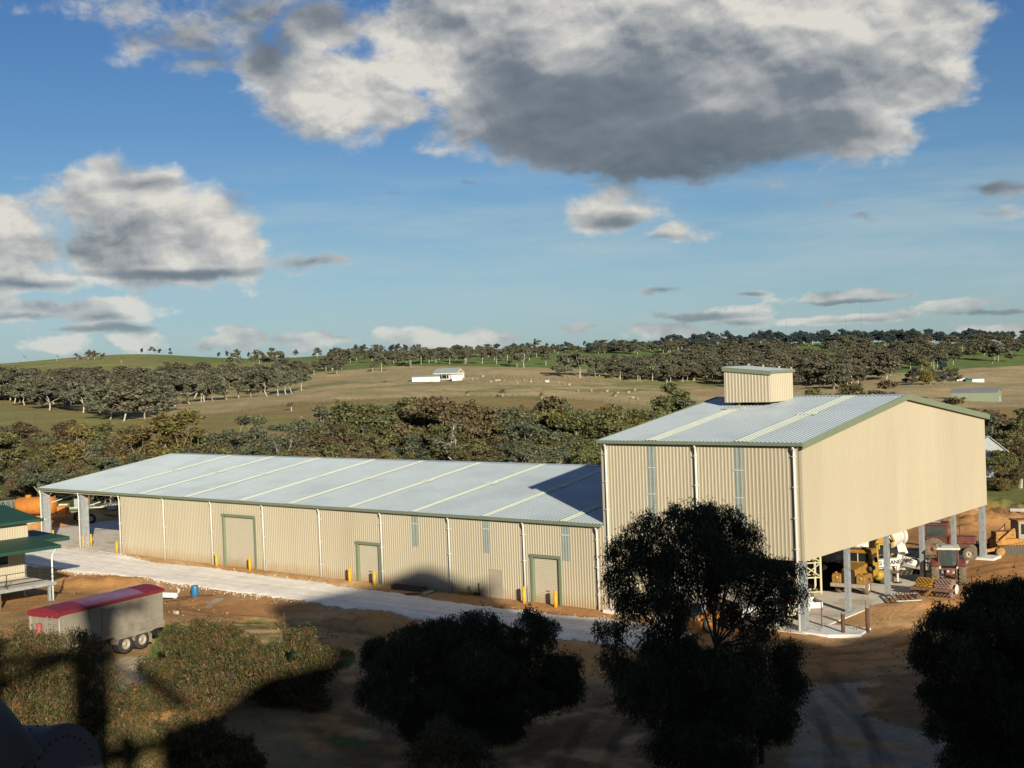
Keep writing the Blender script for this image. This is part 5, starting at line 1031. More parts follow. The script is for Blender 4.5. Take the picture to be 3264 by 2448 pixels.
# chassis, guards, axles
ch = MB(); ch.bb(.1, Lt-.1, .55, .75, .85, 1.2); ch.bb(.1, Lt-.1, Wt-.75, Wt-.55, .85, 1.2)
for x in np.linspace(.4, Lt-.4, 7): ch.bb(x-.06, x+.06, .45, Wt-.45, .9, 1.15)
setp(ch.build('chassis', 'trailerdk', tr), kind='stuff')
wx = [Lt-3.05, Lt-1.78]; RW = .56
for x in wx:
    wheel(tr, x, .17, RW, .30, 'tyre', 'rim', rimr=.58, side=-1); wheel(tr, x, .50, RW, .28, 'tyre', 'rim', rimr=.58, side=-1)
    wheel(tr, x, Wt-.17, RW, .30, 'tyre', 'rim', rimr=.58, side=1)
    MB().tube([(x, .3, RW), (x, Wt-.3, RW)], .07, 8).build('axle', 'trailerdk', tr)
for yy0, yy1 in ((-.02, .62), (Wt-.62, Wt+.02)):
    mb = MB(); prof = []
    for x in wx:
        for k in range(9):
            a = math.pi*(1-k/8.)*.92+.12; prof.append((x+math.cos(a)*.68, RW+math.sin(a)*.66))
    for (a, b) in zip(prof[:-1], prof[1:]): mb.add([(a[0], yy0, a[1]), (b[0], yy0, b[1]), (b[0], yy1, b[1]), (a[0], yy1, a[1]), (a[0], yy0, a[1]+.04), (b[0], yy0, b[1]+.04), (b[0], yy1, b[1]+.04), (a[0], yy1, a[1]+.04)], [(3, 2, 1, 0), (4, 5, 6, 7), (0, 1, 5, 4), (2, 3, 7, 6)])
    mb.build('mudguard', 'trailer', tr)
    MB().add([(wx[0]-.75, yy0+.02, .95), (wx[1]+.72, yy0+.02, .95), (wx[1]+1.6, yy0+.02, 1.22), (wx[0]-1.0, yy0+.02, 1.22), (wx[0]-.75, yy0+.06, .95), (wx[1]+.72, yy0+.06, .95), (wx[1]+1.6, yy0+.06, 1.22), (wx[0]-1.0, yy0+.06, 1.22)], [(0, 1, 2, 3), (7, 6, 5, 4), (0, 4, 5, 1), (2, 6, 7, 3)]).build('guard_skirt', 'trailer', tr)
    MB().bb(wx[1]+.70, wx[1]+.74, yy0+.03, yy1-.03, .25, .8).build('mudflap', 'trailer', tr)
MB().bb(Lt-.75, Lt-.1, .3, .9, .55, 1.15).build('tail_flap', 'black', tr)
MB().bb(Lt-.3, Lt+.06, .05, Wt-.05, 1.0, 1.28).build('rear_bumper', 'trailer', tr)
MB().bb(Lt-1.0, Lt-.2, -.03, .02, 1.05, 1.16).build('tail_latch', 'trailer', tr)
MB().bb(1.2, 1.5, .2, .5, 0, .95).build('landing_leg', 'trailerdk', tr); MB().bb(1.2, 1.5, Wt-.5, Wt-.2, 0, .95).build('landing_leg', 'trailerdk', tr)
MB().tube([(2.2, .35, .85), (3.2, .35, .85)], .2, 10).build('air_tank', 'trailerdk', tr)

# ------------------------------------------------------------------ site office at the left edge
OX = 33.45; oy = -20.2
of = T('site_office', 'cream site office with green roofs and a railed deck on stilts', 'office', (OX, oy, .5)); OO = (OX, oy, .5); yl = -38.0
mb = MB(); ribbed(mb, (OX, yl, 0), (0, 1, 0), (0, 0, 1), (1, 0, 0), oy-yl-.3, 5.3, .2, .018, h0=lambda u: 2.45); mb.build('front_wall', 'cream', of, o=OO)
MB().bb(OX-8, OX-.03, yl, oy-.32, 2.3, 6.4).build('wall_core', 'cream', of, o=OO)
mb = MB(); ribbed(mb, (OX+.02, yl, 0), (0, 1, 0), (0, 0, 1), (1, 0, 0), oy-yl, 6.6, .2, .018, h0=lambda u: 5.3); mb.build('upper_wall', 'cream', of, o=OO)
MB().bb(OX-.05, OX+.07, oy-.42, oy-.30, 2.4, 5.4).build('corner_trim', 'offwhite', of, o=OO)
w_ = MB().bb(OX+.02, OX+.05, -26.8, -21.9, 3.55, 4.75).build('window', 'dark', of, o=OO)
fm = MB(); fm.bb(OX+.015, OX+.08, -26.86, -21.84, 4.75, 4.81); fm.bb(OX+.015, OX+.08, -26.86, -21.84, 3.49, 3.55); fm.bb(OX+.015, OX+.08, -21.9, -21.84, 3.55, 4.75); fm.bb(OX+.015, OX+.075, -24.4, -24.34, 3.55, 4.75); fm.build('window_frame', 'offwhite', w_, o=OO)
# lower skillion roof over the deck
ev = 37.62
def slabroof(x0, z0, x1, z1, y0, y1, nm, m='dgreen', th=.06):
    mb = MB(); mb.add([(x0, y0, z0), (x1, y0, z1), (x1, y1, z1), (x0, y1, z0), (x0, y0, z0-th), (x1, y0, z1-th), (x1, y1, z1-th), (x0, y1, z0-th)], [(0, 1, 2, 3), (7, 6, 5, 4), (0, 4, 5, 1), (2, 6, 7, 3), (1, 5, 6, 2), (0, 3, 7, 4)]); return mb.build(nm, m, of, o=OO)
slabroof(OX+.04, 5.42, ev, 5.0, yl, -20.0, 'lower_roof'); MB().bb(ev-.03, ev+.10, yl, -19.95, 4.80, 5.03).build('lower_gutter', 'dgreen', of, o=OO)
MB().add([(OX+.04, -20.02, 5.44), (ev+.06, -20.02, 5.03), (ev+.06, -20.02, 4.80), (OX+.04, -20.02, 5.22), (OX+.04, -19.94, 5.44), (ev+.06, -19.94, 5.03), (ev+.06, -19.94, 4.80), (OX+.04, -19.94, 5.22)], [(0, 3, 2, 1), (4, 5, 6, 7), (0, 1, 5, 4), (2, 3, 7, 6), (1, 2, 6, 5), (0, 4, 7, 3)]).build('barge_board', 'dgreen', of, o=OO)
# upper roof
ue = 34.1
slabroof(OX-5.0, 7.55, ue, 6.72, yl, -19.3, 'upper_roof'); MB().bb(ue-.02, ue+.11, yl, -19.25, 6.55, 6.76).build('upper_gutter', 'dgreen', of, o=OO)
slabroof(OX-10, 6.7, OX-5.0, 7.55, yl, -19.3, 'upper_roof')
MB().tube([(ue, -20.6, 6.5), (ue, -19.3, 6.60), (ue, -19.1, 6.66)], .07, 8).build('roof_downpipe', 'white', of, o=OO)
# lean-to roofs beyond
slabroof(26.0, 4.95, 31.5, 4.75, -20, -15.6, 'rear_roof'); MB().bb(31.45, 31.56, -20, -15.6, 4.45, 4.77).build('rear_gutter', 'dgreen', of, o=OO)
# deck
for k in range(30):
    x = OX+.08+k*.14; MB().bb(x, x+.125, yl, -20.55, 2.34, 2.385).build('deck_board', 'concrete' if k % 3 else 'offwhite', of, o=OO)
MB().bb(OX+4.28, OX+4.34, yl, -20.5, 2.16, 2.39).build('deck_bearer', 'galv', of, o=OO); MB().bb(OX, OX+4.28, -20.54, -20.48, 2.16, 2.39).build('deck_bearer', 'galv', of, o=OO)
rl = [(OX+4.2, -38+.0), (OX+4.2, -20.62)]
def rail(p0, p1, zs, nm='rail', r_=.028): 
    for z in zs: MB().tube([(p0[0], p0[1], z), (p1[0], p1[1], z)], r_, 6).build(nm, 'steeldk', of, o=OO)
MT['steeldk'] = mat('dark_green_railing', (.03, .045, .045), .5, .2, .1, 3)
rail((OX+4.2, yl), (OX+4.2, -20.6), (3.42, 2.95, 2.62)); rail((OX+.1, -20.6), (OX+4.2, -20.6), (3.42, 2.95, 2.62))
for x, y in ((OX+4.2, -20.6), (OX+4.2, -24.3), (OX+4.2, -28.2), (OX+.12, -20.6), (OX+2.2, -20.6)): MB().tube([(x, y, 2.3), (x, y, 3.45)], .035, 6).build('rail_post', 'steeldk', of, o=OO)
MB().beam((OX+4.2, -24.3, 2.95), (OX+3.5, -24.1, 2.4), .04).build('rail_brace', 'steeldk', of, o=OO)
xx, yy = ev+.03, -20.35
MB().tube([(xx, yy, 4.85), (xx-.05, yy, 4.72), (xx-.05, yy-.35, 4.35), (xx-.05, yy-.35, .4)], .065, 8).build('downpipe', 'white', of, True, o=OO)
for x in (OX+.4, OX+4.0):
    for y in (-20.9, -24.8, -28.8): MB().bb(x-.09, x+.09, y-.09, y+.09, -.4, 2.16).build('stump', 'galv' if y > -22 else 'timber', of, o=OO)
st_ = T('water_cage', 'grey wire cage tank standing under the office deck', 'tank', (OX+3.2, -26.2, .55)); MB().bb(-.5, .5, -.5, .5, .15, 1.2).build('tank_bladder', 'tanks', st_, bev=.05)
cg = MB()
for k in range(6):
    a = -.55+k*.22
    for s in (-.55, .55): cg.beam((a, s, .1), (a, s, 1.3), .03); cg.beam((s, a, .1), (s, a, 1.3), .03)
for z in (.15, .5, .9, 1.28):
    for s in (-.55, .55): cg.beam((-.55, s, z), (.55, s, z), .03); cg.beam((s, -.55, z), (s, .55, z), .03)
setp(cg.build('cage', 'galv', st_), kind='stuff')

# ------------------------------------------------------------------ small things in front of the road
p = G(622, 1902, 0); p[2] = gz(p[0], p[1])-.02
t = T('plastic_drum', 'blue plastic drum standing in the dirt by the road', 'drum', p)
MB().lathe([(0.001, 0), (.25, 0), (.275, .04), (.285, .2), (.30, .32), (.30, .58), (.285, .70), (.275, .86), (.25, .90), (0.001, .905)], n=20).build('body', 'blue', t, True)
for z in (.31, .60): MB().lathe([(.298, z-.02), (.312, z), (.298, z+.02)], n=20).build('hoop', 'blue', t, True)
p0, p1 = G(430, 1895, .3), G(566, 1897, .3); 
t = T('wrapped_pipe_roll', 'white plastic-wrapped roll lying behind the trailer tail', 'roll', (*((p0+p1)/2)[:2], gz(*((p0+p1)/2)[:2])), math.atan2(p1[1]-p0[1], p1[0]-p0[0]))
Lr = float(np.linalg.norm(p1-p0)); mb = MB(); mb.tube([(-Lr/2, 0, .25), (-Lr/4, .02, .27), (Lr/4, 0, .25), (Lr/2-.05, 0, .24), (Lr/2, 0, .24)], [.23, .26, .25, .22, .1], 10); mb.build('roll_wrap', 'white', t, True); MB().bb(-Lr/2, Lr/2-.3, -.3, -.18, 0, .1).build('bearer', 'black', t)
for (a, b, z, nm, lb) in (((520,1900),(680,1890),.25,'steel_bar','long thin dark steel bar passing behind the blue drum'), ((520,1904),(615,1903),.15,'steel_bar','shorter dark bar lying left of the blue drum'), ((520,1915),(598,1909),.15,'bent_rod','bent brown rod on the dirt below the blue drum')):
    q0, q1 = G(*a, z), G(*b, z); zz = max(gz(q0[0], q0[1]), gz(q1[0], q1[1]))+.06
    o = MB().tube([(q0[0], q0[1], zz), ((q0[0]+q1[0])/2, (q0[1]+q1[1])/2, zz+.05), (q1[0], q1[1], zz+.04)], .04, 6).build(nm, 'steelbrown'); setp(o, lb, 'bar')
p = G(573, 1962, .4); z = gz(p[0], p[1]); t = T('bent_stake', 'bent rusty stake in a small yellow block near the trailer', 'stake', (p[0], p[1], z))
MB().tube([(0, 0, 0), (-.05, 0, .5), (-.3, .05, 1.0)], .04, 6).build('stake', 'steelbrown', t); MB().tube([(0.05, .05, 0), (0.02, .05, 1.6)], .03, 6).build('picket', 'steelbrown', t); MB().box((-.25, -.1, .12), (.3, .3, .24)).build('block', 'creamframe', t)
p = G(568, 1887, .1); z = gz(p[0], p[1]); t = T('pipe_stub', 'pair of short white pipe ends standing in the dirt', 'pipe', (p[0], p[1], z)); MB().tube([(0, 0, 0), (0, 0, .45)], .05, 8).build('stub', 'offwhite', t); MB().tube([(.18, 0, 0), (.18, 0, .35)], .05, 8).build('stub', 'offwhite', t)
p = G(908, 2030, .5); z = gz(p[0], p[1]); setp(MB().tube([(p[0], p[1], z-.2), (p[0], p[1], z+1.3)], .045, 6).build('star_picket', 'steelbrown'), 'thin rusty picket rising behind the half-lit shrub', 'picket')
p = G(2428, 2400, .4); z = gz(p[0], p[1]); setp(MB().bb(p[0]-.09, p[0]+.09, p[1]-.09, p[1]+.09, z-.2, z+1.5).build('timber_post', 'timber'), 'dark timber post at the foot of the tall dark tree', 'post')
# along the long wall
def along(px, py, dz=0): p_ = G(px, py, 0); return p_[0], p_[1]
x, y = along(1305, 1882); t = T('timber_stack', 'dark stack of timber lengths on the dirt against the wall', 'timber', (x, y, gz(x, y)), .05)
for k in range(9): o = MB().box((random.uniform(-.1, .1), -.35+.17*(k % 4)+.05*(k//4), .09+.13*(k//4)), (3.2-.3*(k//4), .14, .12), random.uniform(-.03, .03)).build('board', 'timber', t)
for (a, b, m, nm, lb) in (((1345,1896),(1395,1884),'galv','steel_pipe','grey pipe lying right of the timber stack'), ((1290,1896),(1350,1893),'steelbrown','steel_bar','rusty bar lying in front of the timber stack'), ((1350,1898),(1380,1889),'white','white_pipe','short white pipe lying beside the grey pipe')):
    q0, q1 = G(*a, .05), G(*b, .05); zz = max(gz(q0[0], q0[1]), gz(q1[0], q1[1]))+.07; setp(MB().tube([(q0[0], q0[1], zz), (q1[0], q1[1], zz)], .055, 8).build(nm, m), lb, 'pipe')
x, y = along(1482, 1899); t = T('yellow_tray', 'low yellow tray on the dirt against the long wall', 'tray', (x, y, gz(x, y))); MB().box((0, 0, .12), (.9, .4, .22), .05).build('tray', 'brightyel', t); MB().box((0, 0, .25), (1.0, .5, .05), .05).build('lip', 'brightyel', t)
x, y = along(1497, 1900); setp(MB().tube([(x, y, -.05), (x, y, .75)], .06, 8).build('green_pipe', 'greenpipe'), 'upright green pipe at the wall beside the yellow tray', 'pipe')
x, y = along(1521, 1902); t = T('cable_box', 'small brown box with an upright rod at the wall foot', 'box', (x, y, gz(x, y))); MB().box((0, 0, .12), (.5, .3, .2)).build('box', 'steelbrown', t); MB().tube([(.2, 0, .1), (.2, 0, .95)], .035, 6).build('rod', 'steelbrown', t)

# ------------------------------------------------------------------ beyond the slab on the left: tank, tyres, frames
zb = 1.32
pt0, pt1 = G(64, 1640, zb), G(173, 1648, zb)
pc = (pt0+pt1)/2; az_ = math.atan2(pt1[1]-pt0[1], pt1[0]-pt0[0])
# lies roughly across the view
az_ = math.atan2(RH[1], RH[0])-.12; c0 = G(118, 1645, zb)
t = T('fuel_tank', 'large rusty orange cylindrical tank on skids behind the slab', 'tank', (c0[0], c0[1], zb-.05), az_); Lk = 4.35; rk = 1.05
MB().lathe([(0.001, -Lk/2-.35), (rk*.55, -Lk/2-.28), (rk*.88, -Lk/2-.12), (rk, -Lk/2+.1), (rk, Lk/2-.1), (rk*.88, Lk/2+.12), (rk*.55, Lk/2+.28), (0.001, Lk/2+.35)], (0, 0, rk+.25), 'X', 28).build('vessel', 'orange', t, True)
for x in (-1.4, 1.4): MB().prism([(-.9, 0), (.9, 0), (.75, .7), (0, .28), (-.75, .7)], 'X', x-.12, x+.12).build('saddle', 'orange', t)
MB().bb(-2.1, 3.9, -.75, -.6, 0, .14).build('skid', 'orange', t); MB().bb(-2.1, 3.9, .6, .75, 0, .14).build('skid', 'orange', t)
MB().tube([(-1.0, 0, 2*rk+.2), (-1.0, 0, 2*rk+.5)], [.38, .34], 12).build('manway', 'orange', t)
ld = MB()
for yy_ in (-.22, .22): ld.tube([(-Lk/2-.48, yy_, .3), (-Lk/2-.45, yy_, 2.2)], .02, 5)
for k in range(7): ld.tube([(-Lk/2-.47, -.22, .4+k*.28), (-Lk/2-.47, .22, .4+k*.28)], .016, 5)
setp(ld.build('ladder', 'orange', t), kind='stuff')
MB().bb(2.75, 3.85, -.5, .5, .15, 1.2).build('pump_box', 'orange', t, bev=.03)
def tyre_thing(px, py, r_, w, lay, label, z0=zb):
    p_ = G(px, py, z0); z = gz(p_[0], p_[1]); t = T('old_tyre', label, 'tyre', (p_[0], p_[1], z-.03), math.atan2(RH[1], RH[0])+random.uniform(-.2, .2), 'old tyres dumped behind the slab')
    mb = MB(); a = [(r_*.58, -w/2), (r_*.9, -w/2), (r_, -w*.35), (r_, w*.35), (r_*.9, w/2), (r_*.58, w/2), (r_*.52, 0), (r_*.58, -w/2)]
    mb.lathe(a, (0, 0, w/2 if lay else r_*.92), 'Z' if lay else 'Y', 22); mb.build('carcass', 'tyre', t, True)
tyre_thing(250, 1634, .62, .35, False, 'old black tyre standing on the grass left of the second column')
tyre_thing(288, 1634, .62, .35, False, 'old black tyre standing on the grass right of the second column')
def lattice(px0, py0, px1, py1, z, h, w, label, n=7):
    a, b = G(px0, py0, z), G(px1, py1, z); d = b-a; L_ = float(np.linalg.norm(d[:2])); t = T('lattice_truss', label, 'steel truss', (a[0], a[1], gz(a[0], a[1])), math.atan2(d[1], d[0])); sl__ = (gz(b[0], b[1])-gz(a[0], a[1]))
    for yy_ in (0, w):
        for zz in (.1, h): MB().beam((0, yy_, zz), (L_, yy_, zz+sl__), .09).build('chord', 'galv', t)
        for k in range(n):
            x0_, x1_ = L_*k/n, L_*(k+1)/n; MB().beam((x0_, yy_, .1+sl__*k/n), (x1_, yy_, h+sl__*(k+1)/n), .06).build('web', 'galv', t); MB().beam((x1_, yy_, .1+sl__*k/n), (x1_, yy_, h+sl__*(k+1)/n), .06).build('web', 'galv', t)
lattice(8, 1608, 108, 1590, 1.6, 1.1, 1.6, 'long grey steel lattice truss lying behind the orange tank')
lattice(352, 1600, 384, 1588, 1.6, .5, .8, 'short grey steel frame lying in weeds left of the clad wall', 4)
for (a, b, w, lb) in (((182,1622),(245,1626),.10,'long grey beam on the ground right of the orange tank'), ((190,1616),(380,1612),.12,'long pale beam lying across the yard behind the tyres'), ((200,1626),(378,1620),.08,'rusty rail lying on the grass behind the tyres'), ((240,1590),(300,1598),.10,'grey pole lying in the scrub behind the second column'), ((322,1604),(370,1596),.09,'pale pole propped in the scrub near the wall end'), ((330,1609),(375,1607),.09,'dark pole lying in the scrub near the wall end')):
    q0, q1 = G(*a, zb), G(*b, zb); m_ = 'steelbrown' if ('rusty' in lb or 'dark' in lb) else 'offwhite' if 'pale' in lb else 'galv'
    setp(MB().beam((q0[0], q0[1], gz(q0[0], q0[1])+.15), (q1[0], q1[1], gz(q1[0], q1[1])+.22), w*1.3).build('steel_beam', m_), lb, 'beam')
for (px, py, s, m, nm, lb) in ((198,1612,(1.6,.8,.6),'offwhite','white_crate','small white crate on the yard right of the orange tank'), (246,1612,(.6,.6,1.2),'galv','metal_cabinet','grey metal cabinet standing left of the second column'), (357,1615,(1.0,.6,.35),'offwhite','concrete_block','pale block lying near the left end of the wall')):
    p_ = G(px, py, zb); t = T(nm, lb, nm.split('_')[1], (p_[0], p_[1], gz(p_[0], p_[1])), .7); MB().box((0, 0, s[2]/2), s).build('body', m, t, bev=.03); MB().box((0, 0, s[2]+.03), (s[0]+.06, s[1]+.06, .06)).build('lid', m, t)
p_ = G(285, 1618, zb); setp(MB().tube([(p_[0], p_[1], zb-.2), (p_[0], p_[1], zb+2.6)], .05, 6).build('marker_pole', 'orange'), 'thin orange marker pole among the tyres', 'pole')

# ------------------------------------------------------------------ machines under and beside the raised shed
ZY = ZS
def PT(px, py, z=ZY): p_ = G(px, py, z); return p_
def text(s, size, m, parent, loc, rot, name='lettering', ext=.008, bold=0):
    cu = bpy.data.curves.new(name, 'FONT'); cu.body = s; cu.size = size; cu.extrude = ext; cu.align_x = 'CENTER'; cu.align_y = 'CENTER'; cu.offset = bold; cu.materials.append(MT[m])
    o = bpy.data.objects.new(name, cu); COL.objects.link(o); dg_ = bpy.context.evaluated_depsgraph_get(); me = bpy.data.meshes.new_from_object(o.evaluated_get(dg_)); bpy.data.objects.remove(o)
    if not me.materials: me.materials.append(MT[m])
    o = link(me, name, parent); o.location = loc; o.rotation_euler = rot; return o
# ---- old bonneted truck; local +x forward, +y left
fa = (PT(2764, 1896)+PT(2676, 1887))/2; hdg = R(-84)
# keep the near front wheel on its spot
tk = T('bonneted_truck', 'old orange-yellow bonneted truck parked behind the second shed column', 'truck', (fa[0], fa[1], ZY), hdg)
for s in (-1, 1): wheel(tk, 0, s*.98, .52, .32, 'dtyre', 'redrim', side=s, ring='whiterim', rimr=.5)
for s in (-1, 1):
    for x in (-4.4, -5.6): wheel(tk, x, s*.9, .52, .55, 'dtyre', 'rim', side=s)
MB().bb(-6.6, 1.1, -.55, -.40, .62, .85).build('chassis_rail', 'trailerdk', tk); MB().bb(-6.6, 1.1, .40, .55, .62, .85).build('chassis_rail', 'trailerdk', tk)
MB().bb(1.02, 1.22, -1.22, 1.22, .62, .88).build('bumper', 'rim', tk, bev=.03)
MB().prism([(-.45, .85), (.45, .85), (.42, 1.72), (.3, 1.82), (-.3, 1.82), (-.42, 1.72)], 'X', .80, .88).build('grille', 'black', tk)
gb = MB()
for k in range(9): gb.bb(.88, .90, -.38+k*.095-.01, -.38+k*.095+.01, .9, 1.7)
setp(gb.build('grille_bar', 'trailerdk', tk), kind='stuff')
hb = MB(); hb.add([(.8, -.62, .9), (.8, .62, .9), (.8, .50, 1.80), (.8, -.50, 1.80), (-1.25, -.85, .95), (-1.25, .85, .95), (-1.25, .72, 2.02), (-1.25, -.72, 2.02)], [(0, 3, 2, 1), (4, 5, 6, 7), (0, 1, 5, 4), (3, 7, 6, 2), (0, 4, 7, 3), (1, 2, 6, 5)]); hb.build('bonnet', 'truckyel', tk, bev=.06)
for s in (-1, 1):
    fm = MB(); pr = [(.95, .85), (.98, 1.35), (.75, 1.5), (-.55, 1.42), (-.95, 1.1), (-1.15, .75), (-.78, .72)]+[(math.cos(a)*.66, .52+math.sin(a)*.66) for a in np.linspace(math.pi*.86, .4, 8)]
    y0, y1 = (s*.55, s*1.18) if s > 0 else (s*1.18, s*.55); fm.prism(pr, 'Y', y0, y1); fm.build('mudguard', 'truckyel', tk, bev=.05)
    h_ = MB().lathe([(.001, .02), (.12, .0), (.15, -.08)], (.97, s*.86, 1.22), 'X', 14).build('headlight', 'chrome', tk, True)
    MB().box((.80, s*.9, 1.56), (.12, .12, .12)).build('indicator', 'orange', tk)
    MB().tube([(-1.2, s*.9, .8), (-1.2, s*1.18, .8), (-1.2, s*1.18, 1.0)], .02, 4).build('step', 'trailerdk', tk)
cb = MB(); cb.prism([(-1.0, .95), (1.0, .95), (1.0, 2.05), (.92, 2.78), (.8, 2.9), (-.8, 2.9), (-.92, 2.78), (-1.0, 2.05)], 'X', -2.65, -1.25); cb.build('cab', 'truckyel', tk, bev=.05)
w = MB().add([(-1.235, -.82, 2.08), (-1.235, .82, 2.08), (-1.235, .76, 2.66), (-1.235, -.76, 2.66)], [(0, 1, 2, 3)]).build('windscreen', 'dark', tk)
MB().bb(-1.24, -1.20, -.03, .03, 2.06, 2.68).build('centre_bar', 'offwhite', w)
MB().bb(-1.30, -1.15, -.95, .95, 2.69, 2.76).build('sun_visor', 'truckyel', tk)
for s in (-1, 1):
    d_ = MB().bb(-2.45, -1.45, s*1.005-.012, s*1.005+.012, 1.1, 2.05).build('door', 'brightyel', tk); MB().bb(-2.35, -1.5, s*1.0-.012, s*1.0+.012, 2.1, 2.6).build('side_window', 'dark', tk); MB().bb(-2.3, -2.15, s*1.03-.01, s*1.03+.01, 1.75, 1.79).build('door_handle', 'chrome', d_)
    MB().beam((-1.2, s*1.0, 2.3), (-1.0, s*1.35, 2.35), .03).build('mirror_arm', 'black', tk); MB().box((-1.0, s*1.38, 2.3), (.05, .2, .35)).build('mirror', 'black', tk)
    MB().lathe([(.001, -3.8), (.33, -3.78), (.33, -2.85), (.001, -2.83)], (0, s*.86, .85), 'X', 16).build('fuel_tank', 'brightyel', tk, True)
MB().tube([(-.7, .98, 1.65), (-1.25, 1.1, 1.7)], .17, 12).build('air_cleaner', 'trailerdk', tk, True); MB().tube([(-1.3, .85, 1.9), (-1.1, 1.05, 1.75)], .07, 8).build('intake_pipe', 'black', tk)
MB().tube([(-2.8, .9, .8), (-2.8, .9, 3.1)], .09, 10).build('exhaust_stack', 'brightyel', tk, True)
MB().bb(-2.0, -1.5, -.5, .4, 2.93, 3.02).build('roof_rack', 'trailerdk', tk); MB().tube([(-1.55, -.7, 3.05), (-1.55, .7, 3.05)], .03, 6).build('light_bar', 'offwhite', tk)
MB().bb(-6.6, -2.95, -.85, .85, .9, 1.0).build('tray_bed', 'steelbrown', tk)
for k in range(4): MB().box((-3.6-k*.8, random.uniform(-.4, .4), 1.15), (.5, .6, .35), random.uniform(0, 1)).build('load_part', random.choice(['steelbrown', 'rim', 'ochre', 'trailerdk']), tk)
# ---- crane with lettering; local +x to the right along the view, +y away
cr0 = PT(2800, 1862); ca = math.atan2(RH[1], RH[0])+.10
cr = T('mobile_crane', 'white and ochre mobile crane with hire lettering behind the orange truck', 'crane', (cr0[0], cr0[1], ZY), ca)
DCR = float(np.dot(cr0-CAM, FW)); sc_ = DCR/FPX
def cxz(px, py): return (px-2800)*sc_, (1862-py)*sc_+0.0     # local x, height for things on the near face
x0, z0 = cxz(2792, 1808); x1, z1 = cxz(2874, 1783)
MB().box(((x0+x1)/2, .25, (z0+z1)/2), (x1-x0, .5, (z1-z0)), tilt=('Y', -.04)).build('sign_beam', 'offwhite', cr, bev=.02)
text('YOUNG CRANE HIRE', .40, 'ink', cr, ((x0+x1)/2, -.03, (z0+z1)/2), (math.pi/2, -.04*-1*0+0.0, 0), bold=.006).rotation_euler = (math.pi/2, -.04, 0)
bx0, bz0 = cxz(2868, 1778); bx1, bz1 = cxz(2940, 1808)
MB().beam((bx0, .45, bz0), (bx1, .45, bz1), .5, .42).build('boom_head', 'offwhite', cr)
tx = text('500C', .42, 'ink', cr, ((bx0*.55+bx1*.45), .18, (bz0*.55+bz1*.45)), (math.pi/2, math.atan2(bz0-bz1, bx1-bx0), 0), bold=.006)
MB().beam((bx0-.3, .9, bz0+.12), (bx1+.2, .9, bz1+.25), .18, .12).build('boom_rail', 'ochre', cr)
hx, hz = cxz(2915, 1834); MB().bb(hx-1.0, hx+.7, .4, .6, hz-.15, hz+.2).build('outrigger_beam', 'black', cr)
for k in range(4): MB().beam((hx-.8+k*.38, .38, hz-.12), (hx-.62+k*.38, .38, hz+.17), .09, .02).build('hazard_stripe', 'brightyel', cr)
sx, sz = cxz(2790, 1770)
MB().bb(-.15, 1.5, -.1, 1.5, 2.25, 2.55).build('turntable', 'black', cr)
a0, a1 = cxz(2800, 1768); b0, b1 = cxz(2856, 1716)
MB().prism([(a0, a1), (b0+.1, a1), (b0+.1, a1+.8), (b0-.5, b1+.3), (a0+.5, b1+.2), (a0, a1+.9)], 'Y', .3, 1.3).build('superstructure', 'ochre', cr, bev=.05)
MB().bb(a0+.1, a0+.75, -.0, .30, a1+.1, a1+.8).build('operator_cab', 'brightyel', cr); MB().bb(a0+.2, a0+.65, -.02, .0, a1+.25, a1+.7).build('cab_window', 'dark', cr)
MB().beam((a0+.7, .0, b1+.9), (b0, .0, a1+.9), .28, .12).build('lift_arm', 'ochre', cr); MB().bb(b0-.8, b0-.15, .2, .29, a1+.15, a1+.75).build('side_opening', 'dark', cr)
MB().tube([(a0-1.0, .4, b1+.1), (a0+.2, .4, b1+.1)], .12, 10).build('ram_cylinder', 'galv', cr, True)
w0, w1 = cxz(2712, 1768); w2, w3 = cxz(2790, 1735)
MB().prism([(w0, w1), (w2-1.4, w1), (w2-1.4, w3+.5), (w0, w3+.5)], 'Y', .9, 2.6).build('engine_housing', 'offwhite', cr, bev=.03)
MB().prism([(w2-1.35, w1-.1), (w2-.1, w1-.6), (w2, w3-.2), (w2-1.35, w3+.5)], 'Y', 1.0, 2.2).build('counterweight', 'offwhite', cr, bev=.03)
cx_, cz_ = cxz(2755, 1752); MB().bb(cx_-.32, cx_+.18, .82, .87, cz_-.45, cz_+.45).build('chevron_board', 'offwhite', cr)
for k in range(3): MB().add([(cx_-.32, .81, cz_-.45+k*.33), (cx_+.18, .81, cz_-.25+k*.33), (cx_+.18, .81, cz_-.09+k*.33), (cx_-.32, .81, cz_-.29+k*.33)], [(0, 1, 2, 3)]).build('chevron', 'bright_red', cr)
MB().bb(-2.3, 1.9, .6, 2.4, 1.0, 1.5).build('carrier_deck', 'offwhite', cr)
for x in (-1.7, .9): 
    for y in (.7, 2.2): wheel(cr, x, y, .55, .35, 'tyre', 'rim', side=-1)
m0, m1 = cxz(2848, 1830); MB().prism([(m0-.2, 1.0), (m0+1.2, 1.0), (m0+1.35, m1-.2), (m0+.9, m1+.15), (m0-.1, m1-.1)], 'Y', .5, 1.4).build('wheel_arch', 'rim', cr, bev=.05)
l0, l1 = cxz(2866, 1850)
lg = MB(); lg.tube([(l0, .1, .1), (l0, .1, 1.75)], .09, 8); lg.build('outrigger_leg', 'offwhite', cr); MB().tube([(l0, .1, 0.0), (l0, .1, .06)], .3, 12).build('outrigger_foot', 'steelbrown', cr); MB().bb(l0-1.2, l0+.15, .0, .2, .72, .92).build('outrigger_beam', 'steelbrown', cr)
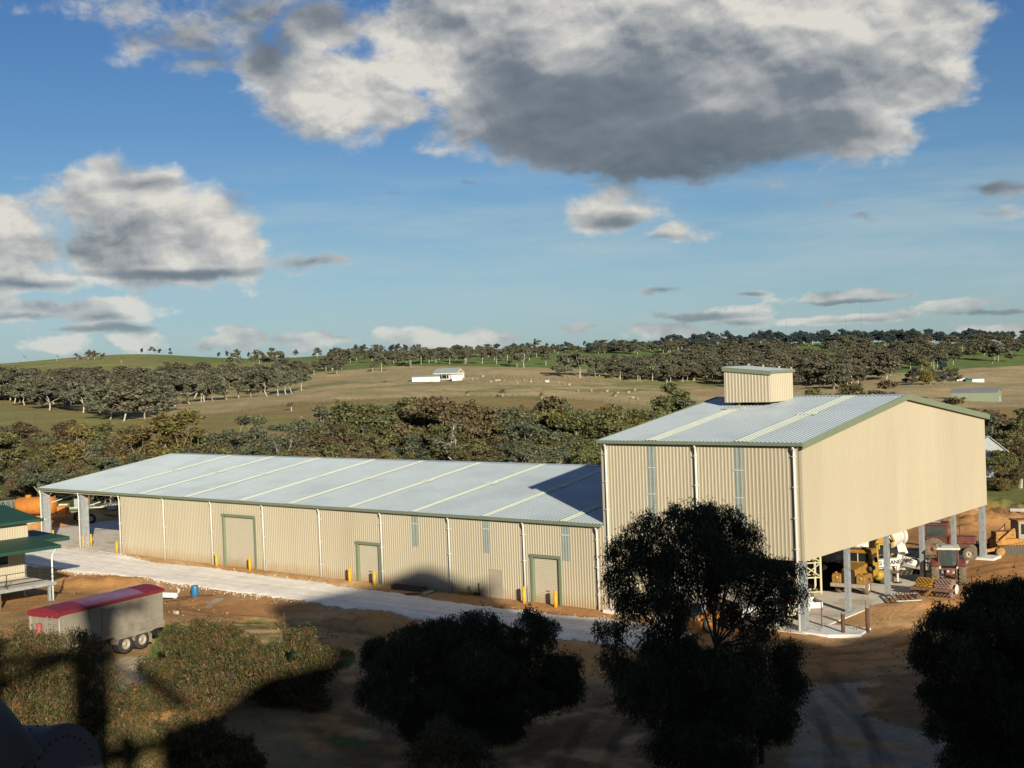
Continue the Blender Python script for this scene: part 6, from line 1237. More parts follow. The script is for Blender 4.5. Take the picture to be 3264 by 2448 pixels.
# man basket
bk0 = G(2960, 1818, ZY+.6); kb = T('man_basket', 'cream railed work basket on the end of the crane boom', 'basket', (bk0[0], bk0[1], ZY+.45), ca)
for z in (.0, .55, 1.1):
    for (a, b) in (((-.75, -.45), (.75, -.45)), ((.75, -.45), (.75, .45)), ((.75, .45), (-.75, .45)), ((-.75, .45), (-.75, -.45))): MB().tube([(a[0], a[1], z+.05), (b[0], b[1], z+.05)], .035, 6).build('rail', 'creamframe', kb)
for x in (-.75, -.25, .25, .75):
    for y in (-.45, .45): MB().tube([(x, y, .0), (x, y, 1.15)], .03, 6).build('upright', 'creamframe', kb)
MB().bb(-.75, .75, -.45, .45, 0, .04).build('floor_plate', 'creamframe', kb); MB().bb(-.2, .72, -.47, -.455, .08, .55).build('kick_panel', 'offwhite', kb)
# ---- concrete mixer
mx0 = PT(2862, 1803, .1); mt = T('concrete_mixer', 'white concrete mixer drum truck standing beyond the crane', 'concrete mixer', (mx0[0]-0.2, mx0[1], .15), ca+.25)
MB().lathe([(.001, -4.6), (.7, -4.5), (1.15, -3.4), (1.25, -2.0), (1.15, -.9), (.62, .35), (.56, .5)], (0, 0, 2.3), 'X', 24).build('drum', 'offwhite', mt, True)
MB().lathe([(.56, .5), (.70, .5), (.70, .78), (.56, .80), (.52, .62), (.001, .60)], (0, 0, 2.3), 'X', 24).build('drum_mouth', 'offwhite', mt, True)
MB().prism([(.1, .9), (1.0, .9), (.6, 1.9), (-.2, 2.1)], 'Y', -.35, .35).build('chute', 'offwhite', mt)
MB().bb(-6.6, .6, -.5, .5, .8, 1.05).build('chassis', 'trailerdk', mt)
for x in (-5.8, -1.6, -.5):
    for s in (-1, 1): wheel(mt, x, s*.95, .52, .35, 'tyre', 'rim', side=s)
MB().bb(-7.0, -5.0, -1.1, 1.1, .9, 2.7).build('cab', 'offwhite', mt, bev=.08); MB().bb(-6.9, -5.4, -1.12, -1.1, 1.8, 2.5).build('cab_window', 'dark', mt)
# ---- tractors: local +x forward
def tractor(loc, rz, s, label, roofm, detail=True):
    t = T('tractor', label, 'tractor', loc, rz, 'red tractors parked by the raised shed', scale=(s, s, s))
    for q_ in (-1, 1):
        wheel(t, 0, q_*.86, .82, .5, 'dtyre', 'rust', side=q_, lugs=18, rimr=.5, n=30); wheel(t, 2.35, q_*.72, .48, .32, 'dtyre', 'rim', side=q_, lugs=14, rimr=.5)
        mb = MB(); pr = [(math.cos(a)*.95, .82+math.sin(a)*.95) for a in np.linspace(2.5, .55, 10)]+[(math.cos(a)*.88, .82+math.sin(a)*.88) for a in np.linspace(.55, 2.5, 10)]
        y0, y1 = sorted((q_*.52, q_*1.08)); mb.prism(pr, 'Y', y0, y1); mb.build('mudguard', 'red', t)
    MB().bb(-.35, 2.3, -.25, .25, .65, 1.15).build('transmission', 'steelbrown', t, bev=.04)
    MB().bb(.95, 2.75, -.36, .36, 1.1, 1.62).build('bonnet', 'red', t, bev=.07); MB().bb(2.75, 2.80, -.3, .3, 1.15, 1.55).build('radiator_grille', 'black', t)
    for q_ in (-1, 1): MB().box((2.79, q_*.24, 1.45), (.05, .14, .12)).build('headlight', 'chrome', t)
    # cab frame
    for x in (-.55, .85):
        for y in (-.62, .62): MB().bb(x-.04, x+.04, y-.04, y+.04, 1.15, 2.42).build('cab_pillar', 'red', t)
    MB().bb(-.6, .9, -.66, .66, 1.1, 1.22).build('cab_floor', 'red', t)
    for y in (-.63, .63): MB().bb(-.5, .8, y-.008, y+.008, 1.25, 2.38).build('side_window', 'cabglass', t)
    MB().bb(-.565, -.55, -.57, .57, 1.35, 2.38).build('rear_window', 'cabglass', t); MB().bb(.85, .865, -.57, .57, 1.4, 2.38).build('windscreen', 'cabglass', t)
    MB().bb(-.1, .35, -.25, .25, 1.25, 1.5).build('seat', 'black', t); MB().bb(-.2, -.08, -.25, .25, 1.4, 1.95).build('seat_back', 'black', t); MB().tube([(.75, 0, 1.3), (.5, 0, 1.85)], .03, 6).build('steering_column', 'black', t); MB().lathe([(.16, -.02), (.19, 0), (.16, .02)], (.48, 0, 1.88), 'Z', 14).build('steering_wheel', 'black', t)
    MB().bb(-.72, 1.0, -.76, .76, 2.42, 2.58).build('cab_roof', roofm, t, bev=.06); MB().bb(-.3, .45, -.4, .4, 2.60, 2.66).build('roof_vent', 'galv', t)
    for q_ in (-1, 1): MB().beam((-.3, q_*.3, .8), (-.95, q_*.38, .55), .06).build('lift_arm', 'steelbrown', t)
    MB().box((-.45, 0, .95), (.3, .45, .4)).build('rear_housing', 'red', t, bev=.03); MB().box((-.62, .05, 1.02), (.12, .14, .14)).build('hitch_fitting', 'offwhite', t)
    MB().tube([(1.7, .3, 1.6), (1.7, .3, 2.3)], .035, 8).build('exhaust', 'steelbrown', t)
    for q_ in (-1, 1): MB().box((-.62, q_*.55, 1.28), (.06, .12, .2)).build('tail_light', 'offwhite', t)
    return t
def clear_glass():
    m = bpy.data.materials.new('cab_glass'); m.use_nodes = True; b = m.node_tree.nodes['Principled BSDF']; b.inputs['Base Color'].default_value = (.06, .08, .075, 1); b.inputs['Roughness'].default_value = .05; b.inputs['Alpha'].default_value = .45; b.inputs['Specular IOR Level'].default_value = .8; return m
MT['cabglass'] = clear_glass()
vd = math.atan2(FH[1], FH[0])
q1 = PT(3024, 1863); tractor((q1[0], q1[1], gz(q1[0], q1[1])), vd-.28, 1.08, 'red tractor with white cab roof seen from behind, right of the studded roller', 'offwhite')
q2 = PT(2980, 1780, .2); tractor((q2[0], q2[1], gz(q2[0], q2[1])), vd-1.95, 1.16, 'larger dark red tractor parked further back behind the shed columns', 'red')
# ---- sheepsfoot roller
r0_, r1_ = PT(2922, 1893), PT(3046, 1905); rc = (r0_+r1_)/2; ra = math.atan2(r1_[1]-r0_[1], r1_[0]-r0_[0]); rl_ = float(np.linalg.norm(r1_-r0_))
rz_ = gz(rc[0], rc[1]); rol = T('studded_roller', 'rusty twin-drum studded compaction roller in front of the red tractor', 'roller', (rc[0], rc[1], rz_), ra)
for q_ in (-1, 1):
    x0, x1 = (-rl_/2+.12, -.08) if q_ < 0 else (.08, rl_/2-.12); rr = .46
    d_ = MB().lathe([(.001, x0), (rr, x0), (rr, x1), (.001, x1)], (0, 0, .62), 'X', 24).build('drum', 'rust' if q_ < 0 else 'drum2', rol) if False else None
    MT.setdefault('drum2', mat('pale_worn_drum', (.36, .24, .19), .8, .1, .2, 5)); d_ = MB().lathe([(.001, x0), (rr, x0), (rr, x1), (.001, x1)], (0, 0, .62), 'X', 24).build('drum', 'ochre' if q_ < 0 else 'drum2', rol)
    sb = MB(); nr = 9
    for i in range(nr):
        for k in range(14):
            a = 2*math.pi*(k+.5*(i % 2))/14; x = x0+(x1-x0)*(i+.5)/nr; sb.beam((x, math.cos(a)*rr*.96, .62+math.sin(a)*rr*.96), (x, math.cos(a)*(rr+.17), .62+math.sin(a)*(rr+.17)), .10, .075)
    setp(sb.build('stud', 'ochre' if q_ < 0 else 'drum2', d_), kind='stuff')
for y in (-.78, .78): MB().bb(-rl_/2-.1, rl_/2+.1, y-.07, y+.07, .50, .72).build('frame_beam', 'rust', rol)
for x in (-rl_/2, 0, rl_/2): MB().bb(x-.06, x+.06, -.71, .71, .50, .70).build('frame_end', 'rust', rol)
MB().beam((0, -.8, .6), (0, -1.9, .35), .14).build('drawbar', 'rust', rol)
MB().lathe([(.001, 0), (.34, .02), (.001, .05)], (rl_/2+.08, 0, .62), 'X', 18).build('end_plate', 'offwhite', rol)
# ---- harrow frame on the ground
h0 = [PT(*p_, ZY) for p_ in ((2836, 1909), (2926, 1907), (2938, 1929), (2860, 1933))]; hc = sum(h0)/4; hz_ = max(gz(*p_[:2]) for p_ in h0)
hw = T('harrow_frame', 'flat steel harrow frame with tines lying on the orange dirt', 'harrow', (hc[0], hc[1], hz_))
loc_ = [(p_[0]-hc[0], p_[1]-hc[1], .08) for p_ in h0]
for i in range(4): MB().beam(loc_[i], loc_[(i+1) % 4], .09, .07).build('frame_bar', 'galv', hw)
for k in (1, 2, 3, 4):
    f_ = k/5; a = Vector(loc_[0]).lerp(Vector(loc_[1]), f_); b = Vector(loc_[3]).lerp(Vector(loc_[2]), f_); MB().beam(a, b, .05).build('cross_bar', 'steelbrown', hw)
    for g in (.2, .5, .8): c = a.lerp(b, g); MB().tube([c, c+Vector((.05, 0, .22)), c+Vector((.18, 0, .16))], .03, 5).build('tine', 'steelbrown', hw)
# ---- bulldozer
dz0 = PT(3236, 1762, .2); dzz = gz(dz0[0], dz0[1]); dz = T('bulldozer', 'dusty orange bulldozer with raised arms parked by the diggings', 'bulldozer', (dz0[0], dz0[1], dzz), ca+math.pi-.05)
# local +x forward = picture left
for y in (-1.0, 1.0):
    mb = MB(); pr = [(-2.3, .35), (-2.0, .0), (1.8, .0), (2.2, .3), (2.1, .7), (1.6, .85), (-1.9, .85), (-2.3, .6)]; y0, y1 = (y-.27, y+.27); mb.prism(pr, 'Y', y0, y1); k_ = mb.build('track', 'trailerdk', dz)
    for x in (-1.9, 1.75): MB().lathe([(.001, -.29), (.34, -.29), (.34, .29), (.001, .29)], (x, y, .42), 'Y', 16).build('sprocket', 'dozer', k_)
    gs = MB()
    for k in range(16): x = -2.0+k*.25; gs.bb(x, x+.1, y-.29, y+.29, .85, .90); gs.bb(x, x+.1, y-.29, y+.29, -.03, .02)
    setp(gs.build('grouser', 'dozer', k_), kind='stuff')
MB().bb(-2.0, 1.9, -.7, .7, .5, 1.35).build('hull', 'dozer', dz, bev=.05); MB().bb(.1, 1.8, -.5, .5, 1.35, 1.95).build('engine_hood', 'dozer', dz, bev=.06)
MB().bb(-1.6, .0, -.75, .75, 1.3, 2.75).build('cab', 'trailer', dz, bev=.05); MB().bb(-1.4, -.2, .755, .77, 1.7, 2.55).build('cab_window', 'dark', dz); MB().bb(-1.4, -.2, -.77, -.755, 1.7, 2.55).build('cab_window', 'dark', dz)
MB().bb(-1.7, .1, -.85, .85, 2.75, 2.85).build('cab_roof', 'dozer', dz)
for y in (-.95, .95): MB().beam((-.6, y, 1.0), (3.3, y, .45), .2, .25).build('push_arm', 'dozer', dz); MB().beam((.4, y*.9, 2.2), (1.9, y*.9, 1.0), .2, .22).build('lift_arm', 'dozer', dz)
bl = MB(); bl.prism([(3.2, -.02), (3.45, 0), (3.3, .4), (3.32, .8), (3.6, 1.15), (3.45, 1.18), (3.12, .8), (3.1, .4)], 'Y', -1.7, 1.7); bl.build('blade', 'dozer', dz)
MB().tube([(.9, .2, 1.9), (.9, .2, 2.6)], .06, 8).build('exhaust', 'steelbrown', dz)
# ---- white utility with a tray, local +x forward (picture left), +y towards the camera
uw = PT(2558, 1978); ut = T('tray_utility', 'white tray-back utility half hidden behind the near shed column', 'utility vehicle', (uw[0], uw[1]+.0, ZY), math.atan2(-RH[1], -RH[0])+.03)
# near rear wheel centre sits at local (0, .75)
ofs = Vector((0, -.72)); a_ = ut.rotation_euler[2]; ut.location.x += math.cos(a_)*ofs.x-math.sin(a_)*ofs.y; ut.location.y += math.sin(a_)*ofs.x+math.cos(a_)*ofs.y
for x in (0, 2.95):
    for s in (-1, 1): wheel(ut, x, s*.72, .36, .24, 'dtyre', 'rim', side=s)
MB().bb(-1.25, 1.05, -.88, .88, .78, .90).build('tray_floor', 'offwhite', ut)
for nm_, b_ in (('side_gate', (-1.25, 1.05, .86, .91, .88, 1.16)), ('side_gate', (-1.25, 1.05, -.91, -.86, .88, 1.16)), ('tail_gate', (-1.29, -1.25, -.9, .9, .86, 1.16)), ('headboard', (1.05, 1.10, -.9, .9, .88, 1.5))): MB().bb(*b_).build(nm_, 'utewhite', ut)
for z in (.97, 1.07): MB().bb(-1.25, 1.05, .912, .92, z, z+.012).build('gate_rib', 'galv', ut)
MB().prism([(.55, .35), (1.15, .35), (1.15, .78), (-.5, .78), (-.48, .6), (-.38, .6)]+[(.0+math.cos(a)*.46, .36+math.sin(a)*.42) for a in np.linspace(2.6, .15, 7)], 'Y', .74, .86).build('rear_guard', 'creamframe', ut)
MB().prism([(1.15, .38), (3.75, .38), (3.85, .6), (3.78, .92), (2.75, 1.05), (2.35, 1.6), (1.4, 1.65), (1.15, 1.5)], 'Y', -.8, .8).build('cab', 'utewhite', ut, bev=.06)
for s in (-1, 1):
    MB().prism([(1.45, 1.08), (2.55, 1.08), (2.28, 1.52), (1.45, 1.54)], 'Y', *sorted((s*.80, s*.815))).build('side_window', 'dark', ut)
    d_ = MB().prism([(1.4, .45), (2.55, .45), (2.6, 1.02), (1.4, 1.02)], 'Y', *sorted((s*.803, s*.82))).build('door', 'utewhite', ut); MB().bb(1.5, 1.65, s*.83-.01, s*.83+.01, .9, .93).build('door_handle', 'black', d_)
MB().add([(2.74, -.68, 1.08), (2.74, .68, 1.08), (2.38, .66, 1.58), (2.38, -.66, 1.58)], [(0, 1, 2, 3)]).build('windscreen', 'dark', ut)
MB().bb(3.78, 3.92, -.8, .8, .38, .55).build('bumper', 'galv', ut); MB().bb(3.80, 3.84, .45, .72, .65, .82).build('headlight', 'chrome', ut); MB().bb(3.80, 3.84, -.72, -.45, .65, .82).build('headlight', 'chrome', ut)
MB().bb(-1.3, -1.26, .6, .85, .62, .74).build('tail_light', 'bright_red', ut); MB().bb(-1.3, -1.26, -.85, -.6, .62, .74).build('tail_light', 'bright_red', ut)
def on_ute(x, y, z): c, s = math.cos(a_), math.sin(a_); return (ut.location.x+c*x-s*y, ut.location.y+s*x+c*y, ZY+z)
t = T('toolbox', 'white toolbox with sloping lid on the utility tray', 'toolbox', on_ute(-.45, -.3, .905), a_); MB().prism([(-.6, 0), (.65, 0), (.65, .42), (-.2, .42)], 'Y', -.4, .4).build('box', 'offwhite', t); MB().bb(-.2, .66, -.41, .41, .425, .45).build('lid', 'offwhite', t)
t = T('red_fuel_box', 'red box standing behind the cab of the white utility', 'box', on_ute(.82, .55, .905), a_); MB().bb(-.2, .2, -.25, .25, 0, .62).build('box', 'bright_red', t, bev=.03); MB().bb(-.21, .21, -.26, .26, .62, .66).build('lid', 'bright_red', t)
# ---- cream steel frame tower and pale beams beneath the shed
fr0 = PT(2588, 1893); t = T('steel_frame_tower', 'cream braced steel frame standing under the raised shed', 'steel frame', (fr0[0], fr0[1], ZY), ca)
wf, hf, df = 1.35, 3.3, 1.2
for x in (-wf/2, wf/2):
    for y in (0, df): MB().bb(x-.07, x+.07, y-.07, y+.07, 0, hf).build('post', 'creamframe', t)
for z in (.12, 1.15, 2.2, hf-.1):
    for y in (0, df): MB().beam((-wf/2, y, z), (wf/2, y, z), .09).build('cross_bar', 'creamframe', t)
    for x in (-wf/2, wf/2): MB().beam((x, 0, z), (x, df, z), .08).build('cross_bar', 'creamframe', t)
for (a, b) in ((1.2, 2.15), (2.15, 1.2), (2.25, 3.2), (3.2, 2.25)):
    MB().beam((-wf/2, 0, a), (wf/2, 0, b), .07).build('brace', 'creamframe', t)
t = T('bracket_frame', 'white right-angled steel bracket frame behind the cream tower', 'steel frame', (*PT(2642, 1835)[:2], ZY), ca)
MB().bb(-1.9, .1, -.06, .06, .35, .48).build('arm', 'utewhite', t); MB().bb(-.02, .1, -.06, .06, .48, 1.9).build('upright', 'utewhite', t); MB().beam((.05, 0, 1.9), (1.0, .2, 2.7), .12).build('diagonal', 'utewhite', t)
for x in (-1.6, 0): MB().bb(x-.05, x+.05, -.05, .05, 0, .36).build('foot', 'utewhite', t)
# small white-rimmed implement seen under the cladding
t = T('spreader_frame', 'white framed implement with dusty wheels deep under the shed', 'implement', (*PT(2680, 1800)[:2], ZY), ca); wheel(t, 0, 0, .6, .3, 'dtyre', 'rim', side=-1); wheel(t, 0, 1.6, .6, .3, 'dtyre', 'rim', side=1)
MB().beam((-.9, .1, 1.6), (0, .1, .7), .12).build('arm', 'utewhite', t); MB().beam((0, .1, .7), (.6, .1, 1.9), .12).build('arm', 'utewhite', t); MB().bb(.5, 1.5, 0, 1.4, 1.5, 2.3).build('hopper', 'rim', t)
# dark tarp heap beside the truck
hp = PT(2635, 1880); hm = MB(); nn = 14; vs = []
for i in range(nn):
    for j in range(nn):
        u_, v_ = i/(nn-1)*2-1, j/(nn-1)*2-1; vs.append((u_*2.4, v_*1.6, max(0, 1.25*(1-u_*u_)*(1-v_*v_)**.7*(1+.35*math.sin(u_*5+v_*3)))))
hm.add(vs, [(i*nn+j, (i+1)*nn+j, (i+1)*nn+j+1, i*nn+j+1) for i in range(nn-1) for j in range(nn-1)])
o = hm.build('tarpaulin_heap', 'black', None, True); o.location = (hp[0]-.6, hp[1]+2.2, ZY+.01); o.rotation_euler = (0, 0, ca+.5); setp(o, 'dark sheet-covered heap left of the orange truck', 'heap')
# ---- posts and rods at the pad
for (px, py, h, lb) in ((2688, 2018, 1.35, 'left of two short rusty posts at the fresh pad'), (2766, 2012, 1.5, 'right of two short rusty posts at the fresh pad')):
    p_ = PT(px, py); z = gz(p_[0], p_[1]); t = T('steel_post', lb, 'post', (p_[0], p_[1], z)); MB().tube([(0, 0, -.2), (0, 0, h)], .12, 10).build('pipe', 'steelbrown', t, True); MB().tube([(0, 0, h), (0, 0, h+.03)], .10, 10).build('cap', 'galv', t)
    if h > 1.4: MB().tube([(-.1, 0, h), (-.1, 0, h+.45)], .02, 5).build('rod', 'steelbrown', t)
p_ = PT(2620, 2003); t = T('steel_rod', 'thin dark rod standing on the fresh pad near the column', 'rod', (p_[0], p_[1], ZY)); MB().tube([(0, 0, 0), (0, 0, 1.75)], .03, 6).build('rod', 'steelbrown', t); MB().tube([(0, 0, 0), (0, 0, .04)], .13, 8).build('foot', 'steelbrown', t)
for k, (px, py) in enumerate(((2722, 2008), (2730, 2010), (2741, 2007), (2748, 2009), (2608, 2012), (2614, 2015))):
    p_ = PT(px, py); setp(MB().tube([(p_[0], p_[1], ZY), (p_[0], p_[1], ZY+.28)], .02, 5).build('anchor_bolt', 'steelbrown'), 'thin anchor bolt sticking out of the fresh concrete pad', 'bolt', 'anchor bolts in the fresh pad')
# ---- small orange loader hidden by the tall tree
lp = G(2290, 2000, .3); ld_ = T('wheel_loader', 'orange wheel loader seen through the tall dark tree', 'loader', (lp[0], lp[1], gz(lp[0], lp[1])), math.atan2(-RH[1], -RH[0])+.4, scale=(.82, .82, .82))
for x in (-.8, 1.2):
    for s in (-1, 1): wheel(ld_, x, s*.75, .55, .4, 'dtyre', 'orange', side=s)
MB().bb(-1.5, .2, -.6, .6, .6, 1.5).build('engine_hood', 'orange', ld_, bev=.08); MB().bb(.1, 1.1, -.55, .55, .6, 1.3).build('front_frame', 'orange', ld_); MB().bb(-.2, .7, -.55, .55, 1.3, 2.3).build('cab', 'orange', ld_, bev=.05); MB().bb(-.1, .6, .555, .57, 1.55, 2.15).build('cab_window', 'dark', ld_)
for s in (-1, 1): MB().beam((.6, s*.4, 1.3), (2.1, s*.4, .5), .16, .2).build('lift_arm', 'orange', ld_)
MB().prism([(2.0, .1), (2.7, .05), (2.2, .35), (2.15, .9), (2.0, .95)], 'Y', -.95, .95).build('bucket', 'orange', ld_)
# field beam and sign far right
for (a, b, lb, m) in (((3222, 1650), (3264, 1652), 'long white-topped rail lying at the edge of the right field', 'offwhite'),):
    q0, q1 = G(*a, .3), G(*b, .3); setp(MB().beam((q0[0], q0[1], gz(q0[0], q0[1])+.3), (q1[0], q1[1], gz(q1[0], q1[1])+.3), .25, .3).build('steel_rail', m), lb, 'rail')

# ------------------------------------------------------------------ silver store roof at the right edge
sp, sD = col_at(3168, 172), 172
sl0 = T('steel_store', 'grey metal shed gable half hidden by trees right of the raised shed', 'shed', (sp[0], sp[1], sp[2]), ca+.25)
zt = CAM[2]-(1392-yh(3160))*172/FPX-sp[2]; ze = CAM[2]-(1448-yh(3200))*172/FPX-sp[2]
MB().prism([(-5.8, 0), (3.0, 0), (3.0, ze-.6), (-1.4, zt), (-5.8, ze-.6)], 'Y', 0, 12).build('walls', 'galv', sl0)
for s in (-1, 1): MB().add([(-1.4, -.3, zt+.1), (-1.4+s*4.7, -.3, ze-.7), (-1.4+s*4.7, 12.3, ze-.7), (-1.4, 12.3, zt+.1), (-1.4, -.3, zt+.16), (-1.4+s*4.7, -.3, ze-.62), (-1.4+s*4.7, 12.3, ze-.62), (-1.4, 12.3, zt+.16)], [(0, 1, 2, 3), (7, 6, 5, 4), (0, 4, 5, 1)]).build('roof', 'zinc', sl0)

# ------------------------------------------------------------------ farm buildings on the hill
def far_box(name, label, cat, px, py, D, rz, W, Dp, He, Hr, wall, roof, ridge='X', extra=None):
    p_ = col_at(px, D); y_want = py; z = CAM[2]-(py-yh(px))*D/FPX; t = T(name, label, cat, (p_[0], p_[1], z-.2), rz)
    if ridge == 'X': poly = [(-Dp/2, -1.5), (Dp/2, -1.5), (Dp/2, He), (0, Hr), (-Dp/2, He)]; MB().prism(poly, 'X', -W/2, W/2).build('walls', wall, t)
    else: poly = [(-W/2, -1.5), (W/2, -1.5), (W/2, He), (0, Hr), (-W/2, He)]; MB().prism(poly, 'Y', -Dp/2, Dp/2).build('walls', wall, t)
    for s in (-1, 1):
        if ridge == 'X': v = [(-W/2-.3, 0, Hr+.05), (W/2+.3, 0, Hr+.05), (W/2+.3, s*(Dp/2+.4), He-.12), (-W/2-.3, s*(Dp/2+.4), He-.12)]
        else: v = [(0, -Dp/2-.3, Hr+.05), (0, Dp/2+.3, Hr+.05), (s*(W/2+.4), Dp/2+.3, He-.12), (s*(W/2+.4), -Dp/2-.3, He-.12)]
        v2 = [(a, b, c+.12) for a, b, c in v]; MB().add(v+v2, [(0, 1, 2, 3), (7, 6, 5, 4), (0, 4, 5, 1), (1, 5, 6, 2), (2, 6, 7, 3), (3, 7, 4, 0)]).build('roof', roof, t)
    return t
vr = math.atan2(RH[1], RH[0])
pF, DF_ = ground_at(1420, 1213); fs = DF_/FPX
def fw_(n): return n*fs
t = far_box('farm_shed', 'long low white farm shed left of the farmhouse', 'shed', 1357, 1216, DF_*.995, vr+.12, fw_(88), 9, fw_(16), fw_(20), 'farwhite', 'faroof')
MB().bb(fw_(13), fw_(24), -4.62, -4.5, 0, fw_(13)).build('door', 'door', t)
t = far_box('farmhouse', 'white farmhouse with pale blue roof and cream gable on the hill', 'house', 1432, 1206, DF_*1.01, vr-.45, fw_(85), fw_(52), fw_(20), fw_(33), 'farwhite', 'faroof')
W_2 = fw_(42.5); g_ = MB(); g_.prism([(-fw_(25), fw_(19)), (fw_(25), fw_(19)), (0, fw_(32.5))], 'X', W_2+.01, W_2+.25); g_.build('gable_boards', 'farcream', t); MB().bb(W_2+.26, W_2+.36, -.6, .6, fw_(20), fw_(24)).build('gable_window', 'dark', t)
MB().bb(-W_2, W_2*.3, -fw_(26)-.2, -fw_(26)-.05, .2, fw_(12)).build('verandah_opening', 'dark', t); MB().bb(-W_2, W_2, -fw_(33), -fw_(26), fw_(15), fw_(15)+.15).build('verandah_roof', 'faroof', t)
for k in range(6): MB().bb(-W_2+k*W_2*.4, -W_2+k*W_2*.4+.15, -fw_(33)+.1, -fw_(33)+.25, -1, fw_(15)).build('verandah_post', 'farwhite', t)
t = far_box('farm_annex', 'white annex box at the right end of the farmhouse', 'shed', 1458, 1208, DF_*.985, vr+.05, fw_(32), 7, fw_(14), fw_(16), 'farwhite', 'farwhite')
t = far_box('water_tank_shed', 'small white box shed alone in the sheep paddock', 'shed', 1745, 1218, ground_at(1745, 1218)[1], vr-.2, fw_(11), 2, fw_(6.5), fw_(7.5), 'farwhite', 'farwhite')
t = far_box('trough_shelter', 'tiny dark teal shelter left of the long white farm shed', 'shelter', 1227, 1220, ground_at(1227, 1220)[1], vr, fw_(8), 2, fw_(4), fw_(5), 'teal', 'teal')
Dg = ground_at(3110, 1279)[1]; gs_ = Dg/FPX
t = far_box('green_farm_shed', 'pale green steel farm shed on the right hand paddock', 'shed', 3110, 1279, Dg*1.01, vr-.52, 150*gs_*.95, 150*gs_*.5, 32*gs_, 42*gs_, 'shedgreen', 'shedroof')
MB().bb(150*gs_*.475+.02, 150*gs_*.475+.12, -1.2, 1.2, 0, 16*gs_).build('door', 'zinc', t)
Dw = ground_at(3095, 1216)[1]; ws = Dw/FPX
far_box('white_store', 'long white shed beyond the hedge on the right paddock', 'shed', 3108, 1216, Dw, vr-.15, 46*ws, 8, 10*ws, 13*ws, 'farwhite', 'faroof')
far_box('teal_store', 'small dark green store joined to the white shed', 'shed', 3085, 1216, Dw*.995, vr-.15, 20*ws, 6, 8*ws, 9*ws, 'teal', 'teal')
t = T('curved_shelter', 'low white curved-roof shelter at the hedge end', 'shelter', (*col_at(3062, Dw)[:2], CAM[2]-(1213-yh(3062))*Dw/FPX), vr-.15); MB().prism([(math.cos(a)*15*ws, math.sin(a)*9*ws) for a in np.linspace(0, math.pi, 10)], 'Y', -3, 3).build('shell', 'farwhite', t)
for i, (px, py, k, h) in enumerate([(2905,1224,'f7',9),(2925,1226,'f7',10),(2945,1227,'y1',15),(2965,1226,'f3',9),(2985,1225,'f7',9),(3000,1222,'f6',13),(3018,1222,'f7',9),(3040,1222,'f4',9),(3058,1220,'b2',5)]):
    p_, D = ground_at(px, py); r_ = tree_inst(k, p_, h, 1.1); setp(r_, f"{LOOK[k]} tree in the hedge left of the long white shed, {ORD[i]} from the left", 'tree', 'hedge trees on the right paddock')
for i, (px, py) in enumerate([(2932,1083),(1697,1112)]):
    p_, D = ground_at(px, py+6); D = min(D, 1300); t = far_box('skyline_house', ['small terracotta-roofed house among the skyline trees at the right', 'tiny pale house among skyline trees above the green paddock'][i], 'house', px, py+4, D, vr+.2, 13*D/FPX*1.3, 8, 4*D/FPX, 8*D/FPX, 'farcream', 'brickred')
# masts on the skyline
for i, (px, ty, by_) in enumerate([(2513, 1015, 1068), (2702, 1010, 1065), (2751, 965, 1065)]):
    D = 1450; p_ = col_at(px, D); z0_ = p_[2]; z1_ = CAM[2]-(ty-yh(px))*D/FPX; lb = ['thin radio mast on the skyline, left of three', 'thin radio mast on the skyline, middle of three', 'tallest thin radio mast on the skyline, right of three'][i]
    setp(MB().tube([(p_[0], p_[1], z0_-2), (p_[0], p_[1], z1_)], .13, 4).build('radio_mast', 'slate'), lb, 'mast', 'radio masts on the skyline')
# sheep
spos = [(1507,1213),(1520,1215),(1565,1221),(1582,1218),(1592,1217),(1606,1216),(1645,1218),(1648,1224),(1670,1215),(1692,1222),(1693,1215),(1780,1224),(1800,1229),(1815,1231),(1842,1251),(1884,1250),(1934,1252),(1956,1261),(1967,1258),(2023,1247),(2002,1255),(2030,1275),(2016,1273),(1960,1262),(1540,1204),(1571,1203)]
sh0 = None
def sheep_mesh():
    me = bpy.data.meshes.new('sheep'); v = [(-.45, 0, .62), (-.2, 0, .66), (.15, 0, .66), (.42, 0, .66), (.62, 0, .84), (.82, 0, .80)]; legs = [(-.38, .14), (-.38, -.14), (.34, .14), (.34, -.14)]; e_ = [(0, 1), (1, 2), (2, 3), (3, 4), (4, 5)]; rad = [.24, .30, .30, .25, .13, .08]
    for i, (x, y) in enumerate(legs): b_ = len(v); v += [(x, y, .38), (x, y, .02)]; e_ += [(0 if x < 0 else 3, b_), (b_, b_+1)]; rad += [.09, .05]
    me.from_pydata(v, e_, []); o = bpy.data.objects.new('sheep', me); COL.objects.link(o); s_ = o.modifiers.new('skin', 'SKIN')
    for i, r_ in enumerate(rad): o.data.skin_vertices[0].data[i].radius = (r_, r_)
    o.data.skin_vertices[0].data[1].use_root = True; me.materials.append(MT['wool']); return o
sh0 = sheep_mesh(); dg = bpy.context.evaluated_depsgraph_get(); sm = bpy.data.meshes.new_from_object(sh0.evaluated_get(dg)); bpy.data.objects.remove(sh0)
if not sm.materials: sm.materials.append(MT['wool'])
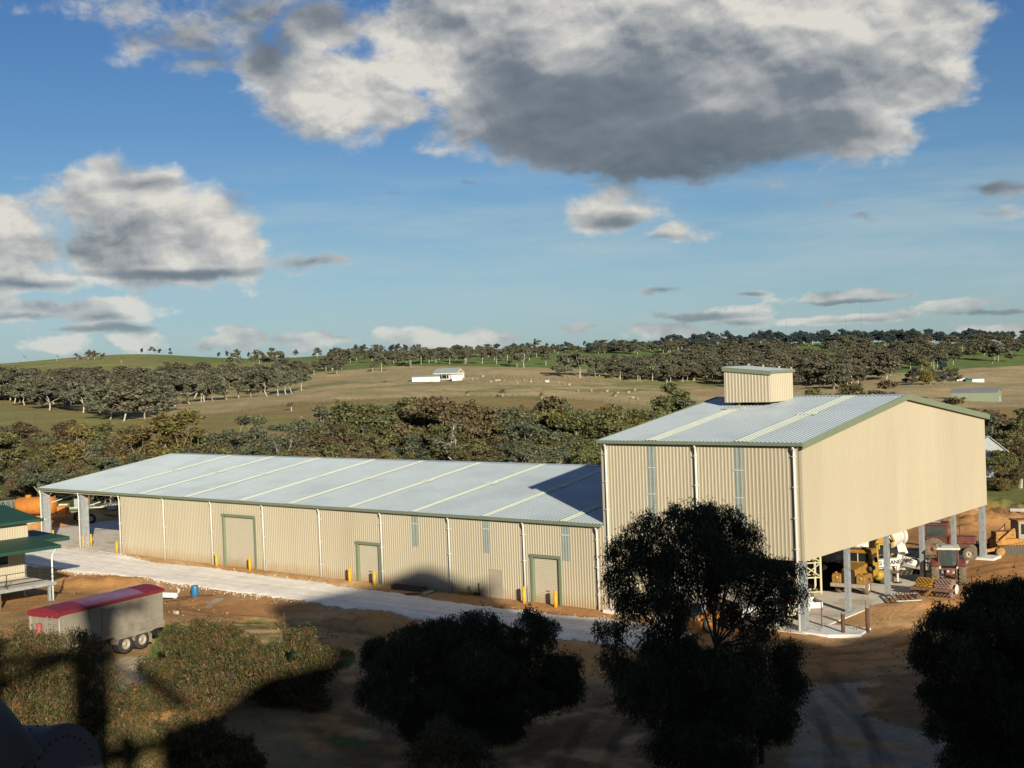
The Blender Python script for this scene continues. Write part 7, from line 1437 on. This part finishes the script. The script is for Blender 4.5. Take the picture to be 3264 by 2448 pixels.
for i, (px, py) in enumerate(sorted(spos)):
    p_, D = ground_at(px, py); o = link(sm, 'sheep'); o.location = (p_[0], p_[1], p_[2]+.02); o.rotation_euler = (0, 0, random.uniform(0, 6)); o.scale = (1.25, 1.25, 1.25)
    zz = 0 if px < 1640 else 1 if px < 1745 else 2 if px < 1900 else 3; scount = globals().setdefault('SCN', [0]*4); scount[zz] += 1
    setp(o, 'pale sheep grazing '+('just right of the farmhouse', 'midway between farmhouse and small white box', 'right of the small white box', 'in the paddock left of the roof box')[zz]+f', {ORD[scount[zz]-1]} from left', 'sheep', 'sheep grazing on the hill paddock')
# fences: posts along paddock edges
def fence(pts, n, label):
    t = None; mb = MB(); P_ = []
    for k in range(n+1):
        f_ = k/n*(len(pts)-1); i = min(int(f_), len(pts)-2); px = pts[i][0]+(pts[i+1][0]-pts[i][0])*(f_-i); py = pts[i][1]+(pts[i+1][1]-pts[i][1])*(f_-i); P_.append(ground_at(px, py)[0])
    t = T('paddock_fence', label, 'fence', P_[0]); 
    for p_ in P_: mb.bb(p_[0]-.12, p_[0]+.12, p_[1]-.12, p_[1]+.12, p_[2]-.2, p_[2]+1.35)
    setp(mb.build('posts', 'timber', t, o=P_[0]), kind='stuff'); wb = MB()
    for a, b in zip(P_[:-1], P_[1:]):
        for z in (.6, 1.15): wb.beam(a+np.array([0, 0, z]), b+np.array([0, 0, z]), .03)
    setp(wb.build('wires', 'timber', t, o=P_[0]), kind='stuff')
fence([(640,1330),(900,1296),(1100,1282),(1320,1275),(1590,1264),(1800,1274),(2090,1292)], 60, 'post and wire fence between the brown strip and the straw paddock')
fence([(1480,1202),(1700,1210),(2080,1222)], 34, 'post and wire fence running right from the farmhouse')
fence([(2200,1292),(2350,1300),(2500,1290)], 12, 'short post and wire fence left of the roof box')

# ------------------------------------------------------------------ the mill the photograph is taken from, its spouting, and added sky blockers
shv = np.array([SUN[0], SUN[1]]); shv /= np.linalg.norm(shv); rtv = np.array([-shv[1], shv[0]]); te = SUN[2]/math.hypot(SUN[0], SUN[1])
def mill_pt(h, s): return CAM[:2]+shv*s+rtv*h
def mill_part(name, label, prof, s0, s1, m='slate', zb_=0.0):
    """prof: list of (h, z) of the roof line facing the sheds; the block stands on the ground"""
    c = mill_pt(prof[0][0], s0); t = T(name, label, 'mill building', (c[0], c[1], 0)); mb = MB(); n = len(prof); vs = []
    for s in (s0, s1):
        for (h, z) in prof: q_ = mill_pt(h, s); vs.append((q_[0], q_[1], zb_)); vs.append((q_[0], q_[1], z))
    f = []
    for i in range(n-1):
        a = 2*i; f.append((a, a+1, a+3, a+2)); b_ = 2*n+2*i; f.append((b_, b_+2, b_+3, b_+1)); f.append((a+1, b_+1, b_+3, a+3))
    f.append((0, 2*n, 2*n+1, 1)); e__ = 2*(n-1); f.append((e__, e__+1, 2*n+e__+1, 2*n+e__)); mb.add(vs, f); mb.build('walls', m, t, o=(c[0], c[1], 0)); return t
mill_part('mill_tower', 'tall grey mill tower with a gabled top that the camera looks out from', [(9.3, 29.25), (11.6, 29.5), (16.5, 30.3), (20.6, 31.15), (21.2, 31.1), (21.9, 30.7), (23.3, 29.4), (24.25, 28.3)], 8.0, 17.0)
mill_part('mill_store', 'lower grey mill store falling away to the right of the tower', [(24.3, 27.2), (24.9, 26.0), (26.9, 25.6), (28, 25.1), (29.3, 24.6), (33, 23.3), (36.9, 21.8), (38.5, 20.9), (41, 21.3), (45, 21.2), (51, 20.7), (66, 20.7)], 8.0, 18.0)
mill_part('mill_annex', 'low grey mill annex left of the tower behind the camera', [(.6, 20.2), (3.5, 21.0), (5.7, 22.3), (9.25, 22.8)], 8.0, 14.0)
gt = T('conveyor_gantry', 'open steel conveyor gantry beside the mill annex', 'gantry', (*mill_pt(-5, 9), 0)); go = (*mill_pt(-5, 9), 0)
for h, zt_ in ((-10.5, 22.0), (-7.9, 24.8), (-6.15, 25.8), (-.75, 20.5)):
    a = mill_pt(h, 9); MB().beam((a[0], a[1], 0), (a[0], a[1], zt_), .42).build('post', 'slate', gt, o=go)
for (h0_, z0_, h1_, z1_, w__) in ((-11, 21.9, -3.0, 24.3, .45), (-7.9, 24.3, -3.2, 24.5, .4), (-1.6, 28.2, .35, 28.4, .5), (-1.4, 24.6, 1.9, 21.7, .45), (-1.6, 19.8, .6, 19.9, .45), (-7.9, 19.5, -3.1, 19.2, .35), (-4.5, 18, -3.1, 21, .3)):
    a, b = mill_pt(h0_, 9), mill_pt(h1_, 9); MB().beam((a[0], a[1], z0_), (b[0], b[1], z1_), w__).build('beam', 'slate', gt, o=go)
a = mill_pt(-2.25, 9.5); bt_ = T('bucket_elevator', 'tall narrow grey bucket elevator leg beside the gantry', 'elevator', (a[0], a[1], 0)); MB().box((0, 0, 13.9), (1.7, 1.0, 27.8), math.atan2(rtv[1], rtv[0])).build('leg_casing', 'slate', bt_); MB().box((0, 0, 28.1), (2.0, 1.2, .9), math.atan2(rtv[1], rtv[0])).build('head_box', 'slate', bt_)
for i_, h in enumerate((-21, -34, -47)):
    a = mill_pt(h, 4); t = T('sky_block_silo', f'added unseen silo behind the camera that blocks sky light, {ORD[i_]} from the gantry', 'silo', (a[0], a[1], 0), 0, 'added silos blocking sky light'); MB().lathe([(5.8, 0), (5.8, 22), (.8, 25.5), (.001, 25.6)], n=32).build('sky_block_shell', 'slate', t)  # unseen silos added to cut the sky light on the foreground
a = mill_pt(17, 34); t = T('sky_block_bin', 'added square block behind the mill tower, screening off sky light', 'bin', (a[0], a[1], 0)); MB().box((0, 0, 17.5), (16, 10, 35), math.atan2(rtv[1], rtv[0])).build('sky_block_wall', 'slate', t)  # unseen block, added to hold back more sky light from behind
# the spout and its cover close to the camera
A1 = AT(-200, 2500, 6.5); A2 = AT(185, 2515, 6.25)
dct = T('grain_spout', 'dull grey riveted spout end close to the camera, lower left', 'spout', A2)
d = unit(A2-A1); MB().tube([A1-d*.6, A1, A2], .305, 40, False).build('barrel', 'duct', dct, True, o=A2)
e_ = MB(); e_.tube([A2-d*.002, A2+d*.03], [.318, .318], 40); e_.build('flange', 'duct', dct, o=A2)
u1 = unit(np.cross(d, [0, 0, 1.])); u2 = np.cross(d, u1); rv = MB()
for k in range(34):
    a = 2*math.pi*k/34; p_ = A2+d*.032+(u1*math.cos(a)+u2*math.sin(a))*.255; rv.box(tuple(p_), (.008, .008, .008))
    p2 = A2-d*.12+(u1*math.cos(a)+u2*math.sin(a))*.306; rv.box(tuple(p2), (.008, .008, .008))
setp(rv.build('rivet', 'black', dct, o=A2), kind='stuff')
C1 = AT(-230, 2050, 6.0); C2 = AT(-30, 2480, 6.0); cn = MB(); cn.tube([C1, C2], [.10, .26], 32); cn.build('hopper_cone', 'duct', dct, True, o=A2)
# grass tufts by the trailer
gp_ = []
for _ in range(2600):
    px, py = random.uniform(470, 1140), random.uniform(1990, 2130)
    if in_p(px, py, [(490,2005),(560,1998),(640,2012),(800,2060),(1000,2070),(1130,2080),(1110,2130),(700,2100),(480,2115)]): q_ = G(px, py, .9); gp_.append((q_[0], q_[1], gz(q_[0], q_[1])))
for _ in range(1500):
    q_ = G(random.uniform(160, 385), random.uniform(1608, 1652), 1.3); 
    if q_[0] < -16.5: gp_.append((q_[0], q_[1], gz(q_[0], q_[1])))
gp_ = np.array(gp_); n = len(gp_); per = 7; C = np.repeat(gp_, per, 0)+RNG.normal(0, .12, (n*per, 3))*[1, 1, 0]+[0, 0, .07]; Dl = unit(RNG.normal(0, .35, (n*per, 3))+[0, 0, 1]); V, F = leaf_quads(C, Dl, RNG.uniform(.12, .3, n*per), RNG.uniform(.02, .045, n*per), RNG)
setp(link(npmesh('grass_tufts', V, F, 'grassb'), 'grass_tufts'), 'short green grass growing behind the trailer and by the orange tank', 'grass', kind='stuff')
